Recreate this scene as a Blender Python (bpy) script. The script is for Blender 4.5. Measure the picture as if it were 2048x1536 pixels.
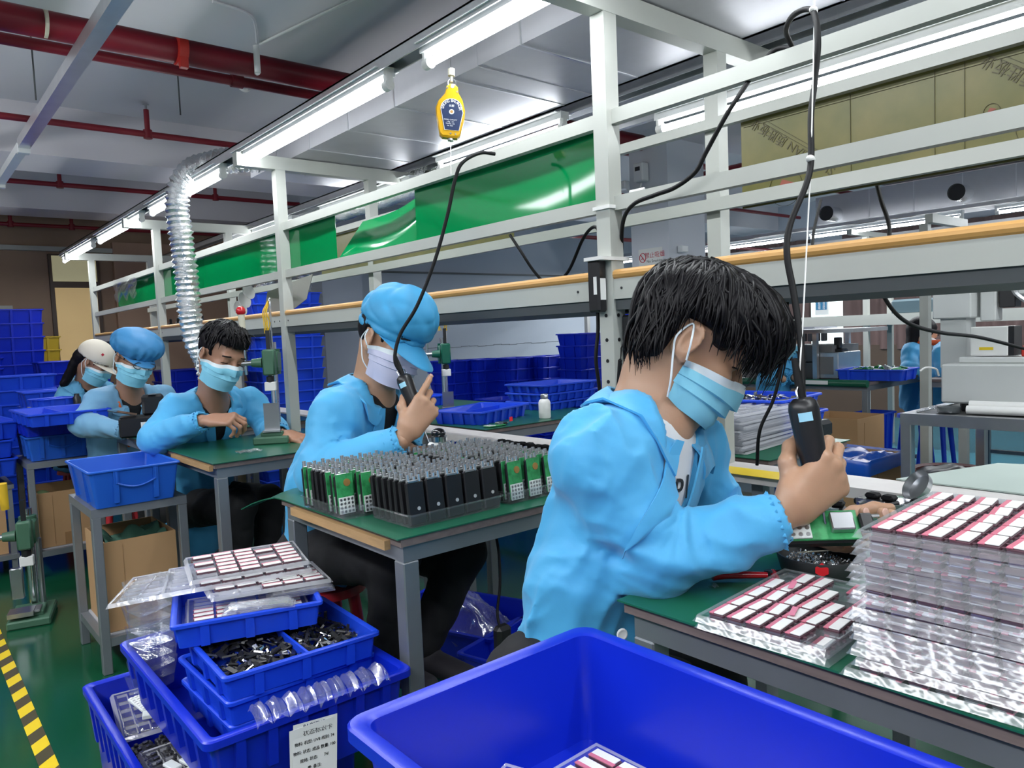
import bpy, math, random
import numpy as np
from mathutils import Vector, Matrix, noise as mnoise
random.seed(7); rng = np.random.default_rng(7)
for _o in list(bpy.data.objects): bpy.data.objects.remove(_o)
sc = bpy.context.scene
COL = sc.collection

# ---------------------------------------------------------------- camera
FPX = 1500.0                       # focal length in pixels of the 2048 x 1536 frame
CAMZ = 1.22
ZF = -0.12                          # floor level (the bench tops stand at 0.75)
ZF = -0.12                          # floor level (the bench tops stand at 0.75)
_v1 = np.array([-1258., -48., FPX]); _v1 /= np.linalg.norm(_v1)      # direction along the line (away)
_v2 = np.array([1789., -176., FPX]); _v2 -= (_v2 @ _v1) * _v1; _v2 /= np.linalg.norm(_v2)
_v3 = np.cross(_v2, _v1)
RW = np.array([_v2, _v1, _v3])
CPOS = np.array([0, 0, CAMZ])
cam = bpy.data.cameras.new('camera'); camo = bpy.data.objects.new('camera', cam); COL.objects.link(camo)
cam.sensor_width = 36.0; cam.lens = FPX / 2048 * 36.0; cam.clip_start = 0.02; cam.clip_end = 100
_rot = Matrix(np.column_stack([RW[:, 0], -RW[:, 1], -RW[:, 2]]).tolist())
camo.matrix_world = Matrix.Translation((0, 0, CAMZ)) @ _rot.to_4x4()
sc.camera = camo

# ---------------------------------------------------------------- world, exposure, large lights
sc.view_settings.view_transform = 'Standard'; sc.view_settings.look = 'None'
sc.view_settings.gamma = 1.0; sc.view_settings.use_curve_mapping = False
sc.view_settings.exposure = -0.16
w = bpy.data.worlds.new('hall_ambient'); sc.world = w; w.use_nodes = True
w.node_tree.nodes['Background'].inputs[0].default_value = (0.80, 0.88, 1.0, 1)
w.node_tree.nodes['Background'].inputs[1].default_value = 0.27
TUBE_E = 26.0      # emission of a fluorescent tube
TUBE_W = 8.5       # watts of the area light that carries each tube's light

def area(name, loc, rot, sx, sy, power, col=(0.93, 0.97, 1.0)):
    l = bpy.data.lights.new(name, 'AREA'); l.shape = 'RECTANGLE'; l.size = sx; l.size_y = sy
    l.energy = power; l.color = col
    o = bpy.data.objects.new(name, l); COL.objects.link(o); o.location = loc; o.rotation_euler = rot
    return o
# unseen fill lights, added to stand in for tubes of neighbouring lines
area('fill_light', (-1.3, 1.8, 2.55), (0, 0, 0), 0.3, 7.0, 150)
area('fill_light', (1.0, -1.2, 2.55), (0, 0, 0), 2.4, 0.3, 45)
area('fill_light', (5.6, -1.6, 2.5), (0, 0, 0), 5.0, 0.4, 120)  # added fill for the dim right side of the hall
# upward fills out of view, added to brighten the ceiling
area('fill_light', (-1.3, 1.8, 1.9), (math.pi, 0, 0), 0.3, 7.0, 190)
area('fill_light', (5.6, -1.6, 2.0), (math.pi, 0, 0), 5.0, 0.4, 80)
area('fill_light', (3.4, -1.2, 2.5), (0, 0, 0), 0.3, 3.0, 55)  # added fill to brighten the white column

# ---------------------------------------------------------------- unprojection (real distances along the photo's rays)
def _ray(px, py): return RW @ np.array([px - 1024., py - 768., FPX])
def U(px, py, d): return Vector(CPOS + _ray(px, py) * (d / FPX))          # d = distance in front of the lens
def onz(px, py, z): r = _ray(px, py); return Vector(CPOS + r * ((z - CAMZ) / r[2]))
def onx(px, py, x): r = _ray(px, py); return Vector(CPOS + r * (x / r[0]))
def ony(px, py, y): r = _ray(px, py); return Vector(CPOS + r * (y / r[1]))

# ---------------------------------------------------------------- materials
MATS = {}
def mat(name, col, rough=0.5, metal=0.0, var=0.06, vscale=6.0, bump=0.0, bscale=60.0, emit=None, es=0.0,
        coat=0.0, spec=0.5, stretch=(1, 1, 1), sheen=0.0, sss=0.0, trans=0.0, col2=None, contrast=0.0):
    if name in MATS: return MATS[name]
    m = bpy.data.materials.new(name); m.use_nodes = True; MATS[name] = m
    nt = m.node_tree; N = nt.nodes; L = nt.links; b = N['Principled BSDF']
    tc = N.new('ShaderNodeTexCoord'); mp = N.new('ShaderNodeMapping'); mp.inputs['Scale'].default_value = stretch
    L.new(tc.outputs['Object'], mp.inputs[0])
    nz = N.new('ShaderNodeTexNoise'); nz.inputs['Scale'].default_value = vscale; nz.inputs['Detail'].default_value = 5
    L.new(mp.outputs[0], nz.inputs[0])
    mx = N.new('ShaderNodeMix'); mx.data_type = 'RGBA'
    c = np.array(col[:3]); c2 = np.array(col2[:3]) if col2 is not None else None
    a = tuple(np.clip(c * (1 - var), 0, 1)) + (1,); d = tuple(np.clip(c * (1 + var), 0, 1)) + (1,)
    if c2 is not None: a = tuple(c) + (1,); d = tuple(c2) + (1,)
    mx.inputs[6].default_value = a; mx.inputs[7].default_value = d
    if contrast:
        rp = N.new('ShaderNodeMapRange'); rp.inputs[1].default_value = 0.5 - contrast; rp.inputs[2].default_value = 0.5 + contrast
        L.new(nz.outputs['Fac'], rp.inputs[0]); L.new(rp.outputs[0], mx.inputs[0])
    else: L.new(nz.outputs['Fac'], mx.inputs[0])
    L.new(mx.outputs[2], b.inputs['Base Color'])
    b.inputs['Roughness'].default_value = rough; b.inputs['Metallic'].default_value = metal
    b.inputs['Specular IOR Level'].default_value = spec
    b.inputs['Coat Weight'].default_value = coat; b.inputs['Sheen Weight'].default_value = sheen
    if sss: b.inputs['Subsurface Weight'].default_value = sss; b.inputs['Subsurface Radius'].default_value = (0.02, 0.008, 0.004)
    if bump:
        n2 = N.new('ShaderNodeTexNoise'); n2.inputs['Scale'].default_value = bscale; n2.inputs['Detail'].default_value = 4
        L.new(mp.outputs[0], n2.inputs[0])
        bp = N.new('ShaderNodeBump'); bp.inputs['Strength'].default_value = bump; bp.inputs['Distance'].default_value = 0.01
        L.new(n2.outputs['Fac'], bp.inputs['Height']); L.new(bp.outputs[0], b.inputs['Normal'])
    if emit is not None:
        b.inputs['Emission Color'].default_value = tuple(emit[:3]) + (1,); b.inputs['Emission Strength'].default_value = es
    return m

def clear_mat(name, tint=(0.93, 0.94, 0.97), gloss=0.025, rough=0.12, haze=0.05):
    """thin clear plastic sheet: mostly see-through, with glossy glints and a little milky haze"""
    m = bpy.data.materials.new(name); m.use_nodes = True; MATS[name] = m
    nt = m.node_tree; N = nt.nodes; L = nt.links; N.remove(N['Principled BSDF']); out = N['Material Output']
    tr = N.new('ShaderNodeBsdfTransparent'); tr.inputs[0].default_value = tuple(tint) + (1,)
    gl = N.new('ShaderNodeBsdfGlossy'); gl.inputs['Roughness'].default_value = rough; gl.inputs[0].default_value = (1, 1, 1, 1)
    df = N.new('ShaderNodeBsdfDiffuse'); df.inputs[0].default_value = (0.85, 0.86, 0.9, 1)
    fr = N.new('ShaderNodeFresnel'); fr.inputs[0].default_value = 1.5
    nz = N.new('ShaderNodeTexNoise'); nz.inputs['Scale'].default_value = 38; tc = N.new('ShaderNodeTexCoord')
    L.new(tc.outputs['Object'], nz.inputs[0])
    bp = N.new('ShaderNodeBump'); bp.inputs['Strength'].default_value = 0.5; bp.inputs['Distance'].default_value = 0.003
    L.new(nz.outputs['Fac'], bp.inputs['Height']); L.new(bp.outputs[0], gl.inputs['Normal'])
    mt = N.new('ShaderNodeMath'); mt.operation = 'MULTIPLY_ADD'; mt.use_clamp = True; mt.inputs[1].default_value = 0.28; mt.inputs[2].default_value = gloss
    L.new(fr.outputs[0], mt.inputs[0])
    m1 = N.new('ShaderNodeMixShader'); m1.inputs[0].default_value = haze
    L.new(tr.outputs[0], m1.inputs[1]); L.new(df.outputs[0], m1.inputs[2])
    m2 = N.new('ShaderNodeMixShader'); L.new(mt.outputs[0], m2.inputs[0]); L.new(m1.outputs[0], m2.inputs[1]); L.new(gl.outputs[0], m2.inputs[2])
    L.new(m2.outputs[0], out.inputs[0])
    return m

M = {}
M['floor'] = mat('green_epoxy', (0.006, 0.07, 0.03), 0.16, var=0.25, vscale=1.6, bump=0.02, bscale=8)
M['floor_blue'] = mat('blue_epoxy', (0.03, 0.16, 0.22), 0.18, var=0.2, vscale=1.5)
M['ceil'] = mat('ceiling_paint', (0.60, 0.59, 0.62), 0.8, var=0.05, vscale=1.2)
M['beamc'] = mat('ceiling_beam_paint', (0.70, 0.67, 0.70), 0.8, var=0.05, vscale=1.5)
M['wallg'] = mat('grey_wall_paint', (0.36, 0.40, 0.46), 0.8, var=0.07, vscale=1.0, bump=0.03)
M['wallb'] = mat('brown_board', (0.33, 0.22, 0.15), 0.6, var=0.12, vscale=1.4, stretch=(3, 3, 0.3))
M['wallw'] = mat('white_wall_paint', (0.68, 0.70, 0.76), 0.75, var=0.03, vscale=1.5)
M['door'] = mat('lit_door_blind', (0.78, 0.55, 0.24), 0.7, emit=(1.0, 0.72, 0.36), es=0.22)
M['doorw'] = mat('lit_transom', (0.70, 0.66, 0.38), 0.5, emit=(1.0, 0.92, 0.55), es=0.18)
M['frame'] = mat('dark_brown_frame', (0.07, 0.045, 0.035), 0.5)
M['dark'] = mat('dark_board', (0.03, 0.028, 0.03), 0.7)
M['white'] = mat('cream_steel_paint', (0.44, 0.455, 0.42), 0.42, var=0.05, vscale=5, bump=0.015, bscale=30)
M['grey'] = mat('grey_steel', (0.24, 0.26, 0.28), 0.42, 0.55, var=0.14, vscale=9, bump=0.02)
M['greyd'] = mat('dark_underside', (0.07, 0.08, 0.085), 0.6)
M['wood'] = mat('wood_edging', (0.55, 0.30, 0.09), 0.38, var=0.2, vscale=5, stretch=(8, 0.6, 8), coat=0.3)
M['ply'] = mat('plywood_edge', (0.42, 0.26, 0.12), 0.65, var=0.3, vscale=9, stretch=(6, 1, 12))
M['plywood_dark'] = mat('worn_edge', (0.17, 0.13, 0.12), 0.6, var=0.35, vscale=8, stretch=(6, 1, 12))
M['mat'] = mat('green_rubber_mat', (0.012, 0.115, 0.062), 0.30, var=0.12, vscale=3.5, bump=0.03, bscale=5)
M['panel'] = mat('green_pvc_sheet', (0.0, 0.20, 0.055), 0.06, var=0.08, vscale=1.5, bump=0.02, bscale=2.5)
M['olive'] = mat('olive_board', (0.105, 0.105, 0.022), 0.4, col2=(0.15, 0.13, 0.032), vscale=9, contrast=0.16)
M['olive_ink'] = mat('printed_ink', (0.07, 0.06, 0.02), 0.5)
M['red_ink'] = mat('red_print', (0.28, 0.07, 0.045), 0.5)
M['red'] = mat('red_pipe_paint', (0.20, 0.008, 0.018), 0.4, var=0.2, vscale=5)
M['redbr'] = mat('red_clamp', (0.50, 0.03, 0.02), 0.4)
M['galv'] = mat('galvanised_steel', (0.62, 0.63, 0.65), 0.28, 0.85, var=0.12, vscale=12, bump=0.05, bscale=9)
M['foil'] = mat('foil_duct_wrap', (0.50, 0.50, 0.53), 0.48, 0.6, var=0.06, vscale=14, bump=0.16, bscale=10)
M['hose'] = mat('aluminium_foil_hose', (0.86, 0.87, 0.88), 0.2, 0.85, var=0.05, vscale=30, bump=0.5, bscale=90)
M['tube'] = mat('fluorescent_tube', (1, 1, 1), 0.3, emit=(0.93, 0.97, 1.0), es=TUBE_E)
M['batten'] = mat('white_lamp_batten', (0.80, 0.81, 0.82), 0.35)
M['plastic'] = mat('white_plastic', (0.78, 0.78, 0.76), 0.35)
M['blue'] = mat('blue_bin_plastic', (0.010, 0.062, 0.64), 0.34, var=0.10, vscale=5, bump=0.02, bscale=20)
M['blued'] = mat('deep_blue_bin_plastic', (0.004, 0.022, 0.50), 0.30, var=0.10, vscale=5, bump=0.02, bscale=20)
M['bluel'] = mat('light_blue_bin_plastic', (0.012, 0.10, 0.52), 0.38, var=0.10, vscale=5)
M['yellowbin'] = mat('yellow_bin_plastic', (0.58, 0.40, 0.03), 0.4)
M['black'] = mat('black_plastic', (0.012, 0.012, 0.014), 0.35, var=0.2)
M['blackr'] = mat('black_rubber', (0.008, 0.008, 0.009), 0.6, spec=0.25)
M['metal'] = mat('bright_metal', (0.75, 0.76, 0.78), 0.18, 1.0)
M['knob'] = mat('bright_knob_metal', (0.62, 0.63, 0.64), 0.25, 0.85)
M['steel'] = mat('worn_steel', (0.45, 0.46, 0.48), 0.28, 0.95, var=0.2)
M['pcb'] = mat('green_circuit_board', (0.02, 0.20, 0.06), 0.35, col2=(0.04, 0.33, 0.11), vscale=60, contrast=0.1)
M['keypad'] = mat('white_keypad', (0.66, 0.70, 0.68), 0.45)
M['copper'] = mat('copper_coil', (0.55, 0.30, 0.10), 0.35, 0.6)
M['pink'] = mat('pink_film', (0.62, 0.17, 0.24), 0.35)
M['label'] = mat('white_label', (0.82, 0.82, 0.80), 0.45)
M['partd'] = mat('dark_part', (0.10, 0.045, 0.06), 0.4)
M['clear'] = clear_mat('clear_blister_plastic')
M['clearedge'] = clear_mat('clear_highlight_edges', gloss=0.04, rough=0.12, haze=0.13)  # whiter haze paints rim highlights onto the sheet edges
M['clearedge2'] = clear_mat('milky_highlight_edges', gloss=0.08, rough=0.10, haze=0.34)  # stronger painted rim highlights, on top of the plastic's own milkiness
M['clearbag'] = clear_mat('clear_bag_plastic', gloss=0.16, haze=0.10)
M['card'] = mat('cardboard', (0.42, 0.25, 0.12), 0.8, var=0.1, vscale=4)
M['cardd'] = mat('cardboard_inside', (0.20, 0.12, 0.07), 0.85)
M['press'] = mat('green_machine_paint', (0.055, 0.14, 0.085), 0.42, var=0.2, vscale=10)
M['pressd'] = mat('dark_green_machine_paint', (0.0, 0.10, 0.06), 0.4)
M['balance'] = mat('yellow_enamel', (0.60, 0.33, 0.004), 0.28, coat=0.4)
M['navy'] = mat('navy_label', (0.005, 0.02, 0.075), 0.4)
M['white_ink'] = mat('white_print', (0.85, 0.85, 0.85), 0.5)
M['ink'] = mat('black_print', (0.02, 0.02, 0.02), 0.5)
M['signred'] = mat('red_lettering', (0.55, 0.02, 0.05), 0.5)
M['exit'] = mat('green_exit_sign', (0.01, 0.20, 0.09), 0.4)
M['tapey'] = mat('yellow_tape', (0.80, 0.58, 0.02), 0.4)
M['tapek'] = mat('black_tape', (0.07, 0.06, 0.03), 0.45)
M['ball'] = mat('red_ball_knob', (0.55, 0.01, 0.02), 0.2, coat=0.5)
M['rubber_y'] = mat('yellow_rubber', (0.75, 0.48, 0.03), 0.5)
M['grip'] = mat('cream_wrapped_tape', (0.66, 0.63, 0.50), 0.6, var=0.15, vscale=30)
M['skin'] = mat('skin', (0.47, 0.272, 0.172), 0.42, var=0.10, vscale=14, sss=0.12, bump=0.03, bscale=120)
M['skin2'] = mat('tan_skin', (0.40, 0.21, 0.135), 0.45, var=0.10, vscale=14, sss=0.1, bump=0.03, bscale=120)
M['skin_red'] = mat('flushed_skin', (0.50, 0.22, 0.17), 0.42, var=0.1, vscale=20, sss=0.12)
M['nail'] = mat('finger_nail', (0.60, 0.37, 0.30), 0.25)
M['hair'] = mat('black_hair', (0.007, 0.006, 0.008), 0.5, var=0.3, vscale=40, bump=0.25, bscale=160, stretch=(1, 1, 0.25), spec=0.15)
M['hairs'] = mat('black_hair_strand', (0.004, 0.0035, 0.005), 0.40, var=0.3, vscale=20, spec=0.22)
M['coat'] = mat('sky_blue_antistatic_cloth', (0.07, 0.40, 0.72), 0.62, var=0.07, vscale=5, bump=0.22, bscale=13, sheen=0.15)
M['coat2'] = mat('pale_blue_antistatic_cloth', (0.11, 0.38, 0.62), 0.65, var=0.07, vscale=5, bump=0.22, bscale=13, sheen=0.15)
M['coat3'] = mat('faded_blue_antistatic_cloth', (0.17, 0.39, 0.60), 0.65, var=0.08, vscale=5, bump=0.22, bscale=13, sheen=0.15)
M['capb'] = mat('sky_blue_cap_cloth', (0.045, 0.33, 0.62), 0.6, var=0.06, bump=0.10, bscale=30)
M['capb2'] = mat('blue_bouffant_cloth', (0.05, 0.26, 0.55), 0.6, var=0.08, bump=0.12, bscale=30)
M['capw'] = mat('cream_cap_cloth', (0.72, 0.66, 0.56), 0.7, bump=0.05)
M['tshirt'] = mat('white_tshirt', (0.78, 0.79, 0.80), 0.75, bump=0.05, bscale=20)
M['blackcloth'] = mat('black_cloth', (0.008, 0.008, 0.010), 0.8, var=0.3, vscale=9, bump=0.1, bscale=20)
M['maskb'] = mat('light_blue_mask', (0.24, 0.62, 0.80), 0.65, bump=0.04, bscale=60)
M['maskw'] = mat('white_mask_trim', (0.72, 0.80, 0.84), 0.6)
M['maskv'] = mat('pale_lilac_mask', (0.56, 0.57, 0.74), 0.65, bump=0.04, bscale=60)
M['lanyard'] = mat('orange_lanyard', (0.72, 0.14, 0.03), 0.5)
M['redpl'] = mat('red_stool_plastic', (0.42, 0.02, 0.03), 0.3)
M['shoe'] = mat('grey_shoe', (0.022, 0.02, 0.026), 0.7)
M['curtain'] = mat('brown_curtain', (0.12, 0.075, 0.07), 0.8, var=0.25, vscale=3, stretch=(6, 6, 0.4))
M['winglow'] = mat('window_daylight', (0.9, 0.95, 0.95), 0.4, emit=(0.85, 1.0, 0.97), es=0.9)
M['machine'] = mat('white_machine_enamel', (0.56, 0.58, 0.57), 0.4, var=0.04)
M['monitor'] = mat('grey_equipment', (0.14, 0.14, 0.14), 0.5)
M['banner'] = mat('blue_banner', (0.01, 0.18, 0.36), 0.5)
M['orange'] = mat('orange_plastic', (0.80, 0.12, 0.03), 0.4)
M['cloth_g'] = mat('green_cloth', (0.045, 0.13, 0.09), 0.8, var=0.2, vscale=6, bump=0.2, bscale=10)
M['sticker'] = mat('red_sticker', (0.85, 0.02, 0.03), 0.4)
M['ltblue'] = mat('light_blue_label', (0.35, 0.68, 0.85), 0.4)
M['screwtop'] = mat('white_screw', (0.7, 0.7, 0.7), 0.3, 0.5)

# ---------------------------------------------------------------- mesh building
class MB:
    def __init__(s): s.v = []; s.f = []; s.mi = []; s.m = 0
    def add(s, vs, fs):
        o = len(s.v); s.v.extend([tuple(p) for p in vs]); s.f.extend([tuple(i + o for i in f) for f in fs]); s.mi.extend([s.m] * len(fs)); return s
    def box(s, c, size, rz=0.0, rot=None):
        x, y, z = [k / 2 for k in size]
        R = rot if rot is not None else Matrix.Rotation(rz, 3, 'Z')
        c = Vector(c)
        vs = [c + R @ Vector((a * x, b * y, d * z)) for d in (-1, 1) for a, b in ((-1, -1), (1, -1), (1, 1), (-1, 1))]
        return s.add(vs, [(3, 2, 1, 0), (4, 5, 6, 7), (0, 1, 5, 4), (1, 2, 6, 5), (2, 3, 7, 6), (3, 0, 4, 7)])
    def b2(s, x0, x1, y0, y1, z0, z1): return s.box(((x0 + x1) / 2, (y0 + y1) / 2, (z0 + z1) / 2), (abs(x1 - x0), abs(y1 - y0), abs(z1 - z0)))
    def beam(s, a, b, w, h, up=(0, 0, 1)):
        a = Vector(a); b = Vector(b); d = (b - a); L = d.length; d.normalize(); u = Vector(up)
        if abs(d.dot(u)) > 0.99: u = Vector((0, 1, 0))
        r = d.cross(u).normalized(); u = r.cross(d)
        R = Matrix((r, d, u)).transposed()
        return s.box((a + b) / 2, (w, L, h), rot=R)
    def rbox(s, c, size, r=0.003, rot=None):
        """box with chamfered edges (24 verts)"""
        x, y, z = [k / 2 for k in size]; r = min(r, x * .9, y * .9, z * .9); R = rot if rot is not None else Matrix.Identity(3); c = Vector(c)
        vs = []; idx = {}
        for sx in (-1, 1):
            for sy in (-1, 1):
                for sz in (-1, 1):
                    for k, (p) in enumerate(((sx * x, sy * (y - r), sz * (z - r)), (sx * (x - r), sy * y, sz * (z - r)), (sx * (x - r), sy * (y - r), sz * z))):
                        idx[(sx, sy, sz, k)] = len(vs); vs.append(c + R @ Vector(p))
        f = []
        def g(*a): f.append(tuple(idx[q] for q in a))
        for q in (-1, 1):
            ring = [(-1, -1), (1, -1), (1, 1), (-1, 1)]; rr = ring if q > 0 else ring[::-1]
            g(*[(q, a, b, 0) for a, b in rr]); g(*[(a, q, b, 1) for a, b in rr[::-1]]); g(*[(a, b, q, 2) for a, b in rr])
        for a in (-1, 1):
            for b in (-1, 1):
                t = [(a, b, -1, 0), (a, b, 1, 0), (a, b, 1, 1), (a, b, -1, 1)]; g(*(t if a * b < 0 else t[::-1]))
                t = [(a, -1, b, 0), (a, 1, b, 0), (a, 1, b, 2), (a, -1, b, 2)]; g(*(t if a * b > 0 else t[::-1]))
                t = [(-1, a, b, 1), (1, a, b, 1), (1, a, b, 2), (-1, a, b, 2)]; g(*(t if a * b < 0 else t[::-1]))
                for d in (-1, 1):
                    t = [(a, b, d, 0), (a, b, d, 1), (a, b, d, 2)]; g(*(t if a * b * d > 0 else t[::-1]))
        return s.add(vs, f)
    def cyl(s, a, b, r0, r1=None, n=14, caps=True):
        r1 = r0 if r1 is None else r1
        a = Vector(a); b = Vector(b); d = (b - a).normalized()
        u = Vector((0, 0, 1)) if abs(d.z) < 0.9 else Vector((1, 0, 0))
        p = d.cross(u).normalized(); q = d.cross(p)
        vs = []
        for c, r in ((a, r0), (b, r1)):
            for i in range(n):
                t = 2 * math.pi * i / n; vs.append(c + (p * math.cos(t) + q * math.sin(t)) * r)
        fs = [(i, i + n, (i + 1) % n + n, (i + 1) % n) for i in range(n)]
        if caps: fs += [tuple(range(n)), tuple(range(2 * n - 1, n - 1, -1))]
        return s.add(vs, fs)
    def tube(s, pts, r, n=8, caps=True, rfun=None):
        pts = [Vector(p) for p in pts]; m = len(pts); vs = []; prev = None
        for i, p in enumerate(pts):
            d = (pts[min(i + 1, m - 1)] - pts[max(i - 1, 0)]).normalized()
            if prev is None:
                u = Vector((0, 0, 1)) if abs(d.z) < 0.9 else Vector((1, 0, 0)); a = d.cross(u).normalized()
            else:
                a = prev - d * prev.dot(d); a.normalize()
            prev = a; b = d.cross(a); rr = rfun(i / (m - 1)) if rfun else r
            for k in range(n):
                t = 2 * math.pi * k / n; vs.append(p + (a * math.cos(t) + b * math.sin(t)) * rr)
        fs = [(i * n + k, (i + 1) * n + k, (i + 1) * n + (k + 1) % n, i * n + (k + 1) % n) for i in range(m - 1) for k in range(n)]
        fs = [f[::-1] for f in fs]
        if caps: fs += [tuple(range(n)), tuple(range(m * n - 1, (m - 1) * n - 1, -1))]
        return s.add(vs, fs)
    def lathe(s, prof, o=(0, 0, 0), n=24, R=None):
        o = Vector(o); R = R or Matrix.Identity(3); vs = []; fs = []; m = len(prof)
        for r, z in prof:
            for k in range(n):
                t = 2 * math.pi * k / n; vs.append(o + R @ Vector((r * math.cos(t), r * math.sin(t), z)))
        for i in range(m - 1):
            for k in range(n): fs.append((i * n + k, i * n + (k + 1) % n, (i + 1) * n + (k + 1) % n, (i + 1) * n + k))
        return s.add(vs, fs)
    def sphere(s, c, r, n=14, sc3=(1, 1, 1)):
        pr = [(max(1e-5, r * math.sin(math.pi * i / 8)), -r * math.cos(math.pi * i / 8)) for i in range(9)]
        R = Matrix.Diagonal(sc3); return s.lathe(pr, c, n, R)
    def loft(s, loops, cap0=True, cap1=True, close=True):
        n = len(loops[0]); vs = [p for l in loops for p in l]; fs = []
        for i in range(len(loops) - 1):
            for k in range(n if close else n - 1): fs.append((i * n + k, i * n + (k + 1) % n, (i + 1) * n + (k + 1) % n, (i + 1) * n + k))
        if cap0: fs.append(tuple(range(n - 1, -1, -1)))
        if cap1: fs.append(tuple(range((len(loops) - 1) * n, len(loops) * n)))
        return s.add(vs, fs)
    def prism(s, poly, t, R=None, o=(0, 0, 0)):
        """polygon in local xy extruded along local z by t"""
        R = R or Matrix.Identity(3); o = Vector(o); n = len(poly)
        vs = [o + R @ Vector((x, y, 0)) for x, y in poly] + [o + R @ Vector((x, y, t)) for x, y in poly]
        fs = [tuple(range(n - 1, -1, -1)), tuple(range(n, 2 * n))] + [(i, (i + 1) % n, (i + 1) % n + n, i + n) for i in range(n)]
        return s.add(vs, fs)
    def grid(s, fn, nu, nv):
        vs = [fn(i / nu, j / nv) for j in range(nv + 1) for i in range(nu + 1)]
        fs = [(j * (nu + 1) + i, j * (nu + 1) + i + 1, (j + 1) * (nu + 1) + i + 1, (j + 1) * (nu + 1) + i) for j in range(nv) for i in range(nu)]
        return s.add(vs, fs)
    def build(s, name, mats, parent=None, smooth=None, loc=None):
        me = bpy.data.meshes.new(name); me.from_pydata([tuple(v) for v in s.v], [], s.f)
        if not isinstance(mats, (list, tuple)): mats = [mats]
        for m in mats: me.materials.append(m)
        me.polygons.foreach_set('material_index', s.mi); me.update()
        if smooth is not None:
            me.shade_smooth()
            if smooth < 180: me.set_sharp_from_angle(angle=math.radians(smooth))
        o = bpy.data.objects.new(name, me); COL.objects.link(o)
        if parent is not None: o.parent = parent
        if loc is not None: o.location = loc
        return o

def tag(o, label, cat, group=None, kind=None):
    if label: o['label'] = label
    if cat: o['category'] = cat
    if group: o['group'] = group
    if kind: o['kind'] = kind
    return o
def thing(name, label, cat, loc=(0, 0, 0), rz=0.0, group=None):
    o = bpy.data.objects.new(name, None); COL.objects.link(o); o.empty_display_size = 0.05
    o.location = loc; o.rotation_euler = (0, 0, rz); return tag(o, label, cat, group)
def struct(o): o['kind'] = 'structure'; return o
def dup(root, loc=None, rot=None, label=None, group=None, scale=None):
    r = root.copy(); COL.objects.link(r)
    if loc is not None: r.location = loc
    if rot is not None: r.rotation_euler = rot if isinstance(rot, (tuple, list)) else (0, 0, rot)
    if scale is not None: r.scale = scale
    if label: r['label'] = label
    if group: r['group'] = group
    for ch in list(root.children):
        c = ch.copy(); COL.objects.link(c); c.parent = r
        for g in list(ch.children):
            d = g.copy(); COL.objects.link(d); d.parent = c
    return r
def spline(pts, n=10):
    """Catmull-Rom through the points"""
    P = [Vector(p) for p in pts]; P = [P[0] * 2 - P[1]] + P + [P[-1] * 2 - P[-2]]; out = []
    for i in range(1, len(P) - 2):
        for k in range(n):
            t = k / n; a, b, c, d = P[i - 1], P[i], P[i + 1], P[i + 2]
            out.append(0.5 * ((2 * b) + (c - a) * t + (2 * a - 5 * b + 4 * c - d) * t * t + (3 * b - a - 3 * c + d) * t ** 3))
    out.append(P[-2]); return out
def text_obj(name, body, size, m, parent=None, M4=None, thick=0.0004, align='CENTER', shear=0.0, sx=1.0):
    cu = bpy.data.curves.new(name, 'FONT'); cu.body = body; cu.size = size; cu.align_x = align; cu.align_y = 'CENTER'; cu.extrude = thick; cu.shear = shear
    cu.resolution_u = 3
    o = bpy.data.objects.new(name + '_curve', cu); COL.objects.link(o)
    dg = bpy.context.evaluated_depsgraph_get(); me = bpy.data.meshes.new_from_object(o.evaluated_get(dg))
    bpy.data.objects.remove(o); me.materials.clear(); me.materials.append(m); me.name = name
    r = bpy.data.objects.new(name, me); COL.objects.link(r)
    if parent is not None: r.parent = parent
    if M4 is not None: r.matrix_local = M4 @ Matrix.Diagonal((sx, 1, 1, 1))
    return r
def frame4(o, x, y):
    """4x4 whose local x, y axes follow the given world directions (z = normal)"""
    x = Vector(x).normalized(); z = x.cross(Vector(y)).normalized(); y = z.cross(x)
    m = Matrix((x, y, z)).transposed().to_4x4(); m.translation = Vector(o); return m
# ================================================================ the hall
m = MB(); m.b2(-5, 5.2, -4, 9.8, ZF - .1, ZF); struct(m.build('floor', M['floor']))
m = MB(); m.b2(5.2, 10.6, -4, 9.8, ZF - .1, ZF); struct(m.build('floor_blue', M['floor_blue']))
m = MB(); m.b2(-5, 10.6, -4, 9.8, 2.95, 3.1); struct(m.build('ceiling', M['ceil']))
for i, (y0, y1) in enumerate(((-2.5, 3.56), (6.15, 6.75), (8.45, 8.95))):
    m = MB(); m.b2(-5, 10.6, y0, y1, 2.6, 2.95); struct(m.build('trim_%d' % (i + 1), M['beamc']))
m = MB(); m.b2(-5, 3.62, 9.6, 9.8, ZF, 2.95); struct(m.build('wall_far', M['wallb']))
m = MB(); m.b2(3.85, 10.6, 7.6, 7.8, ZF, 2.95); struct(m.build('wall_back', M['wallg']))
m = MB(); m.b2(3.62, 3.85, 7.6, 9.8, ZF, 2.95); struct(m.build('wall_return', M['wallg']))
m = MB(); m.b2(3.52, 3.98, 7.2, 7.6, ZF, 2.95); struct(m.build('column_grey', M['wallg']))
m = MB(); m.b2(10.5, 10.7, -4, 7.8, ZF, 2.95); struct(m.build('wall_right', M['wallg']))
m = MB(); m.b2(4.48, 4.92, 3.5, 3.86, ZF, 2.95); struct(m.build('column', M['wallw']))
m = MB(); m.b2(10.40, 10.5, -4, 7.6, ZF, .86); struct(m.build('trim_10', mat('dark_brown_cabinet', (.07, .045, .03), .5)))
m = MB(); m.b2(-5.2, -5, -4, 9.8, ZF, 2.95); struct(m.build('wall_left', M['wallw']))
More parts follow.
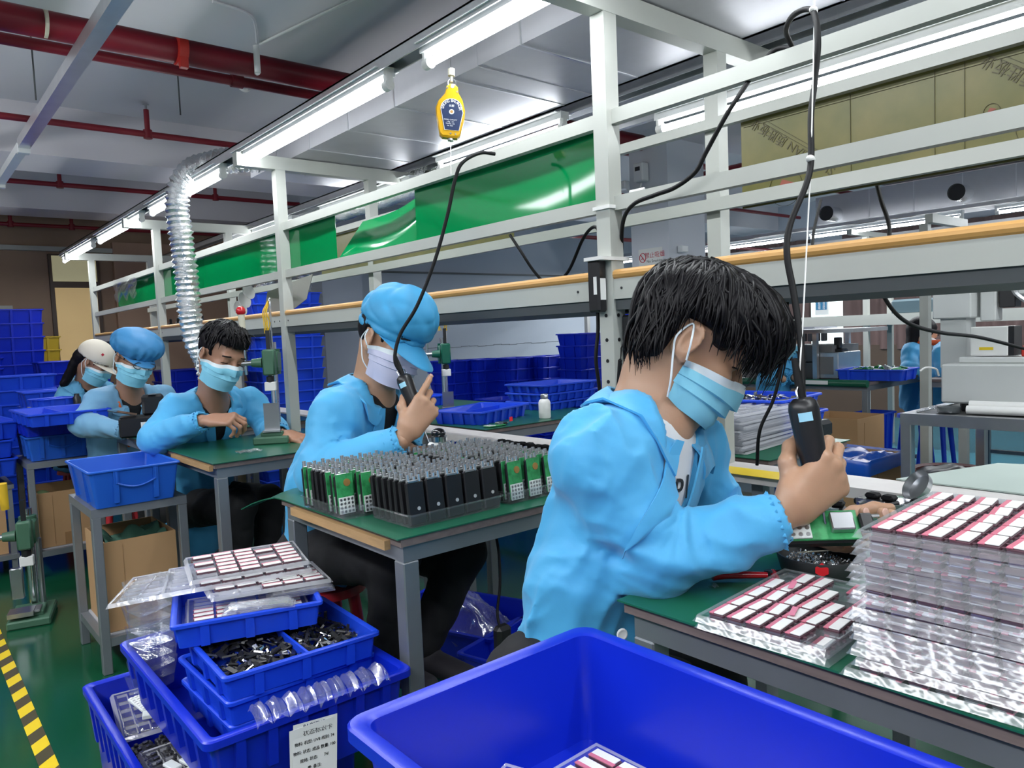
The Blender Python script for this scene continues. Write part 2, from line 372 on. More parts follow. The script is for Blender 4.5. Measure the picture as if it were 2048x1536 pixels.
# crack and conduit along the grey wall
m = MB()
for k in range(24): m.b2(4.5 + k * .13, 4.64 + k * .13, 7.597, 7.6, 1.08 + .006 * math.sin(k * 1.7), 1.085 + .006 * math.sin(k * 1.7))
m.b2(4.2, 7.8, 7.57, 7.6, 1.98, 2.0); struct(m.build('trim_7', M['greyd']))
# far wall: horizontal trim, dark noticeboard, doorway with lit blind and transom
m = MB(); m.b2(-1.5, 3.6, 9.54, 9.6, 2.33, 2.38); m.b2(-1.5, 1.1, 9.56, 9.6, 1.70, 1.74); struct(m.build('trim_8', M['white']))
m = MB(); m.b2(-1.5, .98, 9.55, 9.6, 1.76, 2.30); struct(m.build('window_1', M['dark']))
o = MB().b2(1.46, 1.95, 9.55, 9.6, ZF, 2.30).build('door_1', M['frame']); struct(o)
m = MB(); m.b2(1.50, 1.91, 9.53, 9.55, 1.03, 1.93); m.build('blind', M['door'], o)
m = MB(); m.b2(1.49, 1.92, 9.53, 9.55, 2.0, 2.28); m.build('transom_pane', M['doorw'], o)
m = MB(); m.b2(2.1, 3.4, 9.52, 9.6, ZF, 2.45); struct(m.build('trim_9', mat('tan_board', (.42, .27, .19), .6, var=.06, vscale=1.2, stretch=(3, 3, .3))))
# window with curtains on the right wall
o = MB().b2(10.46, 10.5, 5.0, 5.8, 0.85, 2.2).build('window_2', M['winglow']); struct(o)
def curtain(y0, y1):
    n = int((y1 - y0) / 0.02)
    m = MB(); m.grid(lambda u, v: (10.40 + .035 * math.sin(u * n * .55 + .7 * math.sin(u * 9)) , y0 + u * (y1 - y0), .80 + v * 1.6), n, 4)
    m.grid(lambda u, v: (10.44 + .0 * u, y0 + u * (y1 - y0), .80 + v * 1.6), 2, 1)
    return m.build('curtain', M['curtain'], smooth=180)
for lab, a, b in (('brown pleated curtain left of the bright window gap on the far right wall', 5.62, 7.5),
                  ('brown pleated curtain right of the bright window gap with the blue banner', 1.2, 5.14)):
    tag(curtain(a, b), lab, 'curtain')
# floor marking: yellow and black hazard tape
m = MB(); y = -1.0; k = 0
while y < 5.2:
    for j in range(2):
        m.m = (k + j) % 2; a = y + j * .085
        z = ZF + .0015; m.add([(.288, a, z), (.340, a + .05, z), (.340, a + .135, z), (.288, a + .085, z)], [(0, 1, 2, 3)])
    y += .17
tag(m.build('floor_tape', [M['tapey'], M['tapek']]), 'yellow and black hazard stripe tape stuck along the green floor', 'floor tape')
m = MB(); m.box((.132, 3.02, ZF + .001), (.006, .16, .001), rz=-1.1); tag(m.build('tape_scrap', M['tapek']), 'pale scrap of tape left of the hazard stripe on the floor', 'tape')

# ---------------------------------------------------------------- pipes under the ceiling (run across the hall)
def pipe(name, y, z, r, label, x0=-5, x1=10.4, cat='pipe', extras=None):
    o = MB().cyl((x0, y, z), (x1, y, z), r, n=16).build(name, M['red'], smooth=40); tag(o, label, cat)
    if extras: extras(o)
    return o
def main_extras(o):
    m = MB(); m.cyl((1.145, 3.7, 2.6), (1.185, 3.7, 2.6), .072, n=18); m.box((1.165, 3.66, 2.53), (.035, .03, .05)); m.build('clamp', M['redbr'], o, smooth=40)
    for x in (.62, -.4): MB().cyl((x, 3.7, 2.6), (x + .012, 3.7, 2.6), .0605, n=18).build('weld_ring', M['label' if False else 'grip'], o)
pipe('fire_main_pipe', 3.72, 2.6, .058, 'thick dark red fire main pipe across the ceiling, nearest of the red pipes', x1=4.46, extras=main_extras)
def small_extras(o):
    m = MB(); m.cyl((1.50, 3.98, 2.6), (1.56, 3.98, 2.6), .034, n=14); m.cyl((1.53, 3.98, 2.6), (1.53, 3.98, 2.93), .02, n=10); m.build('tee', M['red'], o, smooth=40)
pipe('fire_branch_pipe', 3.98, 2.6, .026, 'thin red pipe running just behind the thick fire main', extras=small_extras)
def spr(xs, z, y, top):
    def f(o):
        for x in xs:
            r = MB().cyl((x, y, z), (x, y, top - .05), .018, n=10).cyl((x, y, z - .03), (x, y, z + .03), .03, n=10).build('riser', M['red'], o, smooth=40)
            MB().cyl((x, y, top - .05), (x, y, top - .02), .008, n=8).cyl((x, y, top - .02), (x, y, top - .015), .02, n=10).build('sprinkler_head', M['steel'], r)
    return f
pipe('sprinkler_pipe', 5.75, 2.73, .022, 'red sprinkler pipe behind the fire main, with upright heads under the second bay', extras=spr((1.55, -.3, 3.6, 5.4, 7.3), 2.73, 5.75, 2.95))
pipe('sprinkler_pipe', 7.85, 2.73, .022, 'dark red sprinkler pipe in the third ceiling bay behind the foil hose', extras=spr((1.34, 2.35, 2.72, 4.2), 2.73, 7.85, 2.95))
pipe('sprinkler_pipe', 9.2, 2.55, .02, 'dark red sprinkler pipe close to the far brown wall', extras=spr((1.1, 1.65, 2.5), 2.55, 9.2, 2.75), x1=3.6)
pipe('sprinkler_pipe', 5.3, 2.15, .02, 'thin dark red pipe seen behind the right hand rack', x0=5.2, x1=10.4, extras=spr((6.4, 7.0, 7.8), 2.15, 5.3, 2.5))
m = MB(); m.cyl((.16, -2, 2.45), (.16, 6.4, 2.45), .035, n=12)
for y in (3.72, 5.75): m.cyl((.16, y, 2.45), (.16, y, 2.75), .022, n=10)
tag(m.build('riser_pipe', M['red'], smooth=40), 'dark red pipe along the aisle ceiling at the left edge of view', 'pipe')
tag(MB().cyl((5.02, 3.9, 2.36), (5.02, -1.5, 2.36), .06, n=16).cyl((5.02, 2.9, 2.36), (5.02, 2.86, 2.36), .075, n=16).build('fire_main_pipe', M['red'], smooth=40), 'thick red pipe passing right of the white column', 'pipe')
# threaded rods and thin cords hanging from the slab
for (px, py0, py1, lab) in ((72, 8, 200, 'thin threaded rod hanging left of the unlit lamp'), (361, 72, 230, 'thin threaded rod hanging in front of the second sprinkler pipe')):
    a = onz(px, py0 if py0 > 20 else 20, 2.9); a = ony(px, py1, 4.25); 
    tag(MB().cyl((a.x, a.y, a.z), (a.x, a.y, 2.95), .004, n=6).build('hanger_rod', M['greyd']), lab, 'rod', group='hanger rods')
# conduit and cables on the ceiling beam
p = [onz(x, y, 2.592) for x, y in ((425, 3), (480, 20), (505, 35), (512, 60), (514, 85))]
tag(MB().tube(spline(p, 6), .006).build('ceiling_conduit', M['beamc']), 'painted conduit crossing the pale ceiling to the junction', 'conduit')
p = [onz(520, 88, 2.592), onz(640, 30, 2.592), onz(715, -5, 2.592)]
tag(MB().tube(p, .006).build('ceiling_conduit', M['plastic']), 'straight white conduit on the ceiling right of the junction', 'conduit')
a = onz(512, 92, 2.58)
q = [a, a + Vector((0, 0, -.12))]
o = MB().cyl(q[0], q[1], .014, n=10).build('conduit_drop', M['plastic'], smooth=40); tag(o, 'white plastic conduit end hanging from the ceiling junction', 'conduit')
p = [q[1], U(508, 150, a.y / .78), U(498, 178, a.y / .78), U(480, 175, a.y / .78), U(455, 135, a.y / .78), U(420, 105, a.y / .79), U(380, 92, a.y / .79), U(300, 75, a.y / .79)]
tag(MB().tube(spline(p, 8), .011).build('white_hose', M['plastic'], smooth=60), 'looping white hose below the ceiling conduit in front of the fire main', 'hose')
p = [U(518, 140, a.y / .77), U(545, 145, a.y / .77), U(565, 135, a.y / .77), U(610, 75, a.y / .72), U(650, 30, a.y / .68), U(690, -4, a.y / .66)]
tag(MB().tube(spline(p, 8), .004).build('black_cable', M['blackr']), 'thin black cable rising along the ceiling by the white conduit', 'cable')
# unlit lamp batten above the aisle
o = thing('aisle_lamp', 'unlit steel lamp rail hanging over the aisle at upper left', 'lamp', (.67, 0, 2.35))
m = MB(); m.b2(-.028, .028, 1.2, 4.85, -.02, .03); m.build('rail', M['galv'], o)
m = MB(); m.b2(-.024, .024, 4.86, 5.9, -.025, .02); m.rbox((0, 4.86, -.02), (.06, .05, .05)); m.build('batten', M['batten'], o)
m = MB(); m.rbox((0, 5.92, -.02), (.055, .04, .05)); m.build('end_cap', M['plastic'], o)

# ================================================================ the production line rack
FX, BX = 1.62, 2.15
PY = (-.784, 1.476, 3.735, 5.99, 8.25)
rack = thing('production_line_rack', 'long cream steel rack of posts, rails and shelf above the workbenches', 'rack', (FX, 1.476, 0))
def rp(name, mb, ma=None): return mb.build(name, ma or M['white'], rack, loc=(-FX, -1.476, 0))
for i, y in enumerate(PY):
    for x in (FX, BX):
        z0 = ZF if (x == FX and i < 2) else .756
        m = MB(); m.b2(x - .026, x + .026, y - .026, y + .026, z0, 2.10)
        po = rp('post', m)
        if i == 1 and x == FX:      # bolt holes
            h = MB()
            for z in (1.01, 1.07, 1.13, 1.19, 1.26): h.cyl((x - .004, y - .0275, z), (x - .004, y - .026, z), .0055, n=10); h.cyl((x - .0275, y, z), (x - .026, y, z), .0055, n=10)
            h.build('bolt_hole', M['black'], po, loc=(0, 0, 0))
    m = MB(); m.b2(1.40, 2.62, y - .027, y + .027, 2.10, 2.165); rp('cross_beam', m)
def rail(name, x, z0, z1, t=.026, dx=0, mm=None, y0=-1.0, y1=8.25):
    m = MB(); m.b2(x - t + dx, x + dx, y0, y1, z0, z1); return rp(name, m, mm)
rail('upper_rail', FX, 1.795, 1.835, dx=.02)
rail('panel_rail', FX, 1.555, 1.595, dx=.02)
rail('upper_rail', BX, 1.852, 1.885, dx=-.026)
rail('lower_rail', BX, 1.590, 1.63, dx=-.026)
for i in range(len(PY) - 1):
    a, b = PY[i] + .026, PY[i + 1] - .026
    m = MB(); m.b2(FX - .02, FX + .012, a, b, 1.305, 1.362)
    for yy in (a + .025, a + .09, b - .03): m.m = 1; m.cyl((FX - .0215, yy, 1.335), (FX - .02, yy, 1.335), .004, n=8)
    rp('shelf_beam', m, [M['white'], M['black']])
    m = MB(); m.cyl((FX - .008, a, 1.374), (FX - .008, b, 1.374), .0155, n=12); rp('shelf_edge', m, M['wood'])
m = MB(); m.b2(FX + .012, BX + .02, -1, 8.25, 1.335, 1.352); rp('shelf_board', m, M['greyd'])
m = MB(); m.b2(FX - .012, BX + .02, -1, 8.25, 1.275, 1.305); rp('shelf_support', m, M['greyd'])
rail('top_rail', 2.62, 2.11, 2.16, dx=0, mm=M['galv'])

# steel channel that carries the lamps, aisle side and rear side
def lamp_channel(x, label, y0, y1):
    m = MB(); m.b2(x - .045, x + .02, y0, y1, 2.205, 2.212); m.b2(x - .045, x - .04, y0, y1, 2.165, 2.212); m.b2(x + .015, x + .02, y0, y1, 2.165, 2.212)
    return tag(m.build('lamp_channel', M['galv'], ), label, 'lamp channel')
lamp_channel(1.46, 'galvanised channel carrying the lamps on the aisle side of the rack', -.9, 8.6)
lamp_channel(2.42, 'galvanised channel carrying the lamps on the rear side of the rack', -.9, 8.6)
def tube_lamp(x, y0, y1, z, label, group, power=TUBE_W):
    o = thing('tube_lamp', label, 'lamp', (x, (y0 + y1) / 2, z), group=group); L = (y1 - y0) / 2
    m = MB(); m.b2(-.024, .024, -L, L, .032, .062); m.b2(-.05, .05, -L * .985, L * .985, .055, .058); m.build('batten', M['batten'], o)
    m = MB(); m.cyl((0, -L + .02, 0), (0, L - .02, 0), .0135, n=12); m.build('tube', M['tube'], o, smooth=40)
    for s in (-1, 1):
        m = MB(); m.rbox((0, s * (L - .01), .018), (.034, .022, .062), .006); m.cyl((0, s * (L - .03), 0), (0, s * L, 0), .019, n=12); m.build('lamp_holder', M['plastic'], o, smooth=40)
    a = area('tube_light', (0, 0, -.018), (0, 0, 0), .03, (y1 - y0) * .95, power); a.parent = o
    return o
names = ['nearest lit tube on the aisle side of the rack, cut by the top edge', 'second lit tube on the aisle side, left of the yellow balancer', 'third lit tube on the aisle side, behind the foil hose',
         'fourth lit tube on the aisle side, above the bouffant cap', 'fifth lit tube on the aisle side, before the last', 'farthest lit tube on the aisle side, at the end of the rack']
ys = [(.78, 2.12), (2.33, 3.86), (4.05, 5.40), (5.70, 7.05), (7.28, 8.56), (-.62, .66)]
ys = [(-.75, .5), (.72, 2.12), (2.35, 3.82), (4.05, 5.45), (5.68, 7.03), (7.25, 8.62)]
names = ['lit tube over the near end of the rack, above the frame'] + [names[0]] + names[1:5]
for (a, b), n in zip(ys, names): tube_lamp(1.455, a, b, 2.122, n, 'tube lamps on the aisle side')
for (a, b, xx, zz, n) in ((.1, 1.93, 2.42, 2.0, 'lit tube behind the right hand rails, above the olive board'), (2.35, 3.3, 2.32, 2.10, 'lit tube behind the top edge of the near green panel'),
                   (3.62, 4.75, 2.36, 2.07, 'lit tube showing between the two middle green panels'), (5.2, 6.4, 2.36, 2.08, 'lit tube behind the horizontal foil hose')):
    tube_lamp(xx, a, b, zz, n, 'tube lamps on the rear side', TUBE_W * .8)
# foil wrapped air duct lying on the cross beams
o = thing('air_duct', 'flat foil wrapped air duct lying on the rack cross beams', 'air duct', (1.98, 1.5, 2.17))
m = MB(); m.b2(-.29, .29, -2.6, 2.78, 0, .155); m.build('duct_body', M['foil'], o)
m = MB()
for k in range(13):
    y = -2.4 + k * .40
    m.b2(-.292, .292, y, y + .008, -.003, .158)
m.build('seam', M['galv'], o)
m = MB(); m.b2(-.292, .292, .64, .68, -.002, .157); m.build('foil_tape', M['foil'], o)

# ---------------------------------------------------------------- panels hung on the rack
def sheet(name, pts4, ma, label, cat, group=None, bow=.0, t=.003, curl=None, n=14):
    a, b, c, d = [Vector(p) for p in pts4]; nrm = (b - a).cross(d - a).normalized(); m = MB()
    def f(side):
        def g(u, v):
            p = a * (1 - u) * (1 - v) + b * u * (1 - v) + c * u * v + d * (1 - u) * v
            k = bow * math.sin(u * math.pi) * (.4 + .6 * v) + (curl(u, v) if curl else 0)
            return p + nrm * (k + side * t / 2)
        return g
    m.grid(f(1), n, 6); m.grid(f(-1), n, 6)
    k = (n + 1) * 7
    for i in range(n): m.f += [(i, i + k, i + 1 + k, i + 1), (6 * (n + 1) + i, 6 * (n + 1) + i + 1, 6 * (n + 1) + i + 1 + k, 6 * (n + 1) + i + k)]; m.mi += [0, 0]
    for j in range(6): m.f += [(j * (n + 1), (j + 1) * (n + 1), (j + 1) * (n + 1) + k, j * (n + 1) + k), (j * (n + 1) + n, j * (n + 1) + n + k, (j + 1) * (n + 1) + n + k, (j + 1) * (n + 1) + n)]; m.mi += [0, 0]
    return tag(m.build(name, ma, smooth=40), label, cat, group)
X = FX + .028
G = 'green plastic sheets between the rack rails'
sheet('green_sheet', [(X, 2.52, 1.60), (X, 1.47, 1.60), (X, 1.47, 1.815), (X, 2.52, 1.815)], M['panel'], 'nearest glossy green plastic sheet, left of the near rack post', 'panel', G, bow=-.012)
sheet('green_sheet', [(X - .002, 3.19, 1.592), (X - .002, 2.48, 1.592), (X + .03, 2.44, 1.81), (X + .10, 3.12, 1.765)], M['panel'], 'green plastic sheet leaning back with its top edge free of the rail', 'panel', G, bow=-.03)
sheet('green_sheet', [(X, 3.735, 1.58), (X, 3.20, 1.58), (X, 3.20, 1.812), (X, 3.735, 1.812)], M['panel'], 'short green plastic sheet just right of the second rack post', 'panel', G, bow=-.006)
sheet('green_sheet', [(X, 5.98, 1.58), (X, 3.745, 1.58), (X, 3.745, 1.812), (X, 5.98, 1.812)], M['panel'], 'green plastic sheet behind the hanging foil hose', 'panel', G, bow=.006)
sheet('green_sheet', [(X, 7.4, 1.58), (X, 6.04, 1.58), (X, 6.04, 1.812), (X, 7.4, 1.812)], M['panel'], 'farthest green plastic sheet with clear film peeling at its left end', 'panel', G, bow=-.01)
m = MB(); m.grid(lambda u, v: (FX - .012 - .008 * math.sin(v * 7 + u * 9), 7.35 - u * .75, 1.80 - v * (.10 + .07 * abs(math.sin(u * 9)))), 14, 6)
tag(m.build('peeling_film', M['clearbag'], smooth=180), 'clear film peeling off the farthest green sheet', 'film')
# olive boards on the rear rails
X2 = BX - .018
ob = sheet('olive_board', [(X2, 1.37, 1.585), (X2, -.35, 1.585), (X2, -.35, 1.86), (X2, 1.37, 1.86)], M['olive'], 'large olive green printed board on the rear rails at upper right', 'board', t=.006)
sheet('olive_board', [(X2, 4.35, 1.632), (X2, 2.5, 1.632), (X2, 2.5, 1.85), (X2, 4.35, 1.85)], M['olive'], 'olive board seen below the green sheets between two rack posts', 'board', t=.006)
# print on the olive board (hung upside down, as in the photograph)
xs_ = X2 - .0045
def board_text(body, y, z, size, ang, ma, kind='print'):
    # reading direction rotated by ang in the board's plane; board faces -x, so local x runs along -y
    d = Vector((0, -math.cos(ang), math.sin(ang))); u = Vector((0, math.sin(ang), math.cos(ang)))
    return text_obj(kind, body, size, ma, ob, frame4((xs_, y, z), d, u))
for (yy) in (1.20, .56):
    board_text('SHUNLIAN 质胜板业', yy, 1.745, .036, math.radians(180 - 38), M['olive_ink'])
    m = MB()
    for k in (0, .012):
        m.beam((xs_, yy + .09, 1.845 - k), (xs_, yy - .15, 1.665 - k), .0008, .003, up=(1, 0, 0))
    m.build('printed_line', M['olive_ink'], ob)
m = MB()
for yy in (1.02, .80, .73, .52, .40, 0.2): m.beam((xs_, yy, 1.59), (xs_, yy, 1.855), .0008, .0022, up=(1, 0, 0))
m.beam((xs_, 1.36, 1.835), (xs_, -.3, 1.835), .0008, .0022, up=(1, 0, 0))
m.build('ruled_line', M['olive_ink'], ob)
for yy, zz, s in ((1.22, 1.625, .036), (.565, 1.66, .036), (.67, 1.715, .012)):
    m = MB(); m.add([(xs_, yy + s, zz - s * .5), (xs_, yy - s * .9, zz + s * .25), (xs_, yy + s * .3, zz + s * .75)], [(0, 1, 2)])
    m.build('red_mark', M['red_ink'], ob)
    m = MB(); n = 28
    for i in range(n):
        a, b = 2 * math.pi * i / n, 2 * math.pi * (i + 1) / n; r = s * 1.5
        m.beam((xs_, yy + r * math.cos(a), zz + r * math.sin(a)), (xs_, yy + r * math.cos(b), zz + r * math.sin(b)), .0008, .0016, up=(1, 0, 0))
    m.build('ring_mark', M['olive_ink'], ob)
m = MB(); m.b2(xs_ - .001, xs_, 1.30, 1.355, 1.668, 1.70); m.build('paper_patch', M['label'], ob)

# ---------------------------------------------------------------- flexible foil hoses
def hose(name, pts, r, label, mat_=None, pitch=.032, amp=.012):
    p = spline(pts, 14); L = [0]
    for i in range(1, len(p)): L.append(L[-1] + (p[i] - p[i - 1]).length)
    n = int(L[-1] / (pitch / 4)); q = []; j = 0
    for i in range(n + 1):
        t = L[-1] * i / n
        while j < len(L) - 2 and L[j + 1] < t: j += 1
        f = (t - L[j]) / max(1e-6, L[j + 1] - L[j]); q.append(p[j].lerp(p[j + 1], f))
    m = MB(); step = L[-1] / n
    m.tube(q, r, n=26, caps=False, rfun=lambda u: r + amp * (abs(((u * L[-1] / pitch) % 1) - .5) * 4 - 1) * (.75 + .25 * math.sin(u * 61)))
    v = [Vector(a) + Vector((random.uniform(-1, 1), random.uniform(-1, 1), random.uniform(-1, 1))) * .0022 for a in m.v]; m.v = v
    return tag(m.build(name, mat_ or M['hose'], smooth=30), label, 'hose')
hose('flexible_duct', [(1.95, 4.05, 2.24), (1.72, 4.13, 2.245), (1.52, 4.32, 2.25), (1.405, 4.50, 2.20), (1.36, 4.56, 2.06), (1.37, 4.56, 1.85), (1.385, 4.56, 1.6), (1.39, 4.57, 1.42), (1.41, 4.57, 1.26), (1.47, 4.6, 1.13), (1.50, 4.62, .98)], .062, 'ribbed foil hose bending off the duct and hanging over the short haired worker')
hose('flexible_duct', [(2.5, 3.6, 2.14), (2.5, 4.3, 2.13), (2.52, 5.2, 2.13), (2.55, 6.1, 2.13)], .075, 'ribbed foil hose lying level behind the green sheets')
hose('flexible_duct', [(3.05, 7.45, 1.88), (2.98, 7.38, 1.80), (2.92, 7.35, 1.68), (3.0, 7.30, 1.56), (3.12, 7.2, 1.54), (3.2, 7.1, 1.62), (3.23, 7.0, 1.8), (3.23, 7.0, 2.1)], .075, 'U shaped foil hose hanging beyond the shelf by the arbor press')
# ================================================================ workbenches
def bench(name, label, x0, x1, y0, y1, z=.748, legs=True, over=.0):
    o = thing(name, label, 'workbench', ((x0 + x1) / 2, (y0 + y1) / 2, 0)); cx, cy = (x0 + x1) / 2, (y0 + y1) / 2
    X0, X1, Y0, Y1 = x0 - cx, x1 - cx, y0 - cy, y1 - cy
    MB().b2(X0, X1, Y0, Y1, z - .020, z).build('table_top', M['plywood_dark'], o)
    m = MB()
    for a in (X0 + .012, X1 - .05): m.b2(a, a + .04, Y0 + .012, Y1 - .012, z - .062, z - .0205)
    for b in (Y0 + .012, Y1 - .052): m.b2(X0 + .052, X1 - .05, b, b + .04, z - .062, z - .0205)
    m.build('frame', M['grey'], o)
    for a in (X0 + .012, X1 - .052):
        for b in (Y0 + .012, Y1 - .052):
            MB().rbox((a + .02, b + .02, (z - .0625 + ZF) / 2), (.044, .044, z - .0625 - ZF), .003).build('leg', M['grey'], o)
    MB().b2(X1 - .05, X1 - .02, Y0 + .06, Y1 - .06, .02, .05).build('foot_bar', M['grey'], o)
    return o
def rubber_mat(label, x0, x1, y0, y1, z=.7485, flap=None, wav=.0):
    nx, ny = 26, 18; m = MB()
    def top(t):
        def g(u, v):
            x = x0 + u * (x1 - x0); y = y0 + v * (y1 - y0); zz = z + t + wav * max(0, math.sin(u * 9 + v * 5)) * .2
            if flap: dx, dz = flap(x, y); x += dx; zz += dz
            return (x, y, zz)
        return g
    m.grid(top(.003), nx, ny); k = len(m.v); m.grid(top(0), nx, ny)
    for i in range(nx):
        m.f += [(i, i + k, i + 1 + k, i + 1), (ny * (nx + 1) + i, ny * (nx + 1) + i + 1, ny * (nx + 1) + i + 1 + k, ny * (nx + 1) + i + k)]; m.mi += [0, 0]
    for j in range(ny):
        a, b = j * (nx + 1), (j + 1) * (nx + 1); m.f += [(a, b, b + k, a + k), (a + nx, a + nx + k, b + nx + k, b + nx)]; m.mi += [0, 0]
    return tag(m.build('rubber_mat', M['mat'], smooth=40), label, 'table mat')
PLX = 2.03
T0 = bench('workbench', 'nearest workbench with steel frame at lower right', .955, PLX, -.45, .865)
T2 = bench('workbench', 'workbench with the trays of black devices, behind the blue bins', .90, PLX, 1.51, 2.20)
T1 = bench('workbench', 'workbench under the green arbor press', .985, PLX, 3.06, 3.86)
T3 = bench('workbench', 'workbench of the worker in the bouffant cap, with the black machine', 1.0, PLX, 4.27, 4.85)
T4 = bench('workbench', 'far workbench of the worker in the cream cap', 1.0, PLX, 5.30, 5.95)
def bar(name, label, x0, x1, y0, y1, z0, z1, ma, cat='edging'): return tag(MB().b2(x0, x1, y0, y1, z0, z1).build(name, ma), label, cat)
# plywood batten nailed along part of two bench edges
bar('edge_batten', 'raw wood batten along the aisle edge of the device bench', .884, .900, 1.56, 2.1, .715, .738, M['ply'])
bar('edge_batten', 'raw wood batten along the aisle edge of the press bench', .969, .985, 3.08, 3.6, .717, .74, M['ply'])
rubber_mat('green rubber mat on the nearest workbench', .945, PLX - .01, -.45, .872)
def flap2(x, y):
    t = max(0, (y - 2.21) / .16); return (-.06 * t, -.035 * t * t - (.02 * math.sin(x * 16) * t))
rubber_mat('green rubber mat with a drooping torn corner on the device bench', .888, PLX - .01, 1.505, 2.36, flap=flap2)
rubber_mat('green rubber mat under the green arbor press', .975, PLX - .01, 3.05, 3.865)
rubber_mat('green rubber mat under the black machine', .985, PLX - .01, 4.26, 4.86)
rubber_mat('green rubber mat on the far workbench by the cream cap', .985, PLX - .01, 5.29, 5.96)
# white plank along the back of the benches
pl = MB(); pl.b2(PLX, 2.19, -.6, 6.8, .725, .7555); tag(pl.build('back_plank', mat('worn_white_laminate', (.62, .58, .56), .4, col2=(.70, .68, .66), vscale=10, contrast=.2)), 'long white plank joining the backs of the workbenches', 'plank')
m = MB()
for y in (-.3, 1.3, 2.9, 4.6, 6.4): MB().b2(2.10, 2.14, y, y + .04, ZF, .725).build('leg', M['grey'], bpy.data.objects['back_plank'])
tag(MB().b2(2.00, 2.10, 1.18, 1.42, .7557, .7567).build('tape_strip', M['tapey']), 'yellow tape strip on the white plank by the rack post', 'tape')
# rear benches behind the rack
B0 = bench('workbench', 'steel framed bench behind the rack carrying the stack of clear trays', 2.30, 2.86, 1.40, 2.35)
rubber_mat('green mat under the stack of clear trays behind the rack', 2.29, 2.87, 1.39, 2.36)
B2 = bench('workbench', 'bench behind the rack carrying shallow blue trays and a white bottle', 2.26, 3.2, 2.93, 4.7)
rubber_mat('green mat under the shallow blue trays and white bottle', 2.25, 3.22, 2.92, 4.71)

# ================================================================ steel stands
def stand(label, x0, x1, y0, y1, z, shelf=None, ma='grey', t=.036):
    o = thing('steel_stand', label, 'stand', ((x0 + x1) / 2, (y0 + y1) / 2, 0)); X, Y = (x1 - x0) / 2, (y1 - y0) / 2
    for a in (-X, X - t):
        for b in (-Y, Y - t): MB().rbox((a + t / 2, b + t / 2, (z - t + ZF) / 2), (t, t, z - t - ZF), .003).build('leg', M[ma], o)
    m = MB()
    for a in (-X, X - t): m.b2(a, a + t, -Y, Y, z - t, z)
    for b in (-Y, Y - t): m.b2(-X + t, X - t, b, b + t, z - t, z)
    m.build('top_frame', M[ma], o)
    MB().b2(-X + t, X - t, -Y + t, Y - t, z - .012, z - .002).build('top_plate', M[ma], o)
    if shelf:
        m = MB()
        for a in (-X + .004, X - t - .004): m.b2(a, a + t - .0, -Y + t, Y - t, shelf - t, shelf)
        for b in (-Y + .004, Y - t - .004): m.b2(-X + t, X - t, b, b + t, shelf - t, shelf)
        m.build('lower_frame', M[ma], o)
        MB().b2(-X + t, X - t, -Y + t, Y - t, shelf - .004, shelf + .006).build('shelf_plate', mat('pale_shelf_board', (.42, .42, .44), .6), o)
    return o
stand('grey steel stand carrying the single blue bin, with a carton on its lower shelf', .60, .972, 3.42, 3.90, .575, .03)
stand('grey steel stand farther up the aisle under three stacked bins', .60, .99, 5.2, 5.72, .575, .04)
stand('low steel stand hidden under the large foreground bin', .50, .82, .28, .84, .543)

# ================================================================ bins
def rrect(hx, hy, r, z, n=5):
    pts = []
    for cx, cy, a0 in ((hx - r, hy - r, 0), (-hx + r, hy - r, 90), (-hx + r, -hy + r, 180), (hx - r, -hy + r, 270)):
        for i in range(n + 1):
            a = math.radians(a0 + 90 * i / n); pts.append(Vector((cx + r * math.cos(a), cy + r * math.sin(a), z)))
    return pts
_bincache = {}
def bin_mesh(W, L, H, taper=.02, lip=.014, lipz=.014, wall=.004, r=.02, ribs=5, rib_h=.6, div=None, handle=False):
    key = (W, L, H, taper, lip, lipz, wall, ribs, div, handle)
    if key in _bincache: return _bincache[key]
    m = MB(); X, Y = W / 2, L / 2
    o = lambda ins, z, rr=r: rrect(X - ins, Y - ins, max(.004, rr - ins * .3), z)
    lo = [o(lip + taper, 0), o(lip, H - lipz), o(0, H - lipz), o(0, H - .003), o(.003, H), o(lip - .002, H), o(lip + wall, H - .004), o(lip + wall + taper, .006)]
    m.loft(lo)
    if ribs:
        zb = H * (1 - rib_h)
        for side in (0, 1):
            n = ribs if side == 0 else max(2, int(ribs * W / L + .5)); S = (Y if side == 0 else X) - lip - r
            for k in range(n):
                t = -S + 2 * S * (k + .5) / n if n > 1 else 0
                for s in (-1, 1):
                    e = lip * .95; w = .010
                    d0 = (X if side == 0 else Y)
                    zz = [(H - lipz, d0 - lip, d0 - .003), (zb, d0 - lip - taper * (H - zb) / H, d0 - .006 - taper * .4)]
                    P = []
                    for z, i, ou in zz:
                        for q in (-w, w): P += [(s * i, t + q, z), (s * ou, t + q, z)] if side == 0 else [(t + q, s * i, z), (t + q, s * ou, z)]
                    m.add(P, [(0, 1, 3, 2), (4, 6, 7, 5), (0, 4, 5, 1), (2, 3, 7, 6), (1, 5, 7, 3)])
        # lower skirt line
    if div:
        for d in div:
            if d[0] == 'x': m.b2(-X + lip + wall + .004, X - lip - wall - .004, d[1] * Y - .003, d[1] * Y + .003, .005, H * d[2])
            else: m.b2(d[1] * X - .003, d[1] * X + .003, -Y + lip + wall + .004, Y - lip - wall - .004, .005, H * d[2])
    if handle:
        for s in (-1, 1):
            q = []; n = 10
            for i in range(n + 1): q.append((-.075 + .15 * i / n, s * (Y - lip * .4 - taper * .25), H * .62 - .022 * math.sin(math.pi * i / n)))
            m.tube(q, .0045, n=6)
            m.box((-.075, s * (Y - lip * .4 - taper * .15), H * .77), (.006, .009, H * .32)); m.box((.075, s * (Y - lip * .4 - taper * .15), H * .77), (.006, .009, H * .32))
    me = m.build('bin_shell', M['blue'], smooth=35); d = me.data; bpy.data.objects.remove(me); _bincache[key] = d; return d
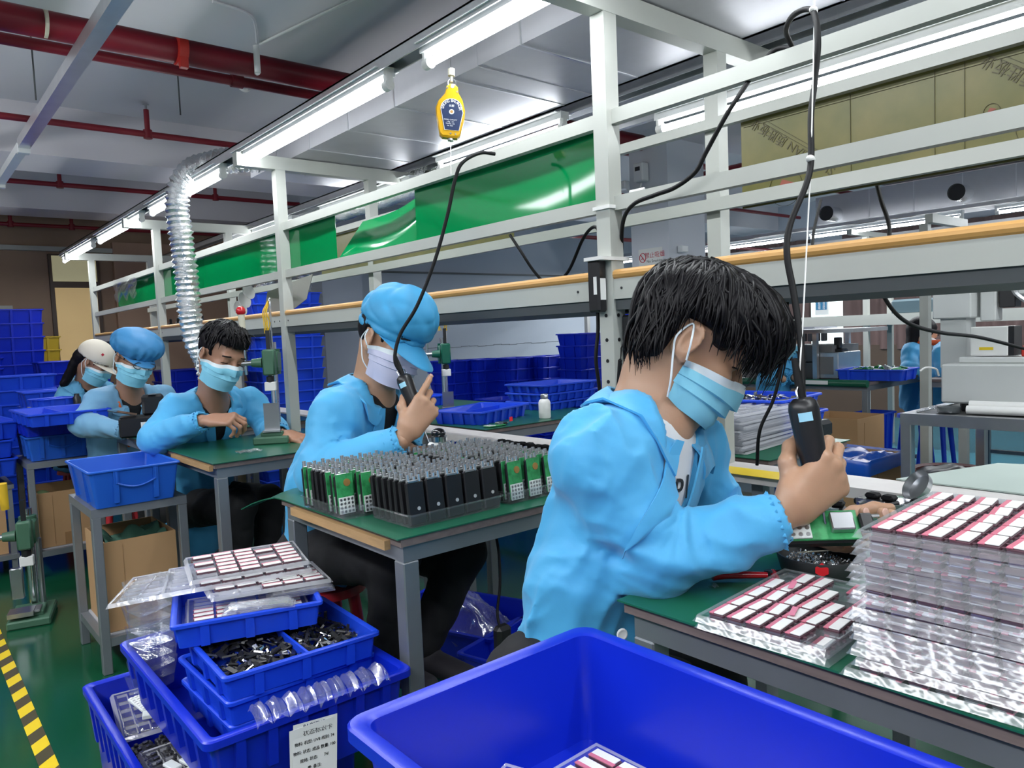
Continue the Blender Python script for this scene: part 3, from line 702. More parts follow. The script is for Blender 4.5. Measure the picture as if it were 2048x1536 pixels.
def put_bin(label, loc, rz, W, L, H, ma='blue', name='storage_bin', cat='bin', group=None, rot=None, **k):
    me = bin_mesh(W, L, H, **k)
    if ma != 'blue':
        kk = (id(me), ma)
        if kk not in _bincache: c = me.copy(); c.materials[0] = M[ma]; _bincache[kk] = c
        me = _bincache[kk]
    o = bpy.data.objects.new(name, me); COL.objects.link(o); o.location = loc; o.rotation_euler = rot or (0, 0, rz)
    return tag(o, label, cat, group)

# foreground bins
BIG = put_bin('large open deep blue bin in the foreground, bottom centre', (.655, .565, .545), 0, .46, .66, .175, 'blued', taper=.018, lip=.02, lipz=.02, wall=.004, r=.03, ribs=6)
C2 = put_bin('blue bin holding the stacked shallow trays, with the paper card', (.655, 1.815, .292), 0, .475, .69, .162, 'blued', taper=.016, lip=.018, lipz=.018, ribs=8, rib_h=.62)
C3 = put_bin('lowest blue bin on the floor at lower left, holding black cases', (.615, 2.02, ZF + .002), 0, .52, .68, .408, 'blued', taper=.02, lip=.018, lipz=.018, ribs=9, rib_h=.34)
TR = 'shallow blue trays stacked in the blue bin'
trd = put_bin('bottom shallow blue tray of the stack in the blue bin', (.70, 1.80, .327), .02, .37, .34, .062, name='parts_tray', cat='tray', group=TR, ribs=3, rib_h=1.0, lip=.010, lipz=.010, taper=.006, r=.014)
trc = put_bin('shallow blue tray second from the bottom of the stack', (.70, 1.785, .390), .015, .385, .345, .062, name='parts_tray', cat='tray', group=TR, ribs=3, rib_h=1.0, lip=.010, lipz=.010, taper=.006, r=.014)
trb = put_bin('divided shallow blue tray full of loose black clips', (.695, 1.765, .453), -.04, .375, .35, .062, name='parts_tray', cat='tray', group=TR, ribs=3, rib_h=1.0, lip=.010, lipz=.010, taper=.006, r=.014, div=(('y', .05, .9),))
trt = put_bin('top shallow blue tray heaped with clear blister trays', (.675, 1.925, .516), -.30, .35, .33, .062, name='parts_tray', cat='tray', group=TR, ribs=3, rib_h=1.0, lip=.010, lipz=.010, taper=.006, r=.014)
put_bin('lighter blue bin alone on the front steel stand', (.77, 3.63, .577), 0, .36, .50, .158, 'bluel', taper=.022, lip=.008, lipz=.008, ribs=2, rib_h=.9, handle=True)
# bins on the farther stand
put_bin('bottom blue bin on the farther steel stand', (.80, 5.46, .577), .0, .39, .46, .148, 'bluel', taper=.02, lip=.01, lipz=.01, ribs=3, rib_h=.9, handle=True)
put_bin('middle blue bin on the farther steel stand', (.79, 5.45, .727), .03, .40, .48, .088, 'blued', taper=.012, lip=.01, lipz=.01, ribs=3, rib_h=.9)
put_bin('top divided blue tray on the farther steel stand', (.775, 5.12, .817), .03, .42, .64, .072, taper=.01, lip=.012, lipz=.01, ribs=4, rib_h=1., div=(('y', -.1, .9),))
# bins left of the farther stand
for k, (x, y, z, lab) in enumerate(((.32, 5.66, .50, 'lowest'), (.30, 5.68, .607, 'middle'), (.33, 5.72, .714, 'top'))):
    put_bin(lab + ' blue bin of the pile at the left edge beside the farther stand', (x, y, z), .04 * k, .52, .66, .105, taper=.012, lip=.012, lipz=.01, ribs=4, rib_h=1., group='bins left of the farther stand')
o = thing('steel_stand', 'steel stand at the left edge with a carton, under the pile of bins', 'stand', (.31, 5.7, ZF))
for a in (-.22, .2):
    for b in (-.28, .26): MB().b2(a, a + .03, b, b + .03, 0, .53).build('leg', M['grey'], o)
MB().b2(-.23, .24, -.29, .30, .53, .556).build('top_plate', M['grey'], o); MB().b2(-.23, .24, -.29, .30, .10, .13).build('shelf_plate', M['grey'], o)
# blue bins below the device bench
ub = put_bin('blue bin under the device bench filled with bags', (1.75, 2.50, ZF + .01), .35, .42, .58, .20, 'blued', taper=.015, ribs=0, lip=.014)
put_bin('blue bin with dark parts under the bench beside the seated front worker', (1.75, 1.95, ZF + .01), .25, .40, .55, .20, 'blued', taper=.015, ribs=0, lip=.014)

# ---- background stacks: each nested crate is its own object
def stack(x, y, z, n, W, L, H, step, ma, lab, rz=0, jit=.006, group=None, ribs=2):
    for k in range(n):
        which = 'topmost' if k == n - 1 else ('lowest' if k == 0 else 'one of the middle')
        l = (which if k in (0, n - 1) else ('second', 'third', 'fourth', 'fifth', 'sixth', 'seventh', 'eighth', 'ninth', 'tenth')[k - 1] + ' from below' if k < 10 else 'upper') + ' in the ' + lab
        put_bin(l, (x + random.uniform(-jit, jit), y + random.uniform(-jit, jit), z + k * step), rz + random.uniform(-.02, .02), W, L, H, ma, name='stacking_crate', cat='crate', group=group or lab, taper=.02, ribs=ribs, rib_h=1., lip=.012, lipz=.012)
# left background, seen over the aisle
a = U(40, 820, 6.3); stack(a.x, a.y, ZF + .001, 10, .52, .40, .13, .115, 'blue', 'left hand blue crate stack beyond the bins')
a = U(105, 820, 5.9); stack(a.x, a.y, ZF + .001, 9, .42, .34, .13, .115, 'blue', 'blue crate stack left of the cream cap')
a = U(150, 800, 7.2); stack(a.x, a.y, ZF + .001, 11, .62, .40, .13, .113, 'blued', 'blue crate stack behind the cream cap')
a = U(-70, 780, 7.2); stack(a.x, a.y, ZF + .001, 12, .62, .40, .13, .108, 'blued', 'dark blue crate stack at the left edge')
a = ony(22, 700, 8.9); stack(a.x, a.y, ZF + .001, 13, .55, .40, .16, .135, 'blued', 'tall dark blue crate stack by the dark noticeboard')
a = ony(70, 690, 9.2); stack(a.x, a.y, ZF + .001, 11, .42, .40, .16, .135, 'yellowbin', 'tall yellow crate stack by the dark noticeboard')
# tall stack behind the arbor press and the rows against the grey wall
a = U(573, 790, 6.9); stack(a.x, a.y, ZF + .001, 18, .62, .42, .125, .098, 'blue', 'tall blue crate stack behind the second rack post')
a = U(520, 640, 7.0); stack(a.x, a.y, 1.22, 4, .34, .3, .1, .085, 'blue', 'small blue crate pile beyond the shelf by the U hose')
bar('pile_table', 'grey table under the small blue crate pile by the U hose', a.x - .3, a.x + .3, a.y - .2, a.y + .2, 1.16, 1.218, M['grey'], 'table')
for dx in (-.28, .25):
    for dy in (-.18, .15): MB().b2(a.x + dx, a.x + dx + .03, a.y + dy, a.y + dy + .03, ZF, 1.16).build('leg', M['grey'], bpy.data.objects['pile_table'])
a = U(360, 760, 7.6); stack(a.x, a.y, ZF + .001, 10, .45, .4, .13, .11, 'blued', 'blue crate stack behind the bouffant cap')
for k, (px, d, n) in enumerate(((905, 7.4, 10), (965, 7.5, 10), (1028, 7.5, 10), (1090, 7.6, 10), (1140, 7.7, 10), (1000, 6.6, 7), (1090, 6.7, 7), (1045, 6.65, 6), (1165, 6.9, 12))):
    a = U(px, 780, d)
    stack(a.x, a.y, ZF + .001, n, .36 if d > 7 else .33, .33, .13, .108, 'blued', (('first', 'second', 'third', 'fourth', 'fifth')[k] + ' blue crate stack along the grey wall') if k < 5 else (('left', 'right', 'centre', 'farthest right')[k - 5] + ' blue crate stack before the wall row'), ribs=2)
# crates used on the rear bench
put_bin('shallow blue tray with divider in front on the rear bench', onz(985, 842, .752) + Vector((.02, .12, 0)), .32, .50, .34, .07, name='parts_tray', cat='tray', ribs=4, rib_h=1., lip=.012, lipz=.01, taper=.014, div=(('x', .2, .8),))
put_bin('blue tray with a pink sticker behind the cap worker on the rear bench', onz(875, 815, .752) + Vector((0, .25, 0)), .05, .36, .30, .07, name='parts_tray', cat='tray', ribs=3, rib_h=1., lip=.012, lipz=.01, taper=.012)
for k in range(3):
    put_bin(('bottom', 'middle', 'top')[k] + ' blue tray of the pile beside the white bottle', onz(1118, 822, .752) + Vector((.18, .25, .052 * k)), .1 - .03 * k, .50, .36, .05, name='parts_tray', cat='tray', ribs=4, rib_h=1., lip=.012, lipz=.01, taper=.012, group='trays beside the white bottle')

# ================================================================ cartons
def carton(label, x0, x1, y0, y1, z0, z1, rz=0, bulge=.0, open_=True):
    o = thing('carton', label, 'carton', ((x0 + x1) / 2, (y0 + y1) / 2, z0), rz); X, Y, H = (x1 - x0) / 2, (y1 - y0) / 2, z1 - z0; t = .006
    m = MB()
    out = [[Vector((sx * (X + b), sy * (Y + b), z)) for sx, sy in ((-1, -1), (1, -1), (1, 1), (-1, 1))] for z, b in ((0, 0), (H * .5, bulge), (H, 0), (H, -t), (.01, -t))]
    m.loft(out); m.build('carton_body', M['card'], o)
    m = MB(); m.box((0, -Y - .001, H * .12), (.05, .002, H * .22)); m.box((-X * .5, -Y - .001, H * .5), (.002, .0015, H * .9)); m.build('packing_tape', mat('brown_tape', (.32, .18, .08), .4), o)
    return o
carton('open cardboard carton with green cloth on the front stand shelf', .645, .93, 3.47, 3.85, .038, .42)
m = MB(); m.grid(lambda u, v: (.665 + u * .245, 3.49 + v * .34, .35 + .045 * math.sin(u * 9 + 2 * math.sin(v * 7)) * math.sin(v * 6 + u * 4) + .05 * math.sin(v * 3.1) + random.uniform(-.003, .003)), 26, 26)
tag(m.build('green_cloth', M['cloth_g'], smooth=180), 'crumpled green cloth inside the open carton', 'cloth')
carton('cardboard carton on the shelf of the farther stand', .645, .95, 5.25, 5.66, .048, .38)
m = MB(); m.grid(lambda u, v: (.66 + u * .27, 5.27 + v * .36, .32 + .03 * math.sin(u * 8) * math.sin(v * 9)), 14, 14)
tag(m.build('packing_paper', mat('pale_green_paper', (.25, .36, .16), .8), smooth=180), 'pale green packing paper in the farther carton', 'paper')
carton('large carton at the left edge below the pile of bins', .13, .50, 5.45, 5.95, .012, .40)

# ================================================================ arbor presses
def press(label, loc, rz, ma, s=1.0, floor=False):
    o = thing('arbor_press', label, 'press', loc, rz); o.scale = (s, s, s)
    m = MB(); m.rbox((0, 0, .018), (.17, .27, .036), .006); m.rbox((0, -.02, .045), (.11, .13, .022), .004); b = m.build('base', M[ma], o)
    MB().rbox((0, -.055, .060), (.085, .085, .01), .001).build('anvil_plate', M['steel'], o)
    MB().cyl((0, .085, .036), (0, .085, .50), .020, n=18).build('column', M['metal'], o, smooth=40)
    m = MB(); m.rbox((0, .05, .40), (.075, .12, .105), .008); m.cyl((0, .085, .335), (0, .085, .465), .036, n=18); m.rbox((0, -.03, .40), (.06, .07, .13), .008)
    m.cyl((-.035, -.03, .40), (-.085, -.03, .40), .026, .020, n=16); m.build('head', M[ma], o, smooth=40)
    m = MB(); m.box((0, -.03, .42), (.018, .022, .28)); m.cyl((0, -.03, .30), (0, -.03, .33), .02, n=14); ram = m.build('ram', M['black'], o, smooth=40)
    m = MB(); m.rbox((0, -.03, .28), (.055, .04, .045), .003); m.build('ram_block', M['plastic'], ram)
    m = MB(); m.cyl((-.085, -.03, .40), (-.135, -.03, .40), .013, n=12); m.build('pinion_shaft', M['steel'], o, smooth=40)
    a = Vector((-.115, -.03, .40)); tip = Vector((-.118, -.045, .66)) if not floor else Vector((-.125, -.10, .60))
    lv = MB().cyl(a + (a - tip) * .22, tip, .008, n=10).build('lever', M['metal'], o, smooth=40)
    MB().cyl(a.lerp(tip, .30), a.lerp(tip, .95), .014, .0165, n=12).build('lever_wrap', M['grip'], lv, smooth=40)
    MB().sphere(tip, .024, 16).build('ball_knob', M['ball'], lv, smooth=180)
    if not floor:
        h = MB(); h.tube(spline([(.012, .0, .46), (.014, -.005, .60), (.016, -.012, .70), (.02, -.03, .715), (.022, -.042, .70), (.022, -.044, .60)], 6), .006, n=8); h.build('spring_hook', M['metal'], o, smooth=40)
        m = MB()
        for k in range(7):
            x = random.uniform(-.02, .03); m.tube(spline([(x * .4 + .012, -.025, .71), (x - .02, -.035 + random.uniform(-.02, .02), .65), (x * 1.3 - .015, -.04, .60), (x - .01 + random.uniform(-.02, .02), -.03, .545)], 5), .0022, n=5)
        m.build('rubber_bands', M['rubber_y'], o, smooth=60)
    return o
pr = press('green arbor press with red ball lever on the workbench of the short haired man', (1.42, 3.50, .752), -.55, 'press', .95)
MB().box((0, -.06, .13), (.075, .006, .135)).build('fixture_plate', M['steel'], pr)
p2 = press('dark green arbor press with red ball lever on the rear bench by the blue trays', (2.52, 3.62, .752), -.5, 'pressd', .92)
MB().box((0, -.06, .11), (.07, .006, .1)).build('fixture_plate', M['steel'], p2)
m = MB(); 
p3 = press('old arbor press standing on the floor beside the front stand', (.485, 4.45, ZF), -.25, 'press', 1.1, floor=True)
MB().cyl((-.07, -.0, .52), (-.075, -.01, .64), .016, .022, n=10).build('yellow_rag', M['rubber_y'], p3, smooth=40)
m = MB(); m.cyl((.04, .05, .04), (.04, .05, .36), .012, n=10); m.rbox((-.04, -.06, .19), (.05, .03, .14), .004); m.box((-.03, -.08, .06), (.1, .09, .02)); m.build('clamp_fixture', M['steel'], p3, smooth=40)
# ================================================================ implicit surfaces for bodies, clothes and hands
def _nets(F, org, h):
    ins = F < 0; nx, ny, nz = F.shape
    acc = np.zeros((nx - 1, ny - 1, nz - 1, 3), np.float32); cnt = np.zeros((nx - 1, ny - 1, nz - 1), np.float32)
    def sl(a, n, d): return slice(d, n - 1 + d)
    for ax in range(3):
        for d1 in (0, 1):
            for d2 in (0, 1):
                s0 = [0, 0, 0]; s1 = [0, 0, 0]; o = [k for k in range(3) if k != ax]
                s0[o[0]] = s1[o[0]] = d1; s0[o[1]] = s1[o[1]] = d2; s1[ax] = 1
                A = F[sl(0, nx, s0[0]), sl(0, ny, s0[1]), sl(0, nz, s0[2])]; B = F[sl(0, nx, s1[0]), sl(0, ny, s1[1]), sl(0, nz, s1[2])]
                mk = (A < 0) != (B < 0)
                if not mk.any(): continue
                t = A[mk] / (A[mk] - B[mk]); p = np.zeros((t.size, 3), np.float32); p[:, o[0]] = d1; p[:, o[1]] = d2; p[:, ax] = t
                acc[mk] += p; cnt[mk] += 1
    act = cnt > 0; idx = -np.ones(act.shape, np.int64); idx[act] = np.arange(act.sum())
    ii = np.argwhere(act); V = (ii + acc[act] / cnt[act][:, None]) * h + org
    faces = []
    for ax in range(3):
        o = [k for k in range(3) if k != ax]
        a = [slice(None)] * 3; b = [slice(None)] * 3; a[ax] = slice(0, F.shape[ax] - 1); b[ax] = slice(1, F.shape[ax])
        A = ins[tuple(a)]; B = ins[tuple(b)]; e = np.argwhere(A != B)
        if e.size == 0: continue
        ok = (e[:, o[0]] > 0) & (e[:, o[1]] > 0) & (e[:, o[0]] < F.shape[o[0]] - 1) & (e[:, o[1]] < F.shape[o[1]] - 1); e = e[ok]
        q = []
        for d0, d1 in ((-1, -1), (0, -1), (0, 0), (-1, 0)):
            c = e.copy(); c[:, o[0]] += d0; c[:, o[1]] += d1; q.append(idx[c[:, 0], c[:, 1], c[:, 2]])
        q = np.stack(q, 1); fl = A[e[:, 0], e[:, 1], e[:, 2]]
        if ax == 1: fl = ~fl
        q[~fl] = q[~fl][:, ::-1]; faces.append(q)
    return V, np.concatenate(faces)
def sdf_mesh(fn, lo, hi, h):
    lo = np.array(lo, float); hi = np.array(hi, float); n = np.ceil((hi - lo) / (4 * h)).astype(int) + 1
    gx = [lo[k] + np.arange(n[k]) * 4 * h for k in range(3)]
    P = np.stack(np.meshgrid(*gx, indexing='ij'), -1).reshape(-1, 3).astype(np.float32)
    C = fn(P).reshape(n)
    fine = np.repeat(np.repeat(np.repeat(C, 4, 0), 4, 1), 4, 2).astype(np.float32)
    near = np.abs(C) < 4 * h * 1.9 + .008
    nf = np.repeat(np.repeat(np.repeat(near, 4, 0), 4, 1), 4, 2)
    I = np.argwhere(nf); Q = (I * h + lo).astype(np.float32)
    out = np.empty(len(Q), np.float32)
    for s in range(0, len(Q), 400000): out[s:s + 400000] = fn(Q[s:s + 400000])
    fine[I[:, 0], I[:, 1], I[:, 2]] = out
    return _nets(fine, lo, h)
def v3(a): return np.array([a[0], a[1], a[2]], np.float32)
def rc(P, a, b, ra, rb):
    a = v3(a); b = v3(b); d = b - a; t = np.clip(((P - a) @ d) / max(1e-9, d @ d), 0, 1)
    return np.linalg.norm(P - a - t[:, None] * d, axis=1) - (ra + (rb - ra) * t)
def rcf(P, a, b, ra, rb, ax, f):
    """round cone flattened by factor f along direction ax"""
    a = v3(a); b = v3(b); ax = v3(ax); ax = ax / np.linalg.norm(ax); m = (a + b) / 2
    def s(p): return p + np.outer((p - m) @ ax, ax) * (1 / f - 1) if p.ndim == 2 else p + ax * ((p - m) @ ax) * (1 / f - 1)
    return rc(s(P), s(a), s(b), ra, rb) * min(1, f) ** .5
def ell(P, c, r, R=None):
    q = P - v3(c)
    if R is not None: q = q @ np.array(R, np.float32)
    r = np.array(r, np.float32); k0 = np.linalg.norm(q / r, axis=1); k1 = np.linalg.norm(q / (r * r), axis=1)
    return k0 * (k0 - 1) / np.maximum(k1, 1e-6)
def smin(a, b, k):
    h = np.clip(.5 + .5 * (b - a) / k, 0, 1); return b + (a - b) * h - k * h * (1 - h)
def smax(a, b, k): return -smin(-a, -b, k)
def ridges(P, k, ph=0., warp=1.2, dirs=((.9, .3, .6), (-.4, .8, .5), (.2, -.6, .9))):
    """soft cloth folds, 0..1"""
    out = np.zeros(len(P), np.float32)
    for i, d in enumerate(dirs):
        d = v3(d) / np.linalg.norm(d); e = v3(dirs[(i + 1) % 3])
        t = (P @ d) * k * (1 + .35 * i) + warp * np.sin((P @ e) * k * .55 + ph + i * 2.1) + ph * (i + 1.3)
        out += (.5 + .5 * np.sin(t)) ** 5 * (.7, .45, .35)[i]
    return out
_VN = np.random.default_rng(11).random((32, 32, 32)).astype(np.float32)
def vnoise(Q):
    """smooth value noise, -1..1"""
    i = np.floor(Q).astype(np.int32); f = (Q - i).astype(np.float32); f = f * f * (3 - 2 * f); i &= 31; j = (i + 1) & 31
    x, y, z = f[:, 0], f[:, 1], f[:, 2]; g = _VN
    a = g[i[:, 0], i[:, 1], i[:, 2]] * (1 - x) + g[j[:, 0], i[:, 1], i[:, 2]] * x; b = g[i[:, 0], j[:, 1], i[:, 2]] * (1 - x) + g[j[:, 0], j[:, 1], i[:, 2]] * x
    c = g[i[:, 0], i[:, 1], j[:, 2]] * (1 - x) + g[j[:, 0], i[:, 1], j[:, 2]] * x; d = g[i[:, 0], j[:, 1], j[:, 2]] * (1 - x) + g[j[:, 0], j[:, 1], j[:, 2]] * x
    return ((a * (1 - y) + b * y) * (1 - z) + (c * (1 - y) + d * y) * z) * 2 - 1
def creases(Q):
    """sharp-valleyed cloth creases, about -0.5..0.5"""
    a = vnoise(Q); b = vnoise(Q * 1.9 + 7.3); return (1 - np.abs(a) ** .8 * 1.6) * .6 + (1 - np.abs(b) ** .8 * 1.6) * .3 - .35
def mesh_from(Vs, Fs, name, ma, parent=None, xf=None, smooth=True):
    off = 0; V = []; F = []
    for v, f in zip(Vs, Fs): V.append(np.asarray(v)); F.append(np.asarray(f) + off); off += len(v)
    V = np.concatenate(V); F = np.concatenate(F)
    me = bpy.data.meshes.new(name); me.vertices.add(len(V)); me.vertices.foreach_set('co', V.astype(np.float32).ravel())
    me.loops.add(F.size); me.loops.foreach_set('vertex_index', F.astype(np.int32).ravel())
    me.polygons.add(len(F)); me.polygons.foreach_set('loop_start', np.arange(0, F.size, 4, dtype=np.int32))
    me.materials.append(ma); me.update(calc_edges=True); me.validate()
    if smooth: me.shade_smooth()
    o = bpy.data.objects.new(name, me); COL.objects.link(o)
    if parent is not None: o.parent = parent
    return o
def camdir(x, y, z): return Vector(RW @ np.array([x, y, z], float)).normalized()

# ---------------------------------------------------------------- hands
FING = [(.030, .044, .026, .021, .0094), (.010, .049, .030, .022, .0096), (-.011, .045, .028, .022, .0091), (-.030, .034, .021, .019, .0080)]
def hand_mesh(curls, thumb, h=.0021, spread=.06, side=1):
    """local frame: x wrist->knuckles, y towards the thumb, z out of the back of the hand; side=-1 mirrors y (left hand)"""
    prims = []; nails = []
    W0 = np.array([-.055, 0, 0]); prims.append(('a', W0, np.array([.005, 0, 0]), .026, .027))
    for (ky, l1, l2, l3, r), (c1, c2, c3), si in zip(FING, curls, (1, .3, -.4, -1.1)):
        k = np.array([.092 - abs(ky - .008) * .32, ky, -.002 - abs(ky - .008) * .1]); prims.append(('p', np.array([.012, ky * .6, -.002]), k, .017, .0118))
        p = k; a = 0; yaw = si * spread
        for L, c, rr in ((l1, c1, r), (l2, c2, r * .93), (l3, c3, r * .84)):
            a += math.radians(c); d = np.array([math.cos(a) * math.cos(yaw), math.sin(yaw) * math.cos(a) if L == l1 else math.sin(yaw) * .6, -math.sin(a)])
            q = p + d * L; prims.append(('f', p, q, rr * 1.04, rr * .95)); p0, p = p, q
        up = np.array([math.sin(a), 0, math.cos(a)]); nails.append((p0 + (p - p0) * .95 + up * r * .72, d, up, r))
    b = np.array([.018, .020, -.010]); prims.append(('t', np.array([.006, .006, -.006]), b, .018, .017)); p = b
    for (d, L, r0, r1) in thumb:
        d = np.array(d, float); d /= np.linalg.norm(d); q = p + d * L; prims.append(('t', p, q, r0, r1)); p = q
    pts = np.array([q for _, a, b, *_ in prims for q in (a, b)]); lo = pts.min(0) - .026; hi = pts.max(0) + .026
    def fn(P):
        palm = None; out = None
        for t, a, b, ra, rb in prims:
            if t in 'ap':
                d = rcf(P, a, b, ra, rb, (0, 0, 1), .82) if t == 'p' else rcf(P, a, b, ra, rb, (0, 0, 1), .78)
                palm = d if palm is None else smin(palm, d, .018)
        th = None
        for t, a, b, ra, rb in prims:
            if t == 't': d = rc(P, a, b, ra, rb); th = d if th is None else smin(th, d, .008)
        palm = smin(palm, th, .012)
        fi = 0; cur = None; F = None
        for t, a, b, ra, rb in prims:
            if t != 'f': continue
            d = rc(P, a, b, ra, rb); cur = d if cur is None else smin(cur, d, .004); fi += 1
            if fi % 3 == 0: F = cur if F is None else smin(F, cur, .0012); cur = None
        return smin(palm, F, .006)
    V, F = sdf_mesh(fn, lo, hi, h)
    if side < 0: V = V * np.array([1, -1, 1]); F = F[:, ::-1]
    return V, F, nails
def hand_frame(wrist, xdir, zdir, s=1.15):
    x = Vector(xdir).normalized(); z = Vector(zdir); z = (z - x * z.dot(x)).normalized(); y = z.cross(x)
    M4 = Matrix((x, y, z)).transposed().to_4x4() @ Matrix.Diagonal((s, s, s, 1)); M4.translation = Vector(wrist); return M4
def xf_np(M4, V): A = np.array(M4); return np.asarray(V) @ A[:3, :3].T + A[:3, 3]
GRIP = [(44, 92, 52), (48, 94, 52), (52, 94, 52), (56, 92, 52)]
TH_GRIP = [((.55, .75, -.35), .040, .0155, .0125), ((.75, .25, -.62), .032, .012, .011), ((.8, -.1, -.6), .024, .0108, .0085)]

# ---------------------------------------------------------------- heads
def head_sdf(P):
    """local: x forward, y left, z up, origin midway between the ears"""
    d = ell(P, (-.012, 0, .046), (.098, .077, .086))
    d = smin(d, ell(P, (.040, 0, -.030), (.056, .056, .080)), .03)
    d = smin(d, ell(P, (.070, 0, -.088), (.026, .030, .024)), .03)
    for s in (-1, 1):
        d = smin(d, rc(P, (.0, s * .058, -.03), (.055, s * .030, -.085), .016, .014), .025)     # jaw
        d = smin(d, ell(P, (.066, s * .040, -.012), (.024, .020, .018)), .02)                    # cheekbone
    d = smin(d, rc(P, (.083, -.034, .038), (.083, .034, .038), .013, .013), .02)                 # brow
    for s in (-1, 1): d = smax(d, -ell(P, (.098, s * .033, .018), (.018, .020, .013)), .012)     # eye sockets
    for s in (-1, 1): d = smin(d, ell(P, (.080, s * .033, .018), (.0135, .0155, .0125)), .004)   # lids over eyeballs
    d = smin(d, rc(P, (.094, 0, .024), (.114, 0, -.010), .008, .0105), .012)                     # nose
    for s in (-1, 1): d = smin(d, ell(P, (.103, s * .011, -.014), (.010, .008, .008)), .006)
    d = smin(d, ell(P, (.097, 0, -.046), (.012, .024, .008)), .010); d = smin(d, ell(P, (.095, 0, -.058), (.010, .020, .007)), .006)
    for s in (-1, 1):                                                                             # ears
        R = Matrix.Rotation(math.radians(s * 22), 3, 'Z') @ Matrix.Rotation(math.radians(12), 3, 'Y')
        e = ell(P, (-.010, s * .080, .004), (.021, .0085, .034), R)
        e = smax(e, -ell(P, (-.006, s * .089, .007), (.012, .006, .022), R), .004)
        e = smin(e, ell(P, (-.001, s * .079, -.024), (.010, .006, .010)), .006)
        d = smin(d, e, .006)
    return d
class Head:
    def __init__(s, pos, f, u, sc):
        x = Vector(f).normalized(); z = Vector(u); z = (z - x * z.dot(x)).normalized(); y = z.cross(x)
        s.M = Matrix((x, y, z)).transposed().to_4x4() @ Matrix.Diagonal((sc, sc, sc, 1)); s.M.translation = Vector(pos); s.sc = sc
    def w(s, p): return s.M @ Vector(p)
    def wl(s, pts): return [s.M @ Vector(p) for p in pts]
def mask_part(hd, parent, ma, trim, drop=0.0, low=-.104, loops='maskw'):
    """pleated mask wrapped round the lower face, with trim and ear loops"""
    rows = [(z - drop, 0) for z in (.002, -.010, -.012, -.029, -.032, -.049, -.052, -.068, -.084, low)]
    n = 26; vs = []; nr = len(rows); Rr = np.zeros((nr, n + 1)); A = np.zeros((nr, n + 1)); Z = np.zeros((nr, n + 1)); ts = np.arange(.02, .16, .001)
    for zi, (z, x0) in enumerate(rows):
        v = zi / (nr - 1)
        for i in range(n + 1):
            u = i / n * 2 - 1; A[zi, i] = u * math.radians(80 - 10 * v)
            Z[zi, i] = z + (.014 * math.exp(-(u / .3) ** 2) if zi < 3 else 0) - (abs(u) ** 3) * .012 * (1 - 2 * v) - .002
            P = np.stack([-.012 + ts * math.cos(A[zi, i]), ts * math.sin(A[zi, i]), np.full_like(ts, max(Z[zi, i], -.086))], 1).astype(np.float32); q = head_sdf(P) < 0
            Rr[zi, i] = ts[np.nonzero(q)[0].max()] if q.any() else .07
    R2 = Rr.copy()
    for _ in range(4):          # stretch like cloth: never inside the face, bridging hollows
        q = np.pad(R2, 1, mode='edge'); R2 = np.maximum(Rr, (q[:-2, 1:-1] + q[2:, 1:-1] + q[1:-1, :-2] + q[1:-1, 2:] + 2 * R2) / 6)
    q = np.pad(R2, 1, mode='edge'); R2 = np.maximum(R2, np.maximum(np.maximum(q[:-2, 1:-1], q[2:, 1:-1]), np.maximum(q[1:-1, :-2], q[1:-1, 2:])) - .003)
    for zi, (z, x0) in enumerate(rows):
        v = zi / (nr - 1)
        for i in range(n + 1):
            u = i / n * 2 - 1; pl = (.0045 if zi in (3, 5, 7) else .0005 if zi in (4, 6, 8) else 0) * (1 - u ** 4)
            r = R2[zi, i] + .0055 + pl + (.010 * (1 - u * u) * math.exp(-((v - .55) / .35) ** 2))
            vs.append(hd.w((-.012 + r * math.cos(A[zi, i]), r * math.sin(A[zi, i]), Z[zi, i])))
    m = MB(); k = n + 1; fs = []; mi = []
    for r in range(len(rows) - 1):
        for i in range(n): fs.append((r * k + i, (r + 1) * k + i, (r + 1) * k + i + 1, r * k + i + 1)); mi.append(1 if r < 2 else 0)
    m.v = [tuple(v) for v in vs]; m.f = fs; m.mi = mi
    o = m.build('mask', [ma, trim], parent, smooth=50)
    sol = MB()
    for s in (-1, 1):
        i = 0 if s < 0 else n
        top = vs[i]; bot = vs[(len(rows) - 2) * k + i]; e1 = hd.w((-.018, s * .084, .030)); e2 = hd.w((-.030, s * .086, .0)); e3 = hd.w((-.020, s * .084, -.026))
        sol.tube(spline([top, top.lerp(e1, .5) + (hd.w((0, s * .012, 0)) - hd.w((0, 0, 0))), e1, e2, e3, bot.lerp(e3, .4) + (hd.w((0, s * .010, 0)) - hd.w((0, 0, 0))), bot], 6), .0021, n=6)
    sol.build('ear_loop', M[loops], o, smooth=60)
    return o
def eyes_part(hd, parent, lashes=True):
    m = MB()
    for s in (-1, 1):
        pts = hd.wl([(.0915 - .012 * abs(t) ** 2, s * (.033 + .017 * t), .0135 - .004 * t * t) for t in np.linspace(-1, 1, 9)])
        m.tube(pts, .0016, n=6)
        pts = hd.wl([(.097 - .014 * abs(t) ** 2, s * (.034 + .022 * t), .043 - .004 * t * t) for t in np.linspace(-1, 1, 9)])
        m.tube(pts, .003, n=6)
    m.build('lashes_and_brows', M['hair'], parent, smooth=60)
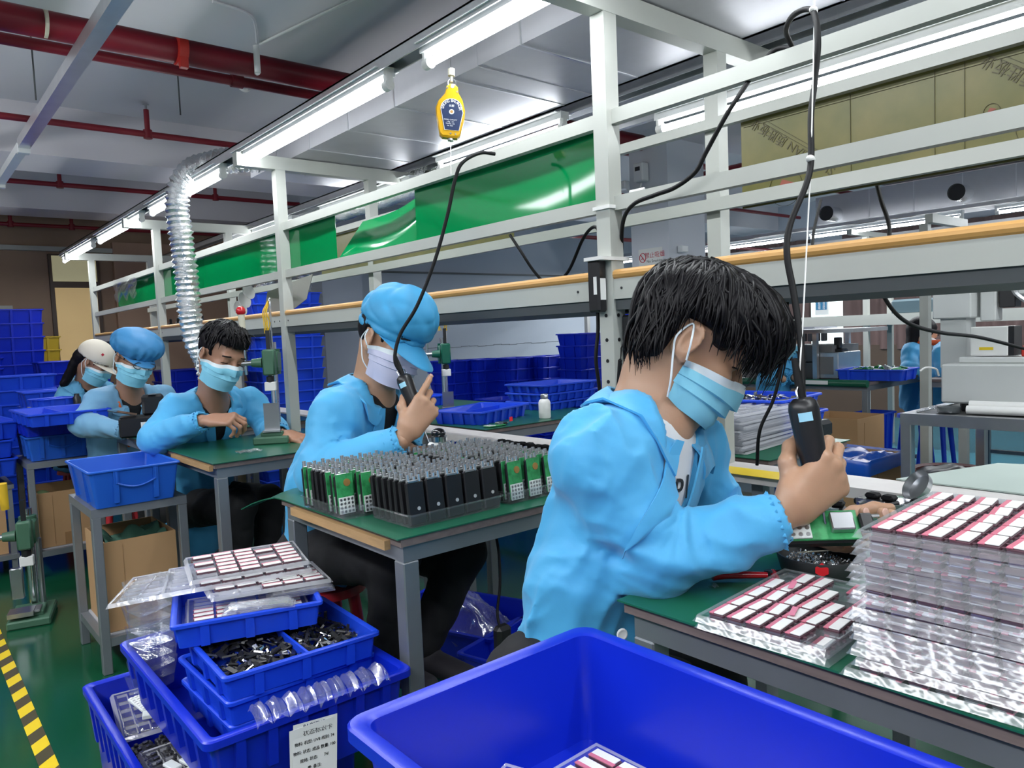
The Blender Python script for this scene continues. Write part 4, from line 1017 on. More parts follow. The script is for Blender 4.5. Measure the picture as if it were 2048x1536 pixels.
# ================================================================ people
def drape(fn, pts, off, it=5):
    P = np.array([tuple(p) for p in pts], np.float32); e = .004
    for _ in range(it):
        d = fn(P); g = np.stack([fn(P + np.eye(3, dtype=np.float32)[k] * e) - fn(P - np.eye(3, dtype=np.float32)[k] * e) for k in range(3)], 1)
        n = np.linalg.norm(g, axis=1, keepdims=True); g = g / np.maximum(n, 1e-6); P = P - g * (d - off)[:, None]
    return [Vector(map(float, p)) for p in P], [Vector(map(float, q)) for q in g]
def sheet_between(A, B, nv, fn=None, off=.005, t=.003, bulge=0.0):
    """cloth sheet spanning curve A -> curve B, draped over an implicit surface, with thickness"""
    nu = len(A) - 1; pts = [A[i].lerp(B[i], j / nv) for j in range(nv + 1) for i in range(nu + 1)]
    if fn is not None: pts, nr = drape(fn, pts, off)
    else: nr = [Vector((0, 0, 1))] * len(pts)
    m = MB(); k = nu + 1; N = len(pts)
    m.v = [tuple(p + n * t) for p, n in zip(pts, nr)] + [tuple(p - n * .001) for p, n in zip(pts, nr)]
    for j in range(nv):
        for i in range(nu):
            q = (j * k + i, j * k + i + 1, (j + 1) * k + i + 1, (j + 1) * k + i); m.f.append(q); m.f.append(tuple(N + a for a in q[::-1]))
    for i in range(nu): a, b = i, i + 1; m.f.append((a + N, b + N, b, a)); a, b = nv * k + i, nv * k + i + 1; m.f.append((a, b, b + N, a + N))
    for j in range(nv): a, b = j * k, (j + 1) * k; m.f.append((a, b, b + N, a + N)); a, b = j * k + nu, (j + 1) * k + nu; m.f.append((a + N, b + N, b, a))
    m.mi = [0] * len(m.f); return m
def person(label, J, torso_f, head, hs=1.15, skin='skin', coat='coat', shirt='blackcloth', trousers=True, h_body=.0065, h_coat=.0075,
           hands=(), vdrop=.20, hem=None, fold=.012, fk=42., fph=0., name='person', collar=True, openw=.010, osh=0.0, rx=.158, hipr=None, shoes=True, legs=True):
    S = hs; U3 = {k: U(*v) for k, v in J.items()}
    root = thing(name, label, 'person', (U3['hip'].x, U3['hip'].y, 0)); off = -Vector(root.location)
    f = camdir(*torso_f); up = (U3['neck'] - U3['hip']).normalized(); f = (f - up * f.dot(up)).normalized(); l = up.cross(f)
    hd = Head(U(*head[0]), camdir(*head[1]), camdir(*head[2]), S); Mi = np.array(hd.M.inverted()); hw = hd.w
    nk, shR, shL, hip = U3['neck'], U3['shR'], U3['shL'], U3['hip']; waist = U3.get('waist', nk.lerp(hip, .6))
    chest = nk.lerp(waist, .38) + f * .005
    skull = hw((-.03, 0, -.03)); jaw = hw((.0, 0, -.05))
    Rx, F = rx * S, .70
    arms = [(shR, U3['elR'], U3['wrR']), (shL, U3['elL'], U3['wrL'])]
    Rt = hipr or Rx * .98
    hemp = U(*hem) if hem else hip - up * .12
    def torso(P, g, low):
        d = rcf(P, chest - up * .02, waist, Rx + g, Rx * .94 + g, f, F)
        d = smin(d, rcf(P, waist, low, Rx * .95 + g, Rt + g, f, F), .05)
        for s in (shR, shL): d = smin(d, rc(P, s - up * .010 + (nk - s) * .12, nk.lerp(chest, .22), .052 * S + g, .060 * S + g), .075)
        return d
    # ---- body: head, neck, trunk, arms and legs in one surface
    def body(P):
        Q = P @ Mi[:3, :3].T.astype(np.float32) + Mi[:3, 3].astype(np.float32)
        d = head_sdf(Q) * S
        d = smin(d, rc(P, skull, nk + up * .01, .055 * S, .060 * S), .03 * S); d = smin(d, rc(P, jaw, nk + f * .035 - up * .01, .040 * S, .050 * S), .03)
        d = smin(d, torso(P, -.03, hip), .04)
        for s, e, wv in arms: d = smin(d, rc(P, s, e, .045 * S, .040 * S), .03); d = smin(d, rc(P, e, wv, .038 * S, .026 * S), .02)
        if legs:
            for q in 'RL':
                k, a = U3['kn' + q], U3['an' + q]; hp = hip + l * (-.09 if q == 'R' else .09) * S - up * .02
                d = smin(d, rc(P, hp, k, .075 * S, .052 * S), .03); d = smin(d, rc(P, k, a, .050 * S, .034 * S), .02)
        return d
    pts = list(U3.values()) + [hw((.13, 0, 0)), hw((-.13, 0, 0)), hw((0, 0, .15)), hw((0, .1, 0)), hw((0, -.1, 0)), hw((0, 0, -.13))]
    if not legs: pts = [p for k, p in zip(list(U3) + ['x'] * 6, pts) if k[:2] not in ('kn', 'an')]
    lo = np.array([min(p[k] for p in pts) for k in range(3)]) - .22; hi = np.array([max(p[k] for p in pts) for k in range(3)]) + .22
    Vs, Fs = [], []
    # fine head, coarser rest, merged into one mesh
    hc = np.array(hd.w((0, 0, 0)))
    V, Fc = sdf_mesh(body, lo, hi, h_body); Vs.append(V + np.array(off)); Fs.append(Fc)
    nails = []
    for (which, curls, thumb, xd, zd) in hands:
        wv = U3['wr' + which]; sd = 1 if which == 'R' else -1
        hv, hf, nl = hand_mesh(curls, thumb, side=sd, h=.0022 if h_coat < .008 else .003)
        M4 = hand_frame(wv, camdir(*xd), camdir(*zd), S)
        M4.translation = Vector(wv) + (M4.to_3x3() @ Vector((.035, 0, 0)))
        Vs.append(xf_np(M4, hv) + np.array(off)); Fs.append(hf)
        for c, d, u, r in nl:
            c = c * np.array([1, sd, 1]); d = d * np.array([1, sd, 1]); nails.append((M4 @ Vector(c), (M4.to_3x3() @ Vector(d)).normalized(), (M4.to_3x3() @ Vector(u)).normalized(), r * S))
        U3['hand' + which] = M4
    b = mesh_from(Vs, Fs, 'body', M[skin], root)
    if nails:
        m = MB()
        for c, d, u, r in nails:
            y = u.cross(d); R = Matrix((d, y, u)).transposed(); m.sphere(c - root.location, 1, 10, (1, 1, 1)); n = 9 * 10
            cc = c - root.location; m.v[-n:] = [tuple(cc + R @ Vector(((v[0] - cc.x) * r * .85, (v[1] - cc.y) * r * .72, (v[2] - cc.z) * r * .16))) for v in m.v[-n:]]
        m.build('fingernails', M['nail'], b, smooth=180)
    eyes_part(hd, None); e = bpy.data.objects['lashes_and_brows']; e.name = 'brow'; e.parent = root; e.location = off
    # ---- shirt
    def shirt_fn(P):
        d = torso(P, -.014, hemp); d = smax(d, -((P - v3(hip)) @ v3(up)), .004); d = smin(d, rc(P, nk - up * .05, nk + up * .03, .066 * S, .062 * S), .02)
        pl = (P - v3(nk + up * .016 + f * .0)) @ v3((up + f * .15).normalized()); return smax(d, pl, .006)
    V, Fc = sdf_mesh(shirt_fn, lo, hi, .009); so = mesh_from([V + np.array(off)], [Fc], 'shirt', M[shirt], root)
    # ---- coat
    vpt = nk + f * (Rx * F + .02) - up * vdrop - l * osh
    el = [a[1] for a in arms]
    def coat_raw(P):
        d = torso(P, 0, hemp)
        for s, e, wv in arms:
            ew = e.lerp(wv, .94)
            d = smin(d, rc(P, s - up * .022 + (nk - s) * .10, e, .064 * S, .064 * S), .055)
            d = smin(d, rc(P, e, ew, .063 * S, .044 * S), .035)
        pl = -((P - v3(hemp)) @ v3(up)); return smax(d, pl, .004)
    def coat_full(P):
        d = coat_raw(P); Pl, Pf, Pu = P @ v3(l), P @ v3(f), P @ v3(up)
        # hanging folds on the trunk: long in the up-down direction, drifting sideways
        Q = np.stack([(Pl + .25 * Pu) * fk * .42 + fph, (Pf - .15 * Pu) * fk * .42, Pu * fk * .11 + fph * 3], 1)
        g = fold * (creases(Q) + .45 * creases(np.stack([Q[:, 0] * .5 + Pu * 9, Q[:, 1] * .5 - Pu * 7, Q[:, 2] * 2], 1)))
        wa = np.zeros(len(P), np.float32); ga = np.zeros(len(P), np.float32)
        for i, (s, e, wv) in enumerate(arms):      # long folds down the sleeve, creases gathered inside the elbow and at the cuff
            L1, L2 = (e - s).length, (wv - e).length; d1, d2 = v3((e - s) / L1), v3((wv - e) / L2)
            q1 = np.clip((P - v3(s)) @ d1, 0, L1); q2 = np.clip((P - v3(e)) @ d2, 0, L2)
            r1 = np.linalg.norm(P - v3(s) - q1[:, None] * d1, axis=1); r2 = np.linalg.norm(P - v3(e) - q2[:, None] * d2, axis=1)
            fore = np.clip((r1 - r2) / .05 + .5, 0, 1); sl = q1 * (1 - fore) + (L1 + q2) * fore; r = np.minimum(r1, r2)
            side = v3((e - s).cross(wv - e).normalized()); inn = v3(((s + wv) / 2 - e).normalized())
            a = (P - v3(e)) @ side; b = (P - v3(e)) @ inn
            lon = creases(np.stack([a * 13 + sl * 5 + i * 5 + fph, b * 13 - sl * 3, sl * 4.5 + fph], 1))
            crs = creases(np.stack([sl * 24 + 1.2 * np.sin(a * 20) + fph, a * 7 + i * 9, b * 7], 1))
            we = np.exp(-((sl - L1) / .11) ** 2) * (.35 + .65 * np.clip(b / .05, 0, 1)); wc = np.exp(-((sl - L1 - L2 * .95) / .035) ** 2)
            w = np.clip((.115 - r) / .05, 0, 1) * np.clip((sl - .03) / .10, 0, 1)
            ga = ga * (1 - w) + w * (fold * 1.15 * lon * (1 - .6 * we) * (1 - wc) + .013 * we * crs + .004 * wc * creases(np.stack([sl * 9, a * 60, b * 60], 1))); wa = np.maximum(wa, w)
        return d - (g * (1 - wa) + ga)
    def coat_fn(P):
        d = coat_full(P)
        o = rc(P, nk + f * .055 + up * .02, vpt, .068 * S, openw)
        o = smin(o, rc(P, nk + up * .02, nk + up * .10, .066 * S, .085 * S), .02)
        d = smax(d, -o, .006)
        for s, e, wv in arms:       # open cuff
            d = smax(d, -rc(P, e.lerp(wv, .90), e.lerp(wv, 1.15), .030 * S, .033 * S), .003)
        return d
    V, Fc = sdf_mesh(coat_fn, lo, hi, h_coat); co = mesh_from([V + np.array(off)], [Fc], 'coat', M[coat], root)
    cf = coat_full
    if collar:
        A, B = [], []
        for i in range(29):
            th = math.radians(-152 + 304 * i / 28); c, s = math.cos(th), math.sin(th); fr = (1 - c) / 2     # 0 back .. 1 front
            A.append(nk - f * c * (.070 + .028 * fr) * S + l * s * (.074 - .010 * fr) * S + up * (.035 - .075 * fr ** 1.6))
            B.append(nk - f * c * (.095 + .055 * fr) * S + l * s * (.115 + .012 * fr) * S + up * (-.012 - .085 * fr ** 1.5))
        m = sheet_between(A, B, 5, None); 
        P = [Vector(p) for p in m.v[:29 * 6]]; D, nr = drape(coat_raw, P, .010); k = 29
        Q = []
        for j in range(6):
            wgt = (j / 5) ** .7
            for i in range(29): Q.append(P[j * k + i].lerp(D[j * k + i], wgt))
        m.v = [tuple(q + n * .0035 + off) for q, n in zip(Q, nr)] + [tuple(q - n * .001 + off) for q, n in zip(Q, nr)]
        m.build('collar', M[coat], co, smooth=60)
        # lapels: turned back edges of the opening
        for sgn in (-1, 1):
            t0 = A[0] if sgn < 0 else A[-1]; t1 = vpt + l * sgn * max(.006, openw * S * .9)
            a = [t0.lerp(t1, i / 12) for i in range(13)]
            bb = [p + l * sgn * (.040 * S * math.sin(math.pi * min(1, (i / 12) * .9 + .12)) ** .8) - up * .0 for i, p in enumerate(a)]
            m = sheet_between(a, bb, 4, coat_raw, .007, .003); m.v = [tuple(Vector(v) + off) for v in m.v]
            m.build('lapel', M[coat], co, smooth=60)
    for s, e, wv in arms:           # gathered elastic cuff with a small frill
        d = (wv - e).normalized(); q = d.cross(Vector((.3, .2, 1))).normalized(); r_ = d.cross(q); c = e.lerp(wv, .90); m = MB()
        m.grid(lambda u, v: c + off + d * (v * .030 - .004) + (q * math.cos(u * 6.2832) + r_ * math.sin(u * 6.2832)) * ((.043 - .006 * math.sin(v * 3.1416) + .0030 * math.sin(u * 6.2832 * 21) * (.35 + v) + .0015 * math.sin(u * 6.2832 * 9)) * S), 130, 8)
        m.build('cuff', M[coat], co, smooth=180)
    # ---- trousers and shoes
    if legs and trousers:
        def tr(P):
            d = rcf(P, hip + up * .02, hip - up * .06, Rx * .72, Rx * .78, f, .8)
            for q in 'RL':
                k, a = U3['kn' + q], U3['an' + q]; hp = hip + l * (-.09 if q == 'R' else .09) * S - up * .03
                d = smin(d, rc(P, hp, k, .092 * S, .068 * S), .03); d = smin(d, rc(P, k, a, .066 * S, .050 * S), .02)
            return d + .008 * (ridges(P, 40., 1.) - .4)
        V, Fc = sdf_mesh(tr, lo, hi, .010); mesh_from([V + np.array(off)], [Fc], 'trousers', M['blackcloth'], root)
        if shoes:
            for q in 'RL':
                a = U3['an' + q]; fw = Vector((f.x, f.y, 0)).normalized()
                def sh(P):
                    d = rcf(P, a - Vector((0, 0, .055)) - fw * .02, a + fw * .15 * S - Vector((0, 0, .075)), .044 * S, .036 * S, (0, 0, 1), .8)
                    d = smin(d, rc(P, a, a - Vector((0, 0, .05)), .045, .042), .02)
                    return smax(d, -(P[:, 2] - (a.z - .105)), .004)
                V, Fc = sdf_mesh(sh, np.array(a) - .25, np.array(a) + .25, .007); so_ = mesh_from([V + np.array(off)], [Fc], 'shoe', M['shoe'], root)
    return dict(root=root, hd=hd, off=off, J=U3, coat=co, coat_fn=cf, coat_raw=coat_raw, f=f, up=up, l=l, nk=nk, vpt=vpt, S=S, shirt_fn=shirt_fn, body_fn=body)
def place(o, p):     # child meshes are written in world coordinates, shifted by the root's position
    o.location = p['off']; return o
def mask(p, ma, **k):
    o = mask_part(p['hd'], p['root'], M[ma], M['maskw'], **k); place(o, p); return o
def local_sdf(hd, fn):
    Mi = np.array(hd.M.inverted()).astype(np.float32); s = hd.sc
    return lambda P: fn(P @ Mi[:3, :3].T + Mi[:3, 3]) * s
def head_mesh(p, fn, lo, hi, h, name, ma):
    V, F = sdf_mesh(fn, lo, hi, h); V = xf_np(p['hd'].M, V) + np.array(p['off']); return mesh_from([V], [F], name, M[ma], p['root'])
def lanyard(p, ma='lanyard'):
    nk, f, l, up, S = p['nk'], p['f'], p['l'], p['up'], p['S']; m = MB()
    for s in (-1, 1):
        a = [nk + l * s * .07 * S + up * .03, nk + l * s * .075 * S + f * .06, nk + l * s * .05 * S + f * .11 - up * .10, nk + l * s * .02 + f * .13 - up * .24, nk + f * .14 - up * .30]
        q = spline(a, 6); d, n = drape(p['shirt_fn'], q, .012)
        for i in range(len(d) - 1): m.beam(d[i] + p['off'], d[i + 1] + p['off'], .013, .0015, up=n[i])
    return m.build('lanyard', M[ma], p['root'])

# ---------------------------------------------------------------- worker in front (open coat, white shirt, black hair)
P1 = person('young man with bare black hair and white t-shirt under an open sky blue coat',
    dict(neck=(1290, 832, 1.50), shR=(1196, 905, 1.34), shL=(1392, 890, 1.66), waist=(1216, 1120, 1.50), hip=(1150, 1330, 1.50), elR=(1318, 1112, 1.34), wrR=(1548, 1042, 1.31),
         elL=(1430, 1050, 1.74), wrL=(1602, 1050, 1.54), knR=(1330, 1400, 1.42), knL=(1420, 1370, 1.65), anR=(1300, 1700, 1.5), anL=(1390, 1680, 1.7)),
    (.74, .05, -.67), ((1366, 696, 1.49), (.842, .535, -.04), (.535, -.842, -.02)), shirt='tshirt', h_body=.0052, h_coat=.0056, openw=.064, osh=.066, vdrop=.235, hem=(1118, 1490, 1.5), fold=.023, fk=30.,
    hands=(('R', GRIP, TH_GRIP, (.80, -.60, .05), (.05, .12, -1)),
           ('L', [(22, 48, 30), (24, 52, 32), (26, 54, 32), (30, 56, 34)], [((.35, .75, -.60), .044, .015, .0125), ((.35, .85, -.25), .034, .012, .0105), ((.3, .95, .0), .028, .0108, .0085)], (.30, .12, -.93), (.0, .97, .18))), rx=.150)
mask(P1, 'maskb', drop=.014, low=-.080)
def hair1(Q):
    d = ell(Q, (-.010, 0, .058), (.106, .092, .095)); d = smin(d, ell(Q, (.058, 0, .078), (.086, .084, .078)), .03)
    d = smin(d, ell(Q, (.104, -.005, .070), (.042, .068, .046)), .03); d = smin(d, ell(Q, (-.044, 0, -.012), (.042, .068, .054)), .03)
    x, y, z = Q[:, 0], np.abs(Q[:, 1]), Q[:, 2]
    face = np.minimum(x - .055 + .5 * np.clip(.03 - z, 0, .1), .050 + .10 * np.clip(x - .06, 0, .1) - z)            # keep the face clear below the fringe
    d = smax(d, face, .012)
    ear = np.maximum(np.maximum(np.abs(x + .004) - .030, z - .038), .045 - y); d = smax(d, -ear, .008)
    d = smax(d, np.minimum(.022 - z, x + .005), .010); d = smax(d, -z - .075, .01)
    return d + .005 * (ridges(Q, 150., .5, warp=.8, dirs=((.1, 1, .1), (.3, .9, .2), (-.2, .95, .1))) - .4)
hb = head_mesh(P1, hair1, (-.13, -.12, -.11), (.17, .12, .18), .0032, 'hair', 'hair')
def locks(p, ends, n, base, c0, crown, ma='hairs', r0=.0042, jit=.010, fn=None, nm='hair_locks', seed=3):
    rr = random.Random(seed); m = MB(); c0 = Vector(c0)
    for k in range(n):
        t = rr.random() * (len(ends) - 1); i = int(t); e = Vector(ends[i]).lerp(Vector(ends[i + 1]), t - i)
        e = e + Vector((rr.gauss(0, jit), rr.gauss(0, jit * .7), rr.gauss(0, jit)))
        st = Vector(crown) + Vector((rr.gauss(0, .022), rr.gauss(0, .030), rr.gauss(0, .004)))
        s0 = rr.uniform(.0, .55); P = []
        a = (st - c0); b = (e - c0); ra, rb = a.length, b.length
        for q in range(11):
            u = s0 + (1 - s0) * q / 10; d = a.normalized().slerp(b.normalized(), u) if a.angle(b) < 3.1 else a.normalized().lerp(b.normalized(), u)
            P.append(c0 + d * (ra * (1 - u) + rb * u))
        if fn is not None:
            D, _ = drape(fn, P, rr.uniform(.0005, .006), 3)
            P = [D[q] if q < 7 else D[q].lerp(P[q], (q - 6) / 4.) for q in range(11)]
        P = [p['hd'].w(v) + p['off'] for v in P]; w0 = r0 * rr.uniform(.6, 1.25) * p['S']
        m.tube(P, w0, n=5, caps=False, rfun=lambda u: w0 * (1 - u ** 2.2) * (.55 + .45 * min(1, u * 5)) + .0003)
    return m.build(nm, M[ma], base, smooth=180)
E1 = [(.060, .088, .020), (.100, .070, .030), (.128, .045, .034), (.138, .015, .040), (.138, -.02, .040), (.128, -.045, .030), (.108, -.066, .014), (.085, -.078, .022), (.068, -.086, .018), (.056, -.088, .026)]
E2 = [(-.036, -.086, .020), (-.038, -.084, -.025), (-.042, -.076, -.058), (-.050, -.060, -.070), (-.060, -.03, -.072), (-.064, .0, -.070), (-.060, .04, -.066), (-.05, .075, -.05), (-.04, .088, .02)]
locks(P1, E1, 210, hb, (.01, 0, .03), (-.045, -.01, .145), fn=hair1, seed=3, jit=.015)
E3 = [(.062, -.086, .022), (.045, -.090, .036), (.02, -.094, .044), (-.01, -.095, .046), (-.035, -.092, .036), (-.045, -.088, .010)]
locks(P1, E3, 110, hb, (.0, 0, .03), (-.04, -.015, .145), fn=hair1, seed=8, jit=.006, nm='side_locks')
locks(P1, E2, 150, hb, (-.005, 0, .02), (-.055, -.01, .142), fn=hair1, seed=5, jit=.007, nm='nape_locks')
# lettering on the t-shirt
def on_shirt(p, px, py):
    o = Vector(CPOS); r = Vector(_ray(px, py)).normalized(); t = .6
    for _ in range(60):
        d = float(p['shirt_fn'](np.array([tuple(o + r * t)], np.float32))[0]); t += d * .8
        if abs(d) < .0005: break
    return o + r * t
def shirt_text(p, body, px, py, size):
    a = on_shirt(p, px, py); b = on_shirt(p, px + 14, py - 1); c = on_shirt(p, px, py - 14)
    t = text_obj('printed_letter', body, size, M['ink'], None, None, thick=.0006); n = (b - a).cross(c - a).normalized()
    t.matrix_local = Matrix.Translation(p['off']) @ frame4(a + n * .003, b - a, c - a); t.parent = p['root']; return t
for ch, px, py in (('Y', 1337, 990), ('P', 1354, 983), ('I', 1371, 975)): shirt_text(P1, ch, px, py, .066)
shirt_text(P1, 'I', 1356, 1036, .05)
m = MB(); c = U(1244, 1268, 1.335); R = Matrix((camdir(1, .1, .3), camdir(.1, -1, 0), camdir(0, 0, -1))).transposed()
m.lathe([(.0, .004), (.006, .004), (.0085, .005), (.0105, .004), (.0105, 0), (0, 0)], c + P1['off'], 20, R); m.build('button', M['label'], P1['coat'], smooth=40)

# ---------------------------------------------------------------- worker in the peaked cap
P2 = person('man in sky blue coat and peaked blue cap with lilac mask, holding a screwdriver upright',
    dict(neck=(742, 782, 2.62), shR=(664, 822, 2.44), shL=(822, 812, 2.80), waist=(672, 960, 2.64), hip=(660, 1085, 2.68), elR=(640, 945, 2.40), wrR=(800, 882, 2.34), elL=(800, 935, 2.72), wrL=(815, 902, 2.42),
         knR=(790, 1118, 2.30), anR=(768, 1300, 2.42), knL=(925, 1105, 2.50), anL=(850, 1285, 2.50)),
    (.84, .05, -.54), ((776, 688, 2.56), (.80, .36, -.48), (.33, -.93, -.12)), skin='skin', h_body=.0075, h_coat=.0085, vdrop=.30, hem=(655, 1140, 2.68), fold=.013, fk=36., fph=1.1,
    hands=(('R', [(18, 30, 18), (58, 78, 42), (66, 80, 42), (72, 80, 42)], TH_GRIP, (.60, -.80, .05), (.15, .12, -1)),
           ('L', [(40, 40, 25)] * 4, TH_GRIP, (.85, .2, -.5), (.1, -.9, -.4))))
mask(P2, 'maskv')
def cap2(Q):
    d = ell(Q, (.0, 0, .078), (.116, .096, .106)); d = smin(d, ell(Q, (.045, 0, .098), (.082, .085, .082)), .03)
    band = np.abs(Q[:, 2] - .052 + .10 * (Q[:, 0])) ; d = d + .006 * np.exp(-(band / .006) ** 2)
    d = d + .006 * (ridges(Q, 70., 2.) - .45); d = smax(d, -(Q[:, 2] - .028 + .12 * Q[:, 0] * (Q[:, 0] > 0) - .04 * np.clip(-Q[:, 0] - .04, 0, .1) * 0), .006)
    inner = ell(Q, (.0, 0, .06), (.104, .084, .088)); return smax(d, -inner, .004)
cp = head_mesh(P2, cap2, (-.14, -.12, -.01), (.15, .12, .20), .005, 'cap', 'capb')
def visor(p, base, ma, x0=.088, L=.075, drop=.052, z0=.036, wy=.080):
    m = MB(); hd = p['hd']
    def g(t):
        def f(u, v):
            a = (u - .5) * 2; ang = a * 1.25; r = 1 + 0 * v
            bx = -.005 + (x0 + .012) * math.cos(ang) ; by = wy * math.sin(ang)
            ext = L * (1 - abs(a) ** 2.2) * v
            return hd.w((bx + ext, by * (1 + .1 * v), z0 - .012 * abs(a) ** 2 * 0 - drop * (ext / L) - .010 * (a * a) + t)) + p['off']
        return f
    m.grid(g(.0025), 22, 8); k = len(m.v); m.grid(g(0), 22, 8)
    for i in range(22): m.f.append((8 * 23 + i, 8 * 23 + i + 1, 8 * 23 + i + 1 + k, 8 * 23 + i + k)); m.mi.append(0)
    return m.build('visor', M[ma], base, smooth=60)
visor(P2, cp, 'capb', L=.080, drop=.060)
def hair_side(Q, low=-.03, fx=.035):
    d = ell(Q, (-.012, 0, .046), (.104, .083, .091)); x, y, z = Q[:, 0], np.abs(Q[:, 1]), Q[:, 2]
    d = smax(d, x - fx - .4 * np.clip(z - .03, 0, .1), .006); ear = np.maximum(np.maximum(np.abs(x + .004) - .028, z - .034), .045 - y); d = smax(d, -ear, .006)
    d = smax(d, np.minimum(-z + .005, x - .0), .006); return smax(d, low - z, .006)
head_mesh(P2, lambda Q: smax(hair_side(Q, -.045), Q[:, 2] - .07, .005), (-.13, -.11, -.08), (.10, .11, .10), .005, 'hair', 'hair')

# ---------------------------------------------------------------- short haired worker at the arbor press
P3 = person('short haired man in sky blue coat with orange lanyard, working at the green arbor press',
    dict(neck=(424, 800, 3.72), shR=(345, 815, 3.58), shL=(512, 800, 3.98), waist=(405, 900, 3.92), hip=(395, 1000, 4.02), elR=(312, 878, 3.52), wrR=(404, 842, 3.42), elL=(545, 862, 3.86), wrL=(560, 868, 3.60),
         knR=(480, 1010, 3.6), anR=(470, 1180, 3.7), knL=(540, 1000, 3.9), anL=(530, 1150, 3.9)),
    (.74, .05, -.66), ((440, 716, 3.56), (.74, .42, -.52), (.36, -.92, -.14)), skin='skin2', h_body=.0085, h_coat=.010, vdrop=.24, hem=(395, 1080, 4.02), fold=.014, fk=32., fph=2.3,
    hands=(('R', [(40, 60, 30), (46, 62, 30), (50, 62, 30), (55, 60, 30)], TH_GRIP, (.98, -.1, -.1), (-.1, -.85, -.5)),
           ('L', [(30, 40, 25)] * 4, TH_GRIP, (.9, .1, -.4), (.1, -.9, -.3))))
mask(P3, 'maskb'); lanyard(P3)
def hair3(Q):
    d = ell(Q, (-.010, 0, .056), (.108, .088, .098)); d = smin(d, ell(Q, (.045, 0, .105), (.055, .060, .040)), .03)
    x, y, z = Q[:, 0], np.abs(Q[:, 1]), Q[:, 2]; d = smax(d, np.minimum(x - .03, .078 - z), .010)
    ear = np.maximum(np.maximum(np.abs(x + .004) - .028, z - .034), .045 - y); d = smax(d, -ear, .006); d = smax(d, np.minimum(-z + .01, x + .0), .006); d = smax(d, -z - .03, .006)
    return d + .006 * (ridges(Q, 130., 1.) - .4)
h3 = head_mesh(P3, hair3, (-.13, -.11, -.07), (.13, .11, .18), .0055, 'hair', 'hair')
locks(P3, [(.10, .05, .11), (.115, 0, .12), (.10, -.05, .11), (.05, -.085, .06), (-.08, -.07, .05), (-.11, 0, .05), (-.06, .09, .06)], 130, h3, (0, 0, .03), (-.02, 0, .155), fn=hair3, r0=.005, jit=.012)

# ---------------------------------------------------------------- worker in the bouffant cap
P4 = person('man in faded blue coat and puffy blue bouffant cap, glasses and mask',
    dict(neck=(258, 790, 4.56), shR=(190, 800, 4.42), shL=(335, 790, 4.80), waist=(240, 870, 4.66), hip=(235, 950, 4.72), elR=(168, 848, 4.30), wrR=(250, 862, 4.16), elL=(355, 850, 4.66), wrL=(300, 868, 4.30),
         knR=(300, 960, 4.4), anR=(300, 1060, 4.5), knL=(340, 950, 4.6), anL=(340, 1050, 4.6)),
    (.74, .05, -.66), ((266, 722, 4.42), (.76, .38, -.52), (.33, -.93, -.14)), skin='skin2', coat='coat3', h_body=.010, h_coat=.012, vdrop=.22, hem=(235, 985, 4.72), fold=.014, fk=30., fph=3.1,
    hands=(('R', [(40, 50, 30)] * 4, TH_GRIP, (.9, .1, -.3), (0, -.9, -.4)), ('L', [(40, 50, 30)] * 4, TH_GRIP, (.7, .1, -.6), (0, -.9, -.4))))
mask(P4, 'maskb'); lanyard(P4)
def cap4(Q):
    d = ell(Q, (.0, 0, .095), (.138, .125, .078)); a = np.arctan2(Q[:, 1], Q[:, 0])
    d = d + (.006 * np.sin(a * 17 + 3 * np.sin(a * 3)) * np.clip((.11 - Q[:, 2]) / .06, 0, 1)) + .006 * (ridges(Q, 45., 1.) - .4)
    d = smin(d, ell(Q, (.005, 0, .048), (.106, .092, .024)), .012); d = smax(d, -(Q[:, 2] - .030), .006)
    return smax(d, -ell(Q, (.0, 0, .04), (.100, .084, .070)), .004)
c4 = head_mesh(P4, cap4, (-.17, -.15, -.0), (.17, .15, .19), .006, 'bouffant_cap', 'capb2')
visor(P4, c4, 'capb2', L=.045, drop=.030, z0=.044)
head_mesh(P4, lambda Q: smax(hair_side(Q, -.02), Q[:, 2] - .06, .005), (-.13, -.11, -.08), (.10, .11, .10), .007, 'hair', 'hair')
m = MB(); hd = P4['hd']
for s in (-1, 1):
    pts = hd.wl([(.112 - abs(math.sin(t)) * .0, s * (.034 + .024 * math.cos(t)), .014 + .017 * math.sin(t)) for t in np.linspace(0, 2 * math.pi, 17)]); m.tube(pts, .0022, n=6, caps=False)
    m.tube(hd.wl([(.112, s * .058, .018), (.06, s * .080, .02), (-.01, s * .084, .018)]), .0018, n=6)
m.tube(hd.wl([(.113, -.010, .018), (.118, 0, .021), (.113, .010, .018)]), .0018, n=6)
place(m.build('glasses', M['black'], P4['root'], smooth=60), P4)

